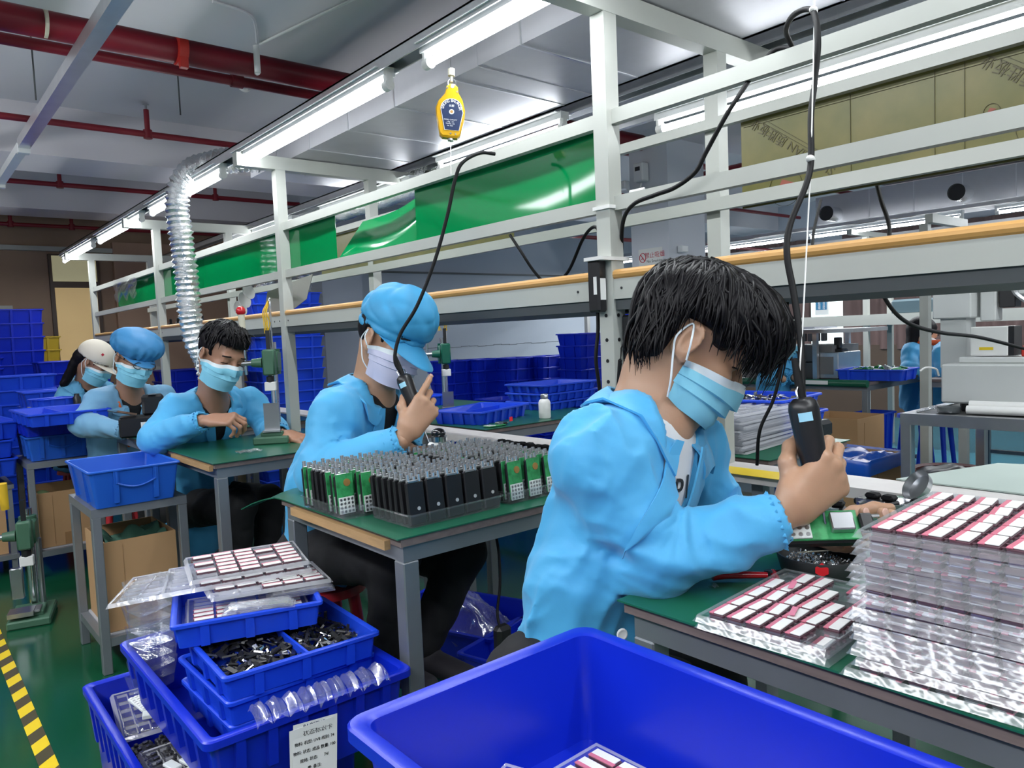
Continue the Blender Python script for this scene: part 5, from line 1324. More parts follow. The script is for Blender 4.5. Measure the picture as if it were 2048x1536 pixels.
# ---------------------------------------------------------------- worker in the cream cap
P5 = person('person in pale blue coat and cream cap with long black hair, farthest along the line',
    dict(neck=(172, 768, 5.45), shR=(138, 785, 5.38), shL=(215, 780, 5.70), waist=(160, 840, 5.55), hip=(155, 900, 5.6), elR=(122, 830, 5.25), wrR=(165, 845, 5.1), elL=(230, 840, 5.55), wrL=(210, 845, 5.2),
         knR=(220, 905, 5.4), anR=(220, 990, 5.4), knL=(240, 900, 5.5), anL=(240, 985, 5.5)),
    (.90, .05, -.42), ((186, 728, 5.36), (.84, .50, .10), (.45, -.88, .0)), skin='skin2', coat='coat2', h_body=.012, h_coat=.014, vdrop=.2, hem=(155, 930, 5.6), fold=.014, fk=30., fph=.4)
mask(P5, 'maskb')
def cap5(Q):
    d = ell(Q, (-.008, 0, .056), (.112, .094, .100)); d = smax(d, -(Q[:, 2] - .030 - .10 * np.clip(-Q[:, 0], 0, .2) * .4), .005)
    d = smax(d, -np.maximum(np.maximum(np.abs(Q[:, 1]) - .035, Q[:, 0] + .07), np.abs(Q[:, 2] - .035) - .022), .006)
    return smax(d, -ell(Q, (-.008, 0, .045), (.103, .086, .090)), .003)
c5 = head_mesh(P5, cap5, (-.14, -.12, -.01), (.14, .12, .18), .006, 'cap', 'capw'); visor(P5, c5, 'capw', L=.065, drop=.02, z0=.034)
m = MB(); m.box((0, 0, 0), (.014, .014, .002)); lg = m.build('cap_logo', M['signred'], c5)
lg.matrix_local = Matrix.Translation(P5['off']) @ P5['hd'].M @ frame4((.050, -.078, .098), (.55, .35, -.3), (.1, .3, .9))
m = MB(); m.tube([P5['hd'].w(q) + P5['off'] for q in ((-.08, -.05, .035), (-.115, -.03, .028), (-.125, 0, .026), (-.115, .03, .028), (-.08, .05, .035))], .007, n=6); m.build('cap_strap', M['capw'], c5, smooth=60)
def hair5(Q):
    d = hair_side(Q, -.05); d = smin(d, rcf(Q, (-.085, -.02, .0), (-.075, -.03, -.18), .045, .030, (1, 0, 0), .8), .03); return d + .004 * (ridges(Q, 120., 1.) - .4)
head_mesh(P5, hair5, (-.2, -.13, -.24), (.10, .11, .16), .007, 'hair', 'hair')
# ================================================================ clear blister trays and the pink-edged parts in them
TW, TL, TH_ = .30, .212, .0115            # tray: long side, short side, height of the sheet
NCX, NCY = 5, 6
def blister_mesh(nx=NCX, ny=NCY, W=TW, L=TL, dep=.009, seg=5):
    m = MB(); bx, by = .018, .014
    us = [0, .006, .010]; vs_ = [0, .006, .010]
    px, py = (W - 2 * bx) / nx, (L - 2 * by) / ny
    for i in range(nx):
        a = bx + i * px; us += [a + .0025, a + .0045, a + px * .35, a + px * .65, a + px - .0045, a + px - .0025]
    for j in range(ny):
        a = by + j * py; vs_ += [a + .002, a + .004, a + py * .5, a + py - .004, a + py - .002]
    us += [W - .010, W - .006, W]; vs_ += [L - .010, L - .006, L]
    def inside(t, b, p, n, e0):
        q = (t - b) / p; i = math.floor(q); f = (q - i) * p
        return 0 <= i < n and e0 <= f <= p - e0
    def z(u, v):
        e = min(u, W - u, v, L - v)
        if e < .001: return .002
        if e < .0075: return TH_
        zz = TH_ - .002
        if inside(u, bx, px, nx, .004) and inside(v, by, py, ny, .0035): zz = TH_ - dep
        return zz
    for v in vs_:
        for u in us: m.v.append((u - W / 2, v - L / 2, z(u, v)))
    nu = len(us)
    for j in range(len(vs_) - 1):
        for i in range(nu - 1):
            q = (j * nu + i, j * nu + i + 1, (j + 1) * nu + i + 1, (j + 1) * nu + i); zz = [m.v[a][2] for a in q]; m.f.append(q); m.mi.append(1 if max(zz) - min(zz) > .0015 or min(zz) > TH_ - .0005 else 0)
    o = m.build('blister_sheet', [M['clear'], M['clearedge']], smooth=30); d = o.data; bpy.data.objects.remove(o); return d
BL = blister_mesh()
CELLX, CELLY = (TW - .036) / NCX, (TL - .028) / NCY
def cell(i, j): return (-TW / 2 + .018 + (i + .5) * CELLX, -TL / 2 + .014 + (j + .5) * CELLY)
BL2 = BL.copy(); BL2.materials[1] = M['clearedge2']
def put_tray(label, loc, rz, group=None, rot=None, me=None):
    o = bpy.data.objects.new('blister_tray', me or BL2); COL.objects.link(o); o.location = loc; o.rotation_euler = rot or (0, 0, rz); return tag(o, label, 'tray', group)
# one part: dark base with clips, pink flange, white label
def part_proto():
    m = MB(); m.rbox((0, 0, .0045), (.047, .0225, .009), .001); 
    for x in (-.014, .006): m.cyl((x, -.0135, .003), (x, -.0135, .007), .003, n=8)
    r = m.build('speaker', M['partd']); me_d = r.data
    m = MB(); m.rbox((0, .0078, .0100), (.048, .0075, .0020), .0005); pk = m.build('pink_film', M['pink'], r)
    m = MB(); m.rbox((.0008, -.0028, .0103), (.045, .0155, .002), .0006); wh = m.build('white_label', M['label'], r)
    tag(r, 'x', 'speaker part'); return r
PROTO = part_proto(); _first = [True]
def put_part(label, M4, group):
    global PROTO
    if _first[0]: o = PROTO; _first[0] = False
    else:
        o = dup(PROTO)
    o.matrix_world = M4; o['label'] = label; o['group'] = group; o['category'] = 'speaker part'; return o
def fill_tray(t, cells, lab, group, z=.0035, jit=.0008, flip=False):
    base = Matrix.Translation(t.location) @ t.rotation_euler.to_matrix().to_4x4()
    for (i, j) in cells:
        x, y = cell(i, j)
        R = Matrix.Rotation(random.gauss(0, .03), 4, 'Z')
        if flip: R = Matrix.Translation((0, 0, .0112)) @ Matrix.Rotation(math.pi, 4, 'X') @ R
        put_part(lab(i, j) if callable(lab) else lab, base @ Matrix.Translation((x + random.uniform(-jit, jit), y + random.uniform(-jit, jit), z)) @ R, group)
ORD = ('first', 'second', 'third', 'fourth', 'fifth', 'sixth', 'seventh')
ALL = [(i, j) for i in range(NCX) for j in range(NCY)]
# pair of trays in front of the tall stack on the nearest bench
ang1 = .05
pt0 = put_tray('lower clear tray of the pair lying before the tall stack', (1.085, .602, .7525), ang1, 'pair of trays on the nearest bench', me=BL)
pt1 = put_tray('upper clear tray of the pair, full of white and pink parts', (1.083, .605, .7645), ang1 + .02, 'pair of trays on the nearest bench', me=BL)
fill_tray(pt1, [c for c in ALL if c not in ((0, 0), (3, 1), (4, 2), (4, 5))], lambda i, j: 'white topped part in the tray pair, %s column from the aisle, %s row' % (ORD[i], ORD[j]), 'parts in the tray pair')
fill_tray(pt0, [(i, 0) for i in range(5)] + [(0, j) for j in range(1, 6)], 'white topped pink part in the lower tray of the pair on the nearest bench', 'parts in the lower tray of the pair')
for k, (i, j) in enumerate(((1, 2), (3, 4))):
    x, y = cell(i, j); b = pt1.location; o = MB().rbox((0, 0, 0), (.040, .009, .0012), .0003).build('loose_film', mat('bright_pink_film', (.75, .22, .33), .35)); o.location = (b.x + x, b.y + y, b.z + .0175); o.rotation_euler = (0, .03, .35)
    tag(o, ('loose pink film strip lying near the aisle end of the upper tray', 'loose pink film strip lying near the tall stack in the upper tray')[k], 'film')
# tall stack
NST = 17; z = .7525; SX, SY = 1.108, .370
for k in range(NST):
    t = put_tray(('bottom' if k == 0 else 'top' if k == NST - 1 else ORD[k - 1] + ' from the bottom' if k < 7 else 'upper') + ' clear tray of the tall stack at lower right', (SX + random.uniform(-.008, .008) - (.012 if k == 0 else 0), SY + random.uniform(-.006, .006), z), .05 + random.uniform(-.025, .025), 'tall stack of clear trays', me=BL)
    if k == NST - 1: fill_tray(t, ALL, lambda i, j: 'white topped part atop the tall stack, %s column from the aisle, %s row' % (ORD[i], ORD[j]), 'parts on top of the tall stack')
    else:
        fill_tray(t, [(0, j) for j in range(NCY)] + ([(i, 0) for i in range(1, NCX)] if True else []), 'white topped pink part seen edge-on inside the tall stack of clear trays', 'parts inside the tall stack', flip=(k % 5 != 2))
    z += .0113
# heap of trays on the top shallow blue tray
hb0 = Vector((.675, 1.925, .575))
H = 'clear trays heaped on the blue tray stack'
heap = [((.68, 1.93, .540), (.0, .0, -.30), 'lowest clear tray of the heap, inside the top blue tray'), ((.735, 1.93, .590), (-.02, .03, -.20), 'clear tray sloping over the right rim of the top blue tray'),
        ((.56, 2.09, .592), (.03, -.10, -.52), 'empty clear tray jutting out farthest left from the heap'), ((.66, 2.03, .606), (.03, -.04, -.35), 'empty clear tray second from the left in the heap'),
        ((.73, 1.97, .600), (.07, .04, -.12), 'clear tray with grey strips on its front edge in the heap'), ((.71, 1.99, .615), (.05, .01, -.20), 'clear tray second from the top of the heap'), ((.71, 2.00, .632), (.04, .0, -.22), 'topmost clear tray of the heap, with pink parts')]
ht = [put_tray(l, p, 0, H, rot=r) for p, r, l in heap]
g = 'parts on the heap of trays'
fill_tray(ht[0], [(i, j) for i in range(5) for j in range(3)], 'pink edged part in the lowest tray of the heap', g)
fill_tray(ht[6], [(i, j) for i, j in ALL if (i * 7 + j * 3) % 6 != 0], 'pink edged part on the topmost tray of the heap', g)
fill_tray(ht[5], [(i, 0) for i in range(5)] + [(i, 1) for i in range(1, 5)], 'pink edged part in the tray second from the top of the heap', g)
fill_tray(ht[1], [(i, j) for i in range(2, 5) for j in range(4)], 'pink edged part in the tray over the right rim of the top blue tray', g)
fill_tray(ht[4], [(i, 0) for i in range(5)], 'pink edged part along the front of the middle tray of the heap', g)
for k, (x, y, rz) in enumerate(((.66, 1.79, -.45), (.78, 1.82, -.30))):
    m = MB()
    for q in range(4): m.rbox((0, 0, .002 + q * .004), (.17 - .01 * q, .045, .0036), .0008)
    o = m.build('clear_strip_bundle', M['clearbag']); o.location = (x, y, .575); o.rotation_euler = (.05, 0, rz); tag(o, ('left', 'right')[k] + ' bundle of frosted plastic strips on the front of the tray heap', 'plastic strips', 'strip bundles')
# ---------------------------------------------------------------- loose contents (uncountable scrap)
def scrap(name, label, cat, x0, x1, y0, y1, z0, n, dims, mats, seed=1, dz=.02, fn=None):
    rr = random.Random(seed); m = MB()
    for _ in range(n):
        m.m = rr.randrange(len(mats)); R = Matrix.Rotation(rr.uniform(0, 6.3), 3, 'Z') @ Matrix.Rotation(rr.gauss(0, .5), 3, 'X') @ Matrix.Rotation(rr.gauss(0, .4), 3, 'Y')
        x, y = rr.uniform(x0, x1), rr.uniform(y0, y1)
        if fn and not fn(x, y): continue
        m.box((x, y, z0 + rr.random() * dz), [d * rr.uniform(.6, 1.3) for d in dims], rot=R)
    return tag(m.build(name, mats), label, cat, kind='stuff')
chip = [M['black'], M['black'], M['black'], mat('shiny_black', (.03, .03, .035), .08, coat=1.0), M['metal']]
scrap('loose_clips', 'loose shiny black clips heaped in the left half of the divided blue tray', 'clips', .535, .85, 1.625, 1.765, .475, 330, (.030, .010, .004), chip, 3, .022)
scrap('loose_clips', 'loose shiny black clips heaped in the far half of the divided blue tray', 'clips', .535, .85, 1.79, 1.90, .475, 230, (.034, .012, .004), chip, 4, .022)
# long clear strip resting on the front of the blue bin
m = MB()
a = onz(505, 1442, .462); b = onz(770, 1350, .462); st_ = (b - a).length / 9
for q in range(9): m.grid(lambda u, v, q=q: (q * st_ + u * st_ * .94, (v - .5) * .06, .014 * math.sin(math.pi * u) ** .4 + .016 * math.sin(math.pi * v) ** .5 + .004 * math.sin(u * 13 + q)), 6, 5)
o = m.build('clear_strip', M['clearbag'], smooth=50); o.location = a; o.rotation_euler = (.25, 0, math.atan2(b.y - a.y, b.x - a.x)); tag(o, 'long clear segmented plastic strip lying across the near side of the blue bin', 'plastic strip')
# column of nested clear cups by the left inner wall of that bin
for k in range(9):
    m = MB(); m.loft([rrect(.045, .035, .012, 0), rrect(.052, .042, .014, .045)], cap1=False); o = m.build('clear_cup', M['clear'], smooth=40)
    p = U(312, 1330 - k * 16, 2.42); o.location = (.475 + .002 * (k % 3), 2.085 - .003 * k, .34 + .031 * k); o.rotation_euler = (random.uniform(-.1, .1), random.uniform(-.1, .1), .3); tag(o, 'clear plastic cup in the leaning column of cups at the bin corner', 'plastic cup', 'column of clear cups')
# contents of the lowest bin
t = put_tray('clear tray with keypads in the lowest bin at lower left', (.505, 2.17, .240), 1.45)
for i in range(3):
    for j in range(3):
        o = MB().rbox((0, 0, 0), (.024, .046, .008), .002).build('white_block', M['keypad']); o.location = (.425 + i * .034 + .01 * j, 1.72 + j * .052 - i * .008, .250); o.rotation_euler = (0, 0, .25); tag(o, 'white cap in the tray at the near end of the lowest bin', 'cap part', 'white caps in the lowest bin')
put_tray('clear tray of white caps at the near end of the lowest bin', (.50, 1.80, .236), 1.55)
m = MB(); m.rbox((0, 0, .0), (.05, .085, .006), .001)
for i in range(4):
    for j in range(7): m.m = 1; m.rbox((-.018 + i * .012, -.034 + j * .0115, .0045), (.008, .007, .004), .001)
o = m.build('keypad', [M['keypad'], M['label']]); o.location = (.475, 2.19, .260); o.rotation_euler = (.1, 0, .2); tag(o, 'white rubber keypad lying on the clear tray in the lowest bin', 'keypad')
m = MB(); m.rbox((0, 0, 0), (.04, .10, .012), .002); o = m.build('keypad', [M['keypad']]); o.location = (.50, 2.10, .257); o.rotation_euler = (.05, .1, 1.3); tag(o, 'pale keypad strip lying across the first keypad in the lowest bin', 'keypad')
for k in range(24):
    i, j = k % 4, k // 4
    o = MB().rbox((0, 0, 0), (.052, .020, .11), .003).build('black_case', M['black']); o.location = (.42 + i * .056, 1.88 + j * .024, .185); o.rotation_euler = (.05, random.uniform(-.03, .03), .12)
    m = MB(); m.rbox((-.012, 0, .058), (.01, .01, .01), .002); m.rbox((.01, 0, .057), (.016, .008, .006), .002); m.build('catch', mat('shiny_black', (.03, .03, .035), .08), o); tag(o, 'black plastic case standing in the row in the lowest bin', 'plastic case', 'black cases in the lowest bin')
# contents of the big foreground bin
t1 = put_tray('clear tray of white topped parts inside the big foreground bin', (.712, .652, .566), 1.60, 'trays in the foreground bin')
fill_tray(t1, [c for c in ALL], 'white topped part in the tray inside the big foreground bin', 'parts in the foreground bin')
put_tray('empty clear tray lying crosswise at the left inside the foreground bin', (.560, .700, .575), .35, 'trays in the foreground bin'); put_tray('empty clear tray under the crosswise one inside the foreground bin', (.592, .690, .563), .55, 'trays in the foreground bin')
# paper card on the bin wall
a = Vector((.60, 1.4695, .385)); card = MB().box((0, 0, 0), (.10, .001, .125)).build('paper_card', M['label']); card.matrix_world = Matrix.Translation((.640, 1.468, .358)) @ Matrix.Rotation(.10, 4, 'Y') @ Matrix.Rotation(-.06, 4, 'X'); tag(card, 'white paper card with printed and handwritten lines taped to the blue bin', 'paper card')
F4 = lambda x, z: frame4((x, -.0008, z), (1, 0, 0), (0, 0, 1))
text_obj('printed_line', 'BAOFENG', .011, M['navy'], card, F4(-.005, .054), shear=.3); text_obj('printed_line', '状态标识卡', .0135, M['ink'], card, F4(.005, .040))
for k, s_ in enumerate(('物料: 机型: UV8 线别: 74', '物料: 状态: 成品 数量: 100', '规格: 状态:      74/', '责: 备注:')): text_obj('printed_line', s_, .0085, M['ink'], card, F4(-.002, .020 - k * .018))
card2 = MB().box((0, 0, 0), (.10, .001, .125)).build('paper_card', M['label']); card2.matrix_world = Matrix.Translation((.634, 1.470, .352)) @ Matrix.Rotation(.04, 4, 'Y'); tag(card2, 'second paper card showing behind the first on the blue bin', 'paper card')

# ---------------------------------------------------------------- radio boards standing in clear trays on the device bench
def device_proto(green):
    r = MB().rbox((0, 0, .055), (.052, .011, .108), .003).build('radio_chassis', M['black'])
    m = MB(); m.rbox((0, .007, .050), (.046, .005, .09), .0015); m.build('battery_rail', M['black'], r)
    if green:
        m = MB(); m.rbox((0, -.0075, .060), (.050, .0025, .104), .0006); b = m.build('circuit_board', M['pcb'], r)
        m = MB(); m.rbox((0, -.0095, .028), (.046, .002, .044), .0006); kp = m.build('keypad', M['keypad'], r)
        m = MB()
        for i in range(4):
            for j in range(4): m.cyl((-.0165 + i * .011, -.0109, .012 + j * .0105), (-.0165 + i * .011, -.0105, .012 + j * .0105), .0036, n=10)
        m.build('key_dots', M['steel'], kp)
        m = MB(); m.cyl((.006, -.011, .088), (.006, -.0088, .088), .010, n=14); m.build('coil', M['copper'], r)
    else:
        m = MB(); m.cyl((.004, -.0068, .042), (.004, -.0055, .042), .0048, n=12); m.build('screw', M['screwtop'], r)
    for x, h in ((-.016, .015), (.002, .009), (.016, .012)):
        m = MB(); m.cyl((x, .001, .108), (x, .001, .113), .0060, n=10); m.cyl((x, .001, .113), (x, .001, .113 + h), .0052, n=10); m.build('knob_shaft', M['knob'], r)
    m = MB(); m.rbox((-.006, -.001, .110), (.03, .012, .006), .001); m.build('top_bracket', M['steel'], r)
    tag(r, 'x', 'radio chassis'); return r
DG, DB = device_proto(True), device_proto(False); used = {DG.name: False, DB.name: False}
def put_dev(pr, loc, rz, label, group, tilt=0.0):
    if not used[pr.name]: o = pr; used[pr.name] = True
    else: o = dup(pr)
    o.location = loc; o.rotation_euler = (tilt, 0, rz); o['label'] = label; o['group'] = group; return o
def dev_tray(label, cx, cy, W, L, rz, h=.034):
    m = MB(); m.loft([rrect(W / 2 - .004, L / 2 - .004, .008, .0), rrect(W / 2, L / 2, .01, h), rrect(W / 2 + .004, L / 2 + .004, .012, h), rrect(W / 2 + .004, L / 2 + .004, .012, h - .004)], cap0=True, cap1=False)
    n = int(W / .056)
    for i in range(1, n): m.grid(lambda u, v, i=i: (-W / 2 + W * i / n, -L / 2 + L * u, .002 + (h - .006) * v), 4, 1)
    for j in range(1, int(L / .026)): m.grid(lambda u, v, j=j: (-W / 2 + W * u, -L / 2 + L * j / int(L / .026), .002 + (h - .016) * v), 4, 1)
    o = m.build('device_tray', M['clear'], smooth=40); o.location = (cx, cy, .7525); o.rotation_euler = (0, 0, rz); return tag(o, label, 'tray')
def fill_devs(cx, cy, W, L, rz, nx, ny, kind, lab, group):
    R = Matrix.Rotation(rz, 3, 'Z')
    for j in range(ny):
        for i in range(nx):
            p = R @ Vector((-W / 2 + W * (i + .5) / nx + random.uniform(-.001, .001), -L / 2 + L * (j + .5) / ny, 0))
            pr = kind(i, j)
            if pr is None: continue
            put_dev(pr, (cx + p.x, cy + p.y, .7545), rz + random.uniform(-.03, .03), ('green faced ' if pr is DG else 'black ') + lab, group, tilt=-.10 + random.uniform(-.03, .03))
TA = (1.105, 1.655, .30, .19, .03); TB = (1.035, 1.895, .30, .25, .02); TC = (1.365, 1.87, .28, .25, .0); TD = (1.385, 1.65, .21, .16, .02)
dev_tray('clear tray of black radio chassis at the near edge of the device bench', *TA); dev_tray('clear tray overhanging the aisle end of the device bench, green boards in front', *TB)
dev_tray('clear tray of radio chassis behind the front tray, toward the rack', *TC); dev_tray('clear tray with green boards at the near right of the device bench', *TD)
fill_devs(*TA, 5, 7, lambda i, j: DB, 'radio chassis standing in the front tray of the device bench', 'radio chassis in the front tray')
fill_devs(*TB, 5, 9, lambda i, j: None if (i == 0 and j < 1) else DG if (i < 2 and j < 4) or (j > 6) else DB, 'radio chassis standing in the tray at the aisle end of the bench', 'radio chassis in the aisle end tray')
fill_devs(*TC, 5, 9, lambda i, j: DB if (i + j) % 7 else DG, 'radio chassis standing in the tray toward the rack', 'radio chassis in the rack side tray')
fill_devs(*TD, 3, 6, lambda i, j: DG if i > 1 or j < 2 else DB, 'radio chassis standing in the near right tray of the bench', 'radio chassis in the near right tray')
# radios lying in rows along the back of the benches
def small_proto():
    r = MB().rbox((0, 0, .011), (.095, .05, .016), .004).build('two_way_radio', M['black'])
    m = MB(); m.rbox((0, -.027, .012), (.075, .004, .020), .001); pl_ = m.build('front_plate', M['steel'], r)
    m = MB()
    for x in (-.022, 0, .022): m.cyl((x, -.044, .012), (x, -.029, .012), .0038, n=10)
    m.build('knob_shaft', M['metal'], r)
    for x in (-.012, .030):
        m = MB(); m.rbox((x, .006, .026), (.032, .03, .014), .005); m.build('cover', M['blackr'], r)
    tag(r, 'x', 'radio'); return r
SP = small_proto(); used[SP.name] = False
k = 0
for x, y, rz in [(1.87, .62, 1.50), (1.86, .73, 1.52), (1.865, .84, 1.45), (1.87, .50, 1.5), (1.72, .90, 1.9), (1.62, 1.02, 2.0), (1.86, .38, 1.5)]:
    k += 1; put_dev(SP, (x, y, .7525), rz - math.pi, ('black radio with steel knobs, %s of the row on the nearest bench' % (ORD[k - 1])), 'radios on the nearest bench')
for i in range(13):
    put_dev(SP, (1.93 - .012 * (i % 2), 1.60 + i * .066, .7525), -math.pi / 2 + random.uniform(-.15, .15), 'black radio in the long row along the white plank behind the device bench', 'radios along the device bench')
for i in range(7): put_dev(SP, (1.80 + .02 * (i % 2), 1.60 + i * .066, .7525), -math.pi / 2 + .3 + random.uniform(-.15, .15), 'black radio in the second row from the white plank on the device bench', 'radios in the second row of the device bench')
for i in range(9): put_dev(SP, (1.93, 3.12 + i * .072, .7525), -math.pi / 2 + random.uniform(-.15, .15), 'black radio in the row along the white plank behind the press bench', 'radios along the press bench')
def flat_board(label, loc, rz):
    o = MB().rbox((0, 0, .004), (.12, .05, .004), .001).build('radio_board', M['pcb']); o.location = loc; o.rotation_euler = (0, 0, rz)
    MB().rbox((-.034, 0, .0075), (.045, .046, .003), .001).build('keypad', M['keypad'], o); m = MB()
    for i in range(4):
        for j in range(4): m.cyl((-.050 + i * .011, -.0165 + j * .011, .009), (-.050 + i * .011, -.0165 + j * .011, .0095), .0035, n=8)
    m.build('key_dots', M['steel'], o)
    MB().rbox((.034, .0, .012), (.034, .03, .014), .002).build('display', M['steel'], o); MB().rbox((.07, 0, .008), (.02, .03, .014), .003).build('socket', M['black'], o)
    m = MB(); m.cyl((.078, -.008, .01), (.092, -.008, .01), .004, n=8); m.cyl((.078, .010, .01), (.09, .010, .01), .0035, n=8); m.build('knob_shaft', M['metal'], o)
    return tag(o, label, 'circuit board', 'loose radio boards')
flat_board('green radio board lying left of the dish on the nearest bench', (1.52, .93, .7525), -.55); flat_board('green radio board beyond the screwdriver hand on the nearest bench', (1.60, .80, .7525), -.5); flat_board('green radio board right of the dish, by the metal cups', (1.64, .60, .7525), -.3)
flat_board('green board lying behind the round tin on the device bench', (1.62, 1.80, .7525), -.6); flat_board('second green board lying behind the round tin on the device bench', (1.58, 1.98, .7525), -.6); flat_board('green board at the corner of the rear bench by the blue tray', (2.36, 2.98, .7525), .1)
hb_ = flat_board('green radio board held in the left hand of the front worker', U(1622, 1054, 1.33), 0)
hb_.matrix_world = frame4(U(1634, 1054, 1.325), camdir(.98, -.06, -.15), camdir(.10, -.72, .60)) @ Matrix.Scale(1.15, 4)
MB().rbox((0, 0, -.009), (.12, .052, .018), .004).build('case_back', M['black'], hb_)

# ---------------------------------------------------------------- screwdrivers, cords, dish, pliers
def driver(label, top, tip, r, s=1.0):
    """electric screwdriver from its cord end (top) to the tip of its bit"""
    t, b = Vector(top), Vector(tip); d = (b - t); L = d.length; d.normalize(); u = Vector((0, 1, 0)); x = d.cross(u).normalized(); y = d.cross(x)
    R = Matrix((x, y, d)).transposed(); o = thing('electric_screwdriver', label, 'screwdriver', t); o.rotation_euler = R.to_euler()
    m = MB(); m.lathe([(.0, -.004), (r * .55, -.004), (r * .9, .004), (r, .016), (r * .97, L * .18), (r * .90, L * .40), (r * .78, L * .62), (r * .55, L * .72), (r * .30, L * .76), (0, L * .765)], n=24); m.build('handle', M['black'], o, smooth=50)
    m = MB(); m.lathe([(0, -.004), (r * .3, -.004), (r * .28, -.035), (r * .2, -.075), (0, -.076)][::-1], n=14); m.build('cord_boot', M['blackr'], o, smooth=60)
    m = MB(); m.cyl((0, 0, L * .76), (0, 0, L), .0028, .002, n=8); m.build('bit', M['steel'], o, smooth=40)
    a = -1.57; m = MB()
    for i in range(6):
        for j in range(1): pass
    m.grid(lambda u_, v: ((r * 1.012) * math.cos(BA + (u_ - .5) * .9), (r * 1.012) * math.sin(BA + (u_ - .5) * .9), L * .10 + v * L * .07), 8, 2)
    m.build('blue_label', M['ltblue'], o, smooth=180)
    m = MB(); m.tube([(r * .5, 0, 0), (r * .55, 0, -.018), (0, 0, -.030), (-r * .55, 0, -.018), (-r * .5, 0, 0)], .0022, n=6); m.build('hang_loop', M['metal'], o, smooth=60)
    return o
BA = 2.6
driver('black electric screwdriver upright in the fist of the front worker', U(1604, 800, 1.335), U(1651, 1048, 1.32), .0265)
driver('black electric screwdriver slanting in the hand of the worker in the peaked cap', U(806, 752, 2.385), U(858, 884, 2.36), .026)
def cord(label, pts, r, ma='blackr', cat='cord', name='power_cable', n=10): return tag(MB().tube(spline(pts, n), r, n=8).build(name, M[ma], smooth=60), label, cat)
cord('thick black cord looping from the top rail down to the front screwdriver', [U(1585, 95, 1.75), U(1572, 60, 1.68), U(1590, 28, 1.60), U(1625, 22, 1.55), U(1636, 80, 1.52), U(1630, 160, 1.52), U(1622, 230, 1.50), U(1622, 320, 1.47), U(1612, 370, 1.45), U(1580, 450, 1.43), U(1574, 510, 1.41), U(1588, 590, 1.39), U(1602, 690, 1.36), U(1604, 790, 1.335)], .0062)
cord('black cord draped from the rails down to the adapter on the near post', [U(1585, 95, 1.75), onx(1550, 100, 1.68), onx(1515, 138, 1.665), onx(1482, 185, 1.60), onx(1450, 235, 1.578), onx(1412, 305, 1.578), onx(1390, 345, 1.576), onx(1350, 375, 1.576), onx(1310, 390, 1.576), onx(1268, 408, 1.582), onx(1247, 440, 1.60), onx(1243, 500, 1.655), onx(1245, 590, 1.665), onx(1254, 625, 1.652)], .0058)
cord('black cord hanging over the olive board and sweeping right to the machine', [U(1690, 172, 2.36), U(1708, 178, 2.30), U(1730, 225, 2.28), U(1746, 290, 2.26), U(1748, 340, 2.26), U(1762, 400, 2.24), U(1778, 450, 2.22), U(1775, 500, 2.2), U(1762, 560, 2.2), U(1775, 605, 2.2), U(1815, 645, 2.25), U(1880, 665, 2.4), U(1960, 675, 2.6), U(2060, 700, 2.8)], .0062)
cord('thin black cord from the shelf down to the bench behind the screwdriver', [U(1642, 400, 2.4), U(1628, 460, 2.35), U(1622, 510, 2.3), U(1600, 560, 2.2), U(1576, 600, 2.1), U(1570, 690, 2.05), U(1550, 790, 2.02), U(1520, 860, 2.02), U(1514, 930, 2.05)], .0048)
cord('black cord from the green sheet to the screwdriver of the worker in the peaked cap', [U(990, 308, 2.38), U(960, 306, 2.36), U(925, 325, 2.34), U(910, 360, 2.34), U(895, 430, 2.35), U(870, 520, 2.36), U(835, 610, 2.37), U(800, 670, 2.38), U(790, 720, 2.38), U(806, 752, 2.385)], .0058)
cord('black cord drooping below the near green sheet to the adapter', [U(1020, 470, 2.9), U(1040, 500, 2.85), U(1070, 545, 2.8), U(1100, 570, 2.75), U(1135, 545, 2.65), U(1165, 480, 2.5), U(1185, 455, 2.38), U(1198, 465, 2.28), U(1198, 520, 2.24)], .0055)
cord('black cord below the left adapter on the near post', [U(1195, 608, 2.22), U(1196, 660, 2.22), U(1192, 720, 2.22), U(1200, 800, 2.25), U(1190, 900, 2.3)], .0055)
cord('black cord running down beside the near post behind the front worker', [U(1240, 720, 2.06), U(1236, 780, 2.08), U(1230, 840, 2.1)], .0055)
cord('black power cord hanging under the device bench', [U(990, 1060, 2.15), U(998, 1110, 2.12), U(1000, 1170, 2.1), U(995, 1230, 2.08), U(1008, 1280, 2.05)], .004)
tag(MB().tube([U(1630, -10, 1.55), U(1622, 320, 1.47), U(1606, 640, 1.37), U(1598, 760, 1.335)], .0016, n=6).build('suspension_string', M['plastic']), 'thin white string beside the thick cord of the front screwdriver', 'string')
for k, (x, y, d) in enumerate(((1627, 20, 1.55), (1621, 318, 1.47))): tag(MB().sphere(U(x, y, d), .010, 10, (1.2, .8, .8)).build('cable_tie', M['plastic'], smooth=180), ('white tie at the top of the thick cord loop', 'white tie on the thick cord at the middle rail')[k], 'cable tie', 'ties on the cord')
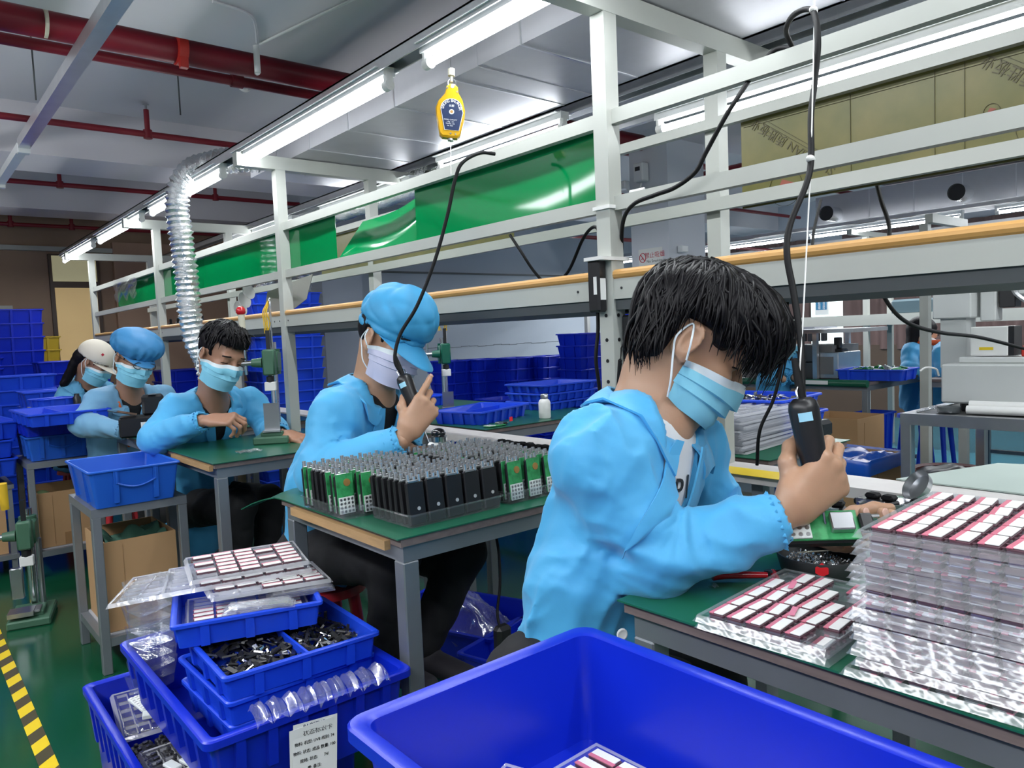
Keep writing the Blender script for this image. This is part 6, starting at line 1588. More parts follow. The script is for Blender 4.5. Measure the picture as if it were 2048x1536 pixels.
# adapters tied to the near post
def adapter(label, c, size, lab_dx):
    o = MB().rbox(c, size, .006).build('power_adapter', M['black'], smooth=30); tag(o, label, 'power adapter')
    MB().box((c[0] + lab_dx, c[1] - size[1] / 2 - .0006, c[2] - .01), (.022, .001, .06)).build('white_label', M['label'], o); MB().box((c[0] - size[0] / 2 - .0006, c[1] - .01, c[2] + .0), (.001, .012, .05)).build('side_label', M['label'], o); return o
adapter('black power adapter tied to the right side of the near post, low', (1.652, 1.428, 1.19), (.055, .042, .14), .006)
adapter('black power adapter tied to the left side of the near post, high', (1.575, 1.49, 1.345), (.036, .045, .15), 0)
for k, z_ in enumerate((1.415, 1.56)):
    m = MB(); m.b2(1.545 if k == 0 else 1.588, 1.665, 1.445, 1.510, z_, z_ + .010); tag(m.build('cable_tie', M['plastic']), ('white tie holding the adapters to the near post', 'white tie round the near post below the green sheet')[k], 'cable tie', 'ties on the post')
tag(MB().rbox((1.655, 1.40, 1.585), (.008, .055, .05), .002).build('tape_patch', M['label']), 'white tape patch on the middle rail right of the near post', 'tape')
# spring balancer
def balancer():
    c = U(902, 222, 2.36); x = camdir(.99, .06, .10); y = camdir(-.06, -.99, .02); o = thing('spring_balancer', 'yellow spring balancer with blue SPRING BALANCER label hanging under the aisle lamps', 'spring balancer', c)
    o.matrix_world = frame4(c, x, y); S = 1500 / 2.36
    P = [(-26, 20), (-31, 5), (-29, -12), (-20, -48), (-14, -53), (16, -53), (21, -47), (28, -14), (28, 4), (22, 24), (13, 38), (11, 50), (4, 56), (-6, 56), (-12, 50), (-14, 36)]
    P = [(a / S, b / S) for a, b in P][::-1]
    P2 = [(a * .92, b * .93) for a, b in P]
    m = MB(); n = len(P); m.v = [(a, b, -.03) for a, b in P2] + [(a, b, -.024) for a, b in P] + [(a, b, -.004) for a, b in P] + [(a, b, .0) for a, b in P2]
    for q in range(3):
        for i in range(n): m.f.append((q * n + i, q * n + (i + 1) % n, (q + 1) * n + (i + 1) % n, (q + 1) * n + i)); m.mi.append(0)
    m.f += [tuple(range(n))[::-1], tuple(range(3 * n, 4 * n))]; m.mi += [0, 0]
    if True: m.f = [f[::-1] for f in m.f]
    m.build('housing', M['balance'], o, smooth=30)
    L = [(-21 * math.cos(t), 4 + 20 * math.sin(t)) for t in np.linspace(0, math.pi, 16)] + [(23, -2), (17, -38), (-11, -38)]
    lb = MB().prism([(a / S, b / S) for a, b in L], .0012, o=(.001, 0, .0)).build('label_plate', M['navy'], o)
    ring = MB().tube([((a * 1.02) / S + .001, (b * 1.02) / S, .0014) for a, b in L + L[:1]], .0009, n=5).build('label_rim', M['white_ink'], lb)
    s_ = 'SPRING BALANCER'
    for i, ch in enumerate(s_):
        if ch == ' ': continue
        t = math.radians(178 - 176 * i / (len(s_) - 1)); r = 17.2
        text_obj('printed_letter', ch, 7.4 / S, M['white_ink'], lb, frame4((r * math.cos(t) / S + .001, (4 + r * .95 * math.sin(t)) / S, .0014), (math.sin(t), -math.cos(t), 0), (math.cos(t), math.sin(t), 0)))
    text_obj('printed_letter', '长新', 5.5 / S, M['white_ink'], lb, frame4((.001, 10 / S, .0014), (1, 0, 0), (0, 1, 0)))
    for k, (ln, yy) in enumerate((('MODEL CAPACITY', -18), ('1.0kg  1.5m', -22), ('TRAVEL 1.5m', -26), ('No. 0321', -30))): text_obj('printed_letter', ln, 3.2 / S, M['white_ink'], lb, frame4((.0, yy / S, .0014), (1, 0, 0), (0, 1, 0)))
    m = MB(); m.cyl((.002, -2 / S, .0012), (.002, -2 / S, .003), 5 / S, n=20); m.build('hub', M['label'], lb); MB().cyl((.002, -2 / S, .003), (.002, -2 / S, .004), 3 / S, n=16).build('hub_screw', M['copper'], lb)
    m = MB()
    for a, b in ((-10, 46), (10, 40), (2, -45), (12, -46)): m.cyl((a / S, b / S, 0), (a / S, b / S, .0015), 1.8 / S, n=10)
    m.build('rivet', M['steel'], o); m = MB(); m.cyl((0, 50 / S, -.001), (0, 50 / S, .001), 3.5 / S, n=14); m.build('eyelet', M['label'], o)
    m = MB(); m.tube([(8 / S * math.cos(t) - .002, (60 + 9 * math.sin(t)) / S, -.012) for t in np.linspace(0, 2 * math.pi, 18)], .0012, n=5, caps=False); m.build('split_ring', M['steel'], o)
    m = MB(); m.cyl((-.004, 62 / S, -.012), (-.006, 76 / S, -.012), .0045, n=10); m.cyl((-.006, 74 / S, -.012), (-.007, 88 / S, -.012), .011, n=12); m.build('hook', M['grip'], o, smooth=40)
    m = MB(); m.cyl((.004, -53 / S, -.015), (.004, -57 / S, -.015), .010, n=12); m.cyl((.004, -56 / S, -.015), (.012, -130 / S, -.01), .0012, n=5); m.build('cable', M['steel'], o)
    return o
balancer()
# dish of screws
dc = onz(1642, 1140, .7525); o = thing('screw_dish', 'dark round dish of small bright screws with a red sticker', 'dish', dc)
m = MB(); m.lathe([(0, .002), (.060, .002), (.066, .006), (.076, .034), (.079, .034), (.0795, .032), (.072, .004), (.068, 0), (0, 0)][::-1], n=40); m.build('dish_body', mat('dark_dish', (.045, .048, .05), .5), o, smooth=40)
m = MB(); R = Matrix.Rotation(.3, 3, 'Z'); m.add([Vector((-.0785, -.0, .024)) + Vector((0, a, b)) for a, b in ((-.011, .004), (0, .014), (.011, .004), (.011, -.006), (0, -.012), (-.011, -.006))], [(0, 1, 2, 3, 4, 5)][:1])
st = m.build('red_sticker', M['sticker'], o); st.rotation_euler = (0, 0, math.radians(29))
rr = random.Random(9); m = MB()
for _ in range(620):
    a, r = rr.uniform(0, 6.28), .066 * rr.random() ** .5; x, y = r * math.cos(a), r * math.sin(a)
    h = .022 * max(0, .55 - x * 3 + y * 7) * (1 - (r / .07) ** 4) + .004
    if h < .006 and rr.random() < .6: continue
    p = dc + Vector((x, y, .002 + h * rr.uniform(.7, 1.1))); d = Vector((rr.gauss(0, 1), rr.gauss(0, 1), rr.gauss(0, .6))).normalized()
    m.cyl(p, p + d * .007, .0011, n=5); m.cyl(p + d * .006, p + d * .0075, .0024, n=6)
sc_ = m.build('screws', M['knob']); tag(sc_, 'heap of tiny bright screws in the dark dish', 'screws', kind='stuff')
for i in range(6):
    for j in range(9):
        x, y = .010 + i * .0095, -.052 + j * .0105 + .004 * (i % 2)
        if x * x + y * y > .062 ** 2: continue
        o2 = MB().cyl((0, 0, 0), (0, 0, .006), .0011, n=6).cyl((0, 0, .006), (0, 0, .008), .0027, n=8).build('screw', M['knob']); p = Matrix.Rotation(-.85, 3, 'Z') @ Vector((x, y, 0)); o2.location = dc + p + Vector((0, 0, .0045)); tag(o2, 'bright screw standing upright in the dark dish', 'screw', 'screws standing in rows in the dish')
tag(MB().cyl(dc + Vector((-.03, .03, .034)), dc + Vector((.02, -.02, .038)), .0013, n=6).cyl(dc + Vector((.018, -.018, .0378)), dc + Vector((.028, -.028, .0385)), .003, n=8).build('cotton_swab', M['grip']), 'cotton swab lying on the screws in the dish', 'swab')
# pliers
o = thing('pliers', 'pliers with red handles lying on the green mat by the dish', 'pliers', (1.225, .765, .757)); a0 = onz(1425, 1152, .762) - Vector(o.location); a1 = onz(1535, 1150, .762) - Vector(o.location); a2 = onz(1560, 1168, .76) - Vector(o.location)
m = MB(); m.tube(spline([a0, a0.lerp(a1, .3) + Vector((0, .006, 0)), a0.lerp(a1, .7) + Vector((0, .004, 0)), a1], 6), .0075, n=10, rfun=lambda u: .0085 - .003 * u); m.build('handle', M['ball'], o, smooth=60)
m = MB(); m.tube(spline([a1 + Vector((.018, -.0, 0)), a2 + Vector((0, 0, 0)), a2 + Vector((-.004, -.03, 0))], 6), .007, n=10); m.build('handle', M['ball'], o, smooth=60)
m = MB(); m.cyl(a1 + Vector((.008, 0, -.006)), a1 + Vector((.008, 0, .006)), .010, n=14); m.tube([a1, a1 + Vector((.02, -.004, 0)), a1 + Vector((.05, -.016, 0))], .007, n=8, rfun=lambda u: .008 - .005 * u); m.build('jaw', M['black'], o, smooth=60)
# metal cups
for k, (px, py, rx_) in enumerate(((1800, 1012, 0), (1842, 998, 1.0))):
    p = onz(px, py + 6, .755); m = MB(); m.lathe([(0, .002), (.034, .002), (.040, .018), (.042, .018), (.036, 0), (0, 0)][::-1], n=28); o = m.build('metal_cup', M['galv'], smooth=40); o.location = p + (Vector((0, 0, .0)) if k == 0 else Vector((.0, -.0, .035))); o.rotation_euler = (0, -rx_, -.6); tag(o, ('shallow metal cup lying flat behind the tall stack', 'shallow metal cup leaning on the flat one behind the tall stack')[k], 'metal cup')
# round tin and white box at the hand of the cap worker
p = onz(880, 905, .755); o = thing('lens_stand', 'clear round lens on a white box beside the cap worker', 'magnifier', p)
MB().rbox((0, 0, .022), (.085, .06, .044), .008).build('white_box', M['plastic'], o); MB().cyl((0, .0, .045), (0, 0, .066), .032, n=24).build('round_tin', M['metal'], o, smooth=40)
m = MB(); m.sphere((0, .005, .078), .03, 18, (1, 1, .7)); m.build('dark_lens', mat('dark_glass', (.02, .02, .025), .05, coat=1.), o, smooth=180)
# white bottle
p = onz(1090, 836, .7525); o = thing('bottle', 'white plastic bottle with grey cap on the rear bench', 'bottle', p); S_ = 1.0
MB().lathe([(0, 0), (.030, 0), (.033, .004), (.033, .085), (.028, .098), (.016, .108), (.016, .112), (0, .112)][::-1], n=24).build('bottle_body', M['plastic'], o, smooth=40); MB().lathe([(0, .108), (.021, .108), (.021, .128), (.018, .132), (0, .132)][::-1], n=20).build('cap', M['steel'], o, smooth=40)
for k, (px, py, dd, lab) in enumerate(((1022, 838, 3.55, 'red sticker on the divided blue tray of the rear bench'),)):
    tag(MB().box(U(px, py, 3.47), (.024, .002, .02), rz=.3).build('red_sticker', M['sticker']), lab, 'sticker')
# black machine and small tray of the bouffant cap worker
p = onz(258, 862, .755); o = thing('black_machine', 'black bench machine with white label before the bouffant cap worker', 'machine', (1.06, 4.40, .752), -.25)
m = MB(); m.rbox((0, 0, .055), (.24, .16, .11), .01); m.build('base', M['black'], o); m = MB(); m.rbox((.05, .01, .165), (.11, .10, .11), .012); m.build('head', M['black'], o); MB().box((.05, -.001, .2215), (.04, .08, .002)).build('grey_plate', M['steel'], o)
MB().box((.04, -.0815, .05), (.11, .002, .06)).build('white_label', M['label'], o); m = MB(); m.box((-.10, -.02, .135), (.14, .12, .004), rot=Matrix.Rotation(.25, 3, 'Y')); m.build('flap', mat('shiny_black', (.03, .03, .035), .08), o)
SBP = U(106, 812, 5.0)
put_bin('small blue tray beside the black bottle, left of the bouffant cap worker', tuple(SBP), .3, .24, .20, .055, ma='blue', name='parts_tray', cat='tray', ribs=2, rib_h=1., lip=.008, lipz=.008, taper=.008)
tag(MB().b2(SBP.x - .13, SBP.x + .16, SBP.y - .15, SBP.y + .15, SBP.z - .025, SBP.z - .002).build('side_board', M['grey']), 'small grey side board under the small blue tray', 'board')
tag(MB().lathe([(0, 0), (.024, 0), (.024, .05), (.016, .06), (.016, .075), (0, .075)][::-1], (SBP.x + .13, SBP.y - .08, SBP.z), 16).build('black_bottle', M['black'], smooth=40), 'small black bottle at the elbow of the bouffant cap worker', 'bottle')
# clear scraps on the mats
m = MB()
for x, y in ((1.15, .86), (1.10, .78), (1.17, .80)): m.grid(lambda u, v, x=x, y=y: (x + u * .018, y + v * .014, .7535 + .004 * math.sin(u * 5 + v * 3)), 4, 4)
tag(m.build('plastic_scraps', M['clearbag'], smooth=180), 'bits of clear plastic scattered near the mat corner', 'scraps', kind='stuff')
m = MB(); m.grid(lambda u, v: (1.14 + u * .10, 3.20 + v * .07, .754 + .010 * math.sin(u * 7 + v * 5) ** 2), 8, 8); tag(m.build('plastic_scraps', M['clearbag'], smooth=60), 'crumpled clear plastic left of the arbor press base', 'scraps')
# things on the rack shelf
for k in range(9):
    o = MB().rbox((0, 0, .03), (.03, .045, .06), .004).build('black_holder', M['black']); MB().rbox((0, -.01, .075), (.018, .02, .035), .004).build('clip', M['black'], o); o.location = (1.72 + .03 * (k % 2), 5.42 + .09 * k, 1.353); o.rotation_euler = (.2, 0, random.uniform(-.4, .4)); tag(o, 'black plastic holder in the row on the far part of the rack shelf', 'plastic holder', 'black holders on the shelf')
m = MB(); m.prism([(0, 0), (.16, .0), (.36, .10), (.42, .24), (.05, .16)], .004, R=Matrix(((0, 0, 1), (-1, 0, 0), (0, 1, 0))).transposed().inverted() if False else Matrix.Rotation(math.radians(90), 3, 'X') @ Matrix.Identity(3)); o = m.build('paper_sheet', mat('worn_grey_paper', (.40, .38, .36), .7)); o.location = (1.78, 4.45, 1.37); o.rotation_euler = (0, 0, -1.2); tag(o, 'creased grey sheet leaning on the rack shelf behind the foil hose', 'sheet')
for k in range(3):
    o = MB().lathe([(0, 0), (.045, 0), (.05, .01), (.05, .012), (0, .012)][::-1], n=24).build('white_disc', M['plastic'], smooth=40); o.location = (1.70 + .01 * k, 4.62 - .05 * k, 1.44 + .05 * k); o.rotation_euler = (1.3, .2 * k, .4); tag(o, ('lowest', 'middle', 'top')[k] + ' white round lid hanging behind the foil hose', 'lid', 'white lids')
m = MB(); m.grid(lambda u, v: (1.68 + .35 * v, 2.35 + u * .85, 1.354 + .02 * math.sin(math.pi * v) * (.7 + .3 * math.sin(u * 25))), 20, 6); tag(m.build('clear_bag', M['clearbag'], smooth=60), 'flat clear bag lying on the rack shelf above the cap worker', 'bag')
# red stool under the cap worker, bags in the bins
def stool(label, x, y, h, col='redpl'):
    o = thing('stool', label, 'stool', (x, y, ZF)); H_ = h - ZF
    m = MB(); m.lathe([(0, H_ - .012), (.12, H_ - .012), (.135, H_ - .03), (.145, H_ - .03), (.14, H_ - .002), (.125, H_), (0, H_)], n=28); m.build('seat', M[col], o, smooth=40)
    for k in range(4):
        a = math.pi / 4 + k * math.pi / 2; MB().cyl((.10 * math.cos(a), .10 * math.sin(a), H_ - .02), (.155 * math.cos(a), .155 * math.sin(a), 0), .022, .016, n=10).build('leg', M[col], o, smooth=40)
    return o
h2 = P2['J']['hip']; stool('red plastic stool under the worker in the peaked cap', h2.x - .03, h2.y, h2.z - .135)
h1 = P1['J']['hip']; stool('red plastic stool under the front worker', h1.x, h1.y, h1.z - .135); h3_ = P3['J']['hip']; stool('red stool under the short haired man', h3_.x, h3_.y, h3_.z - .135); h4_ = P4['J']['hip']; stool('red stool under the bouffant cap worker', h4_.x, h4_.y, h4_.z - .135); h5_ = P5['J']['hip']; stool('red stool under the cream cap worker', h5_.x, h5_.y, h5_.z - .135)
m = MB(); m.grid(lambda u, v: (1.60 + u * .3, 2.32 + v * .35, .03 + .14 * math.sin(math.pi * u) * math.sin(math.pi * v) + .03 * math.sin(u * 14 + v * 11) * math.sin(v * 9)), 18, 18); tag(m.build('clear_bag', M['clearbag'], smooth=60), 'crumpled clear bag in the blue bin under the device bench', 'bag')
o = MB().rbox(U(1005, 1275, 2.05), (.05, .035, .07), .01).build('power_plug', M['black']); tag(o, 'black plug hanging at the end of the cord under the bench', 'plug')
# ================================================================ column fittings
cx_ = 4.476
def on_col(px, py): return onx(px, py, cx_)
def colframe(px, py): return frame4(on_col(px, py), (0, -1, 0), (0, 0, 1))
a, b = on_col(1277, 500), on_col(1325, 531); o = MB().b2(cx_, 4.48, min(a.y, b.y), max(a.y, b.y), min(a.z, b.z), max(a.z, b.z)).build('no_smoking_sign', M['label']); tag(o, 'white no smoking sign with red lettering on the white column', 'sign')
text_obj('printed_letter', '禁止吸烟', .047, M['signred'], o, colframe(1309, 510)); text_obj('printed_letter', 'No Smoking', .030, M['ink'], o, colframe(1309, 521.5))
c = on_col(1285.5, 516); m = MB(); m.tube([(cx_ - .001, c.y + .030 * math.cos(t), c.z + .034 * math.sin(t)) for t in np.linspace(0, 2 * math.pi, 24)], .003, n=5, caps=False); m.tube([(cx_ - .001, c.y + .02, c.z + .024), (cx_ - .001, c.y - .02, c.z - .024)], .003, n=5); m.tube([(cx_ - .001, c.y + .012, c.z - .012), (cx_ - .001, c.y - .006, c.z + .0)], .003, n=5); m.build('no_smoking_symbol', M['signred'], o)
a, b = on_col(1278, 380), on_col(1325, 392); o = MB().b2(cx_ - .02, 4.478, a.y - .21, a.y, b.z - .01, b.z + .075).build('exit_sign', M['exit']); tag(o, 'green exit sign on the white column', 'exit sign'); text_obj('printed_letter', '安全出口', .040, M['white_ink'], o, frame4((cx_ - .0215, a.y - .105, b.z + .035), (0, -1, 0), (0, 0, 1)))
a, b = on_col(1279, 330), on_col(1299, 363); o = MB().rbox(((cx_ - .04), (a.y + b.y) / 2, (a.z + b.z) / 2), (.075, abs(a.y - b.y), abs(a.z - b.z)), .008).build('meter_box', M['batten']); tag(o, 'white meter box with dark display on the white column', 'meter box'); MB().b2(cx_ - .079, cx_ - .0775, b.y + .025, a.y - .02, a.z - .06, a.z - .03).build('display', M['black'], o)
MB().tube(spline([(cx_ - .02, a.y - .03, b.z), (cx_ - .02, a.y - .01, b.z - .06), (cx_ - .01, a.y + .03, b.z - .09)], 6), .008).build('conduit', M['batten'], o)
p = on_col(1262, 372); o = thing('security_camera', 'white security camera beside the exit sign', 'camera', p + Vector((-.05, 0, 0))); MB().rbox((-.02, .06, 0), (.06, .17, .06), .008).build('camera_body', M['batten'], o); MB().cyl((-.02, .145, 0), (-.02, .165, -.002), .022, n=14).build('lens', M['black'], o); MB().cyl((0, .0, -.03), (.045, -.03, -.05), .012, n=8).build('bracket', M['batten'], o)
p = on_col(1392, 490); tag(MB().rbox((4.60, 3.47, p.z), (.07, .05, .05), .005).build('junction_box', M['batten']), 'small box on the right face of the white column', 'junction box')

# ================================================================ the next production line, beyond the aisle
rb = thing('production_line_rack', 'distant cream rack of the next production line, in front of the curtains', 'rack', (7.7, 3.55, ZF))
def rpb(n, mb, ma=None): return mb.build(n, ma or M['white'], rb, loc=(-7.7, -3.55, -ZF))
for y in (1.3, 3.55, 5.8):
    for x in (7.7, 8.25): rpb('post', MB().b2(x - .025, x + .025, y - .025, y + .025, ZF, 2.05))
    rpb('cross_beam', MB().b2(7.35, 8.95, y - .025, y + .025, 2.05, 2.10))
rpb('shelf_beam', MB().b2(7.66, 7.72, .3, 6.6, 1.15, 1.26)); rpb('shelf_board', MB().b2(7.72, 8.3, .3, 6.6, 1.22, 1.24), M['greyd'])
rpb('rail', MB().b2(7.68, 7.72, .3, 6.6, 1.50, 1.535)); rpb('rail', MB().b2(8.22, 8.26, .3, 6.6, 1.85, 1.89))
for x in (7.4, 8.9):
    for k, (a, b) in enumerate(((.9, 2.3), (2.55, 4.0), (4.2, 5.6), (5.8, 7.0))):
        tube_lamp(x, a, b, 2.08 if x < 8 else 2.06, '%s tube lamp on the %s side of the distant line' % (('first', 'second', 'third', 'last')[k], 'near' if x < 8 else 'far'), 'tube lamps of the distant line', 26)
    lamp = MB().b2(x - .03, x + .03, .5, 7.1, 2.15, 2.18).build('lamp_channel', M['galv']); tag(lamp, 'steel lamp channel on the %s side of the distant line' % ('near' if x < 8 else 'far'), 'lamp channel')
o = thing('air_duct', 'foil wrapped air duct with two open nozzles above the distant line', 'air duct', (7.95, 2.3, 2.22)); MB().b2(-.35, .35, -2.6, 1.72, 0, .28).build('duct_body', M['foil'], o)
m = MB()
for k in range(9): m.b2(-.353, .353, -2.2 + k * .42, -2.19 + k * .42, -.002, .282)
m.build('seam', M['galv'], o)
for px, py in ((1662, 428), (1921, 386)):
    q = onx(px, py, 7.5) - Vector(o.location); n_ = MB().cyl(q + Vector((-.10, 0, 0)), Vector((-.35, q.y, q.z)), .075, n=20, caps=False).build('nozzle', M['hose'], o, smooth=40); MB().cyl(q + Vector((-.07, 0, 0)), q + Vector((-.075, 0, 0)), .073, n=20).build('nozzle_opening', M['black'], n_)
# nearer open frame beside the white machine
of = thing('post_frame', 'cream post frame standing behind the white machine', 'rack', (5.52, 2.14, ZF))
for dx, dy in ((0, 0), (.55, -.05)): MB().b2(dx - .028, dx + .028, dy - .028, dy + .028, 0, 1.97).build('post', M['white'], of)
MB().b2(-.028, .60, -.06, -.01, 1.97, 2.03).build('cross_beam', M['white'], of)
# benches of that line and what is on them
BB = bench('workbench', 'distant bench with green padded edge beyond the aisle', 5.55, 6.7, 2.55, 3.75); BB2 = bench('workbench', 'distant bench of the two workers beside the white machine', 6.0, 7.3, .9, 2.35)
BB3 = bench('workbench', 'distant bench between the column and the grey equipment', 5.3, 6.5, 3.95, 5.0)
m = MB(); m.cyl((5.54, 2.55, .74), (5.54, 3.75, .74), .028, n=12); o = m.build('green_padding', M['mat'], smooth=40); tag(o, 'rolled green padding along the distant bench edge', 'padding'); MB().box((5.511, 2.95, .745), (.004, .22, .03)).build('torn_tape', M['label'], o)
put_bin('distant blue tray of green boards on the padded bench', (5.85, 2.62, .752), .05, .36, .50, .085, name='parts_tray', cat='tray', ribs=3, rib_h=1., lip=.012, lipz=.01, taper=.012)
scrap('board_pile', 'pile of green and white boards in the distant blue tray', 'boards', 5.72, 5.98, 2.42, 2.82, .80, 90, (.07, .035, .004), [M['pcb'], M['keypad'], M['steel']], 5, .04)
o = thing('equipment_rack', 'grey bench equipment under a small steel table on the distant bench', 'equipment', (6.0, 3.35, .75)); MB().b2(-.2, .25, -.40, .42, .0, .13).build('equipment_case', M['monitor'], o); MB().b2(-.2, .25, -.40, .42, .14, .27).build('equipment_case', M['monitor'], o)
for dx in (-.27, .27):
    for dy in (-.30, .45): MB().b2(dx - .018, dx + .018, dy - .018, dy + .018, 0, .37).build('table_leg', M['galv'], o)
MB().b2(-.3, .3, -.62, .5, .37, .40).build('table_plate', M['galv'], o); MB().rbox((-.22, .32, .20), (.02, .05, .14), .008).build('red_grip', M['orange'], o)
o = MB().rbox((5.95, 2.98, .86), (.38, .20, .21), .006).build('computer', M['galv']); tag(o, 'open silver computer case on the distant bench', 'computer'); MB().b2(5.755, 5.76, 2.92, 3.04, .79, .93).build('side_plate', M['monitor'], o)
o = thing('black_scanner', 'small black scanner on top of the distant computer', 'scanner', (5.9, 2.95, .966)); MB().rbox((0, 0, .012), (.10, .12, .024), .006).build('base', M['black'], o); MB().rbox((0, 0, .07), (.05, .05, .09), .006).build('head', M['black'], o)
t = put_tray('clear tray on the small steel table of the distant bench', (5.95, 3.30, 1.153), 1.5); t.scale = (1.6, 1.6, 1.6)
o = MB().rbox((5.55, 4.15, .85), (.22, .3, .19), .01).build('black_box', M['black']); tag(o, 'black equipment box on the bench behind the front worker', 'equipment'); MB().box((5.439, 4.10, .82), (.002, .06, .06)).build('white_label', M['label'], o)
# radios hanging in a row below the distant shelf
for k in range(9):
    o = MB().rbox((0, 0, 0), (.05, .05, .14), .006).build('hanging_radio', M['black']); o.location = (7.60, 3.95 + k * .075, 1.075); tag(o, 'black radio in the row below the distant shelf', 'radio', 'radios below the distant shelf')
o = MB().rbox((7.85, 3.1, 1.32), (.3, .42, .15), .02).build('storage_case', mat('dark_teal', (.06, .10, .12), .5)); tag(o, 'dark case on the distant shelf', 'case'); o = MB().rbox((7.85, 2.75, 1.45), (.2, .36, .09), .03).build('blue_pack', mat('violet_blue', (.08, .07, .32), .4)); tag(o, 'violet blue pack on the white boxes of the distant shelf', 'pack'); o = MB().rbox((7.85, 2.7, 1.32), (.25, .5, .12), .01).build('white_box', M['label']); tag(o, 'white box on the distant shelf under the violet pack', 'box')
o = MB().rbox((6.7, 2.55, 1.0), (.10, .34, .04), .015).build('orange_tool', M['orange']); tag(o, 'orange tray on a stand beyond the woman with long hair', 'tray'); tag(MB().b2(6.62, 6.8, 2.36, 2.74, .752, .978).build('tool_stand', M['galv']), 'steel box stand under the orange tray', 'stand')
# banner at the window
a = onx(1630, 582, 10.36); b = onx(1656, 629, 10.36); o = MB().b2(10.355, 10.375, b.y, a.y, b.z, a.z).build('wall_banner', M['label']); tag(o, 'blue and white banner with white characters at the bright window', 'banner'); MB().b2(10.352, 10.355, b.y + .015, a.y - .015, b.z + .07, a.z - .01).build('blue_field', M['banner'], o)
for k, s_ in enumerate(('产品质量有保障', '坚持操作有规程')):
    for i, ch in enumerate(s_): text_obj('printed_letter', ch, .042, M['white_ink'], o, frame4((10.351, a.y - .065 - .07 * k, a.z - .05 - .034 * i), (0, -1, 0), (0, 0, 1)))
# ---------------------------------------------------------------- white dispensing machine on its steel table
o = thing('machine_table', 'steel table carrying the white machine at the right', 'table', (4.35, .85, ZF)); Z = .75 - ZF
for dx in (-.52, .48):
    for dy in (-.72, .72): MB().rbox((dx, dy, (Z - .05) / 2), (.05, .05, Z - .05), .004).build('leg', M['galv'], o)
m = MB()
for dx in (-.52, .48): m.b2(dx - .025, dx + .025, -.745, .745, Z - .055, Z)
for dy in (-.72, .72): m.b2(-.495, .455, dy - .025, dy + .025, Z - .055, Z)
m.build('frame', M['galv'], o); MB().b2(-.49, .45, -.69, .69, Z - .012, Z - .004).build('top_plate', M['monitor'], o); MB().b2(-.5, .46, -.70, .70, .24, .26).build('lower_plate', M['greyd'], o)
mc = thing('white_machine', 'white gantry machine with two heads at the right of the hall', 'machine', (4.4, .85, .752))
MB().rbox((0, -.02, .135), (.86, 1.28, .19), .008).build('base', M['machine'], mc); m = MB()
for dx in (-.38, .38):
    for dy in (-.55, .52): m.cyl((dx, dy, 0), (dx, dy, .045), .03, n=12)
m.build('foot', M['black'], mc)
MB().rbox((0, .02, .245), (.70, 1.1, .03), .006).build('bed_plate', M['machine'], mc)
def mpt(px, py, d): return U(px, py, d) - Vector(mc.location)
q = mpt(1914, 715, 3.86); MB().b2(q.x - .05, q.x + .08, q.y - .06, q.y + .06, .20, .52).build('column', M['machine'], mc)
MB().rbox((q.x + .01, q.y - .0, .545), (.17, .18, .19), .006).build('motor_box', M['machine'], mc)
h = MB().rbox((q.x + .04, q.y - .10, .73), (.16, .13, .24), .012).build('head', M['machine'], mc); m = MB()
for k in range(5): m.b2(q.x - .0415, q.x - .0405, q.y - .13, q.y - .075, .78 - .016 * k, .785 - .016 * k)
m.build('vent', M['black'], h); m = MB(); m.tube(spline([(q.x + .0, q.y + .02, .80), (q.x - .03, q.y + .05, .76), (q.x - .03, q.y + .05, .70), (q.x, q.y + .01, .66)], 5), .022, n=8); m.build('cable_chain', M['black'], h)
MB().rbox((q.x + .05, q.y - .14, .56), (.10, .07, .26), .006).build('spindle_plate', M['machine'], mc); MB().rbox((q.x + .06, q.y - .22, .545), (.09, .07, .10), .004).build('spindle', M['black'], mc)
h = MB().rbox((q.x + .10, q.y - .34, .70), (.18, .20, .34), .03).build('head', M['machine'], mc); MB().rbox((q.x + .08, q.y - .24, .66), (.12, .12, .14), .006).build('arm', M['machine'], mc); MB().b2(q.x + .12, q.x + .2, q.y - .44, q.y - .36, .24, .60).build('column', M['machine'], mc)
MB().tube(spline([(q.x + .02, q.y - .16, .80), (q.x, q.y - .22, .78), (q.x, q.y - .27, .70), (q.x + .02, q.y - .25, .58), (q.x + .02, q.y - .33, .50)], 6), .016, n=8).build('flexible_conduit', M['steel'], mc)
q2 = mpt(1978, 720, 3.62); w_ = MB().rbox((q2.x + .05, q2.y, .335), (.11, .16, .14), .004).build('control_box', M['label'], mc); MB().b2(q2.x + .0, q2.x + .11, q2.y - .105, q2.y - .081, .265, .405).build('side_panel', M['black'], w_); MB().box((q2.x - .0065, q2.y + .01, .30), (.002, .06, .014)).build('yellow_label', M['tapey'], w_)
MB().rbox((q2.x + .06, q2.y - .24, .285), (.10, .22, .05), .005).build('red_fixture', M['redbr'], mc); MB().rbox((q2.x + .02, q2.y - .05, .235), (.07, .26, .012), .003).build('fixture_plate', M['galv'], mc)
MB().tube(spline([mpt(1948, 735, 3.72), mpt(1940, 745, 3.7), mpt(1943, 780, 3.7), mpt(1932, 800, 3.72)], 6), .006, n=6).build('cable', M['steel'], mc)
MB().tube(spline([mpt(1840, 742, 3.75), mpt(1852, 735, 3.75), mpt(1872, 738, 3.75), mpt(1878, 752, 3.75)], 6), .005, n=6).build('cable', M['plastic'], mc)
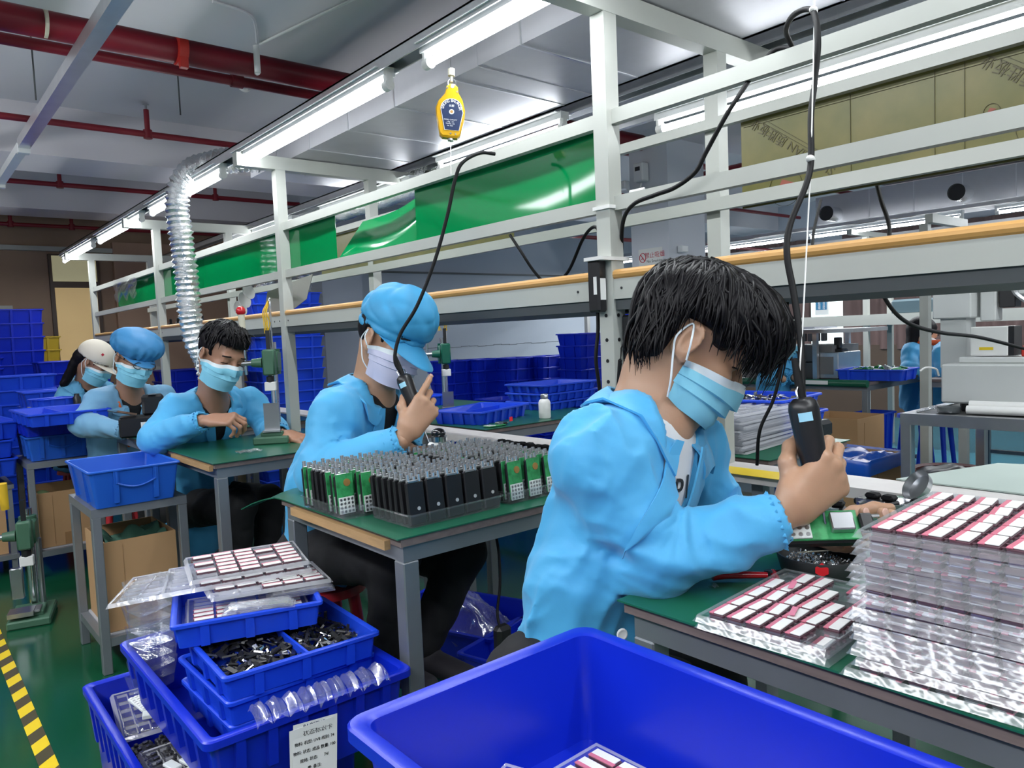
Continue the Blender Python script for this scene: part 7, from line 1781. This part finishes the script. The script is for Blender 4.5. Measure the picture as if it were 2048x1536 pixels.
for k in range(2):
    p = onz(1875, 824 - 5 * k, .775 + .0 * k); o = MB().cyl((0, 0, 0), (.02, -.30, 0), .020, n=14).build('paper_roll', M['label'], smooth=40); o.location = (3.90 + .035 * k, 1.33, .772 + .02 * k); tag(o, ('front', 'rear')[k] + ' white paper roll lying under the white machine', 'paper roll', 'paper rolls'); MB().cyl((.02, -.30, 0), (.024, -.38, 0), .0205, n=14).build('brown_wrap', M['card'], o, smooth=40)
tag(MB().lathe([(0, 0), (.05, 0), (.05, .028), (0, .028)][::-1], (3.93, 1.42, .752), 24).build('tape_reel', M['greyd'], smooth=40), 'dark tape reel at the corner of the machine table', 'tape reel')
m = MB(); m.grid(lambda u, v: (3.85 + u * .18, 1.38 + v * .16, .757 + .02 * math.sin(math.pi * u) * math.sin(math.pi * v) + .008 * math.sin(u * 13 + v * 9)), 10, 10); tag(m.build('dark_bag', M['clearbag'], smooth=50), 'crumpled film at the corner of the machine table', 'film')
# floor items under and before that table
carton('big open carton lined with a blue bag, beside the machine table', 3.85, 4.32, 1.78, 2.16, ZF, .47)
m = MB(); m.loft([rrect(.25, .205, .03, .41), rrect(.255, .21, .03, .475), rrect(.245, .20, .03, .485), rrect(.22, .18, .03, .43)], cap0=False, cap1=False); m.grid(lambda u, v: ((u - .5) * .44, (v - .5) * .36, .455 + .025 * math.sin(u * 9 + v * 4) * math.sin(v * 7)), 14, 12); m.v = [(x + 4.085, y + 1.97, z + .01 * math.sin(x * 50 + y * 40)) for x, y, z in m.v]; tag(m.build('blue_bag', mat('blue_bag_film', (.01, .09, .50), .25, bump=.3, bscale=14), smooth=50), 'blue plastic bag lining the big carton', 'bag')
carton('taller carton behind the blue lined one', 4.95, 5.35, 2.35, 2.75, ZF, .55)
o = MB().lathe([(0, 0), (.15, 0), (.20, .42), (.215, .42), (.215, .44), (.19, .43), (.14, .02), (0, .02)][::-1], (4.75, 1.35, ZF), 24).build('waste_bin', mat('dark_red_plastic', (.10, .012, .012), .5), smooth=40); o.location = (0, .35, 0); tag(o, 'dark red waste bin behind the machine table', 'waste bin')
m = MB(); m.grid(lambda u, v: (4.56 + u * .38, 1.51 + v * .38, .29 + .05 * math.sin(u * 3.1) * math.sin(v * 3.1) + .015 * math.sin(u * 11) * math.sin(v * 13)), 14, 14); tag(m.build('black_liner', M['black'], smooth=50), 'black liner bag in the dark red waste bin', 'bag')
for k in range(5): put_bin('blue bin under the distant padded bench, %s from the aisle' % ORD[k], (5.9 + .12 * (k % 2), 2.7 + .25 * (k % 4), ZF + .005 + (.30 if k == 4 else 0)), 0, .42, .24, .30, name='storage_bin', ribs=2, rib_h=1., group='bins under the padded bench')
o = thing('floor_machine', 'grey machine frame on the blue floor behind the machine table', 'machine', (6.0, 1.2, ZF)); MB().beam((0, 0, .62), (.45, -.55, .25), .22, .12).build('arm', M['galv'], o); MB().cyl((.40, -.5, .06), (.40, -.5, .28), .03, n=10).build('foot', M['black'], o); MB().rbox((0, .05, .38), (.24, .24, .76), .01).build('column', M['galv'], o)
# rear bench behind the rack: stack of clear sheets with blue trays
for k in range(20):
    t = put_tray('clear sheet in the silvery stack on the rear bench, behind the front worker', (2.53 + random.uniform(-.012, .012), 1.72 + random.uniform(-.012, .012), .7525 + k * .0072), .06 + random.uniform(-.05, .05), 'stack of clear sheets on the rear bench'); t.scale = (1.45, 1.75, .62)
bt = put_bin('blue tray of loose metal strips on the rear bench behind the screwdriver', (2.90, 1.86, .838), .12, .42, .50, .07, name='parts_tray', cat='tray', ribs=3, rib_h=1., lip=.012, lipz=.01, taper=.014)
put_bin('lower blue tray under the tray of metal strips on the rear bench', (2.92, 1.85, .752), .05, .42, .50, .086, name='parts_tray', cat='tray', ribs=3, rib_h=1., lip=.012, lipz=.01, taper=.014)
scrap('metal_strips', 'loose metal strips in the blue tray on the rear bench', 'metal strips', 2.76, 3.04, 1.68, 2.05, .872, 130, (.07, .012, .003), [M['metal'], M['steel'], M['black']], 6, .03)
o = MB().rbox((2.78, 1.46, .80), (.10, .05, .07), .015).build('black_tool', M['black']); tag(o, 'black tool with yellow insert at the corner of the rear bench', 'tool'); MB().box((2.725, 1.46, .81), (.002, .03, .02)).build('yellow_insert', M['grip'], o)
m = MB(); m.prism([(2.19, .93), (2.60, .80), (2.75, .30), (2.19, .20)], .004, o=(0, 0, .757)); tag(m.build('pale_board', mat('pale_green_board', (.42, .50, .46), .5)), 'pale green board beyond the white plank at the right edge', 'board')
m = MB(); m.b2(2.45, 2.49, .3, .34, ZF, .756); m.b2(2.45, 2.49, .7, .74, ZF, .756); tag(m.build('board_trestle', M['grey']), 'grey trestle under the pale green board', 'trestle')
# wall side shelf with its own lamp, between the crates and the column
o = thing('storage_shelf', 'cream storage shelf with a lamp, between the crate stacks and the near post', 'shelf', (5.75, 5.6, ZF))
for dx, dy in ((0, 0), (.55, -.45), (.55, 0), (0, -.45)): MB().b2(dx - .022, dx + .022, dy - .022, dy + .022, 0, 1.95).build('post', M['white'], o)
for z_ in (.90, 1.22, 1.9): MB().b2(-.03, .58, -.48, .03, z_, z_ + .03).build('shelf_board', M['white'], o)
tube_lamp(5.7, 4.6, 5.7, 1.72, 'tube lamp on the cream storage shelf by the crate stacks', 'lamps beyond the column', 8)
for k in range(3): put_bin('blue crate on the cream storage shelf, %s from below' % ORD[k], (6.02, 5.36, .815 + .1 * k), .02, .34, .36, .11, 'blued', name='stacking_crate', cat='crate', group='crates on the storage shelf', taper=.02, ribs=2, rib_h=1., lip=.012, lipz=.012)
for k in range(3): put_bin('blue crate on the upper board of the storage shelf, %s from below' % ORD[k], (6.02, 5.36, 1.135 + .1 * k), .02, .34, .36, .11, 'blued', name='stacking_crate', cat='crate', group='crates on the storage shelf', taper=.02, ribs=2, rib_h=1., lip=.012, lipz=.012)
# ---------------------------------------------------------------- workers of the next line
P6 = person('distant woman with long black hair in blue coat beyond the cream post',
    dict(neck=(1838, 694, 6.4), shR=(1822, 702, 6.28), shL=(1858, 700, 6.62), waist=(1832, 750, 6.5), hip=(1830, 800, 6.55), elR=(1820, 742, 6.2), wrR=(1850, 748, 6.1), elL=(1866, 740, 6.5), wrL=(1875, 746, 6.3)),
    (.86, .05, -.5), ((1842, 670, 6.35), (.85, .45, -.1), (.45, -.88, 0)), coat='coat', h_body=.013, h_coat=.014, vdrop=.2, hem=(1830, 815, 6.55), fold=.016, fk=30., fph=.9, legs=False); mask(P6, 'maskb')
head_mesh(P6, lambda Q: smin(ell(Q, (-.012, 0, .052), (.106, .086, .095)) if False else hair_side(Q, -.06, .05), rcf(Q, (-.06, 0, .02), (.0, 0, -.17), .065, .05, (1, 0, 0), .7), .04), (-.2, -.13, -.28), (.12, .12, .16), .008, 'hair', 'hair')
P7 = person('distant man in blue coat bending over beside the white machine',
    dict(neck=(1902, 700, 6.0), shR=(1884, 706, 5.86), shL=(1915, 706, 6.2), waist=(1880, 755, 6.1), hip=(1872, 800, 6.15), elR=(1895, 745, 5.8), wrR=(1930, 752, 5.75), elL=(1925, 745, 6.1), wrL=(1950, 750, 5.9)),
    (.86, .05, -.5), ((1924, 692, 5.95), (.72, .69, -.1), (.69, -.72, 0)), skin='skin2', coat='coat', h_body=.013, h_coat=.014, vdrop=.2, hem=(1870, 815, 6.15), fold=.016, fk=30., fph=1.9, legs=False); mask(P7, 'maskb')
head_mesh(P7, hair3, (-.13, -.11, -.07), (.13, .11, .18), .008, 'hair', 'hair')
P8 = person('distant worker in blue coat and glasses, half hidden behind the front worker',
    dict(neck=(1556, 706, 6.0), shR=(1538, 714, 5.9), shL=(1575, 712, 6.2), waist=(1548, 760, 6.1), hip=(1545, 805, 6.15), elR=(1538, 752, 5.8), wrR=(1565, 758, 5.7), elL=(1580, 750, 6.1), wrL=(1590, 756, 5.9)),
    (.80, .05, -.6), ((1562, 680, 5.95), (.85, .40, -.35), (.40, -.9, -.1)), coat='coat', h_body=.013, h_coat=.014, vdrop=.2, hem=(1545, 820, 6.15), fold=.016, fk=30., fph=2.9, legs=False); mask(P8, 'maskb')
head_mesh(P8, hair3, (-.13, -.11, -.07), (.13, .11, .18), .008, 'hair', 'hair')
for p_, n_ in ((P6, 'stool under the distant woman with long hair'), (P7, 'stool under the distant bending man'), (P8, 'stool under the distant worker with glasses')):
    h_ = p_['J']['hip']; stool(n_, h_.x, h_.y, h_.z - .12, 'blue')
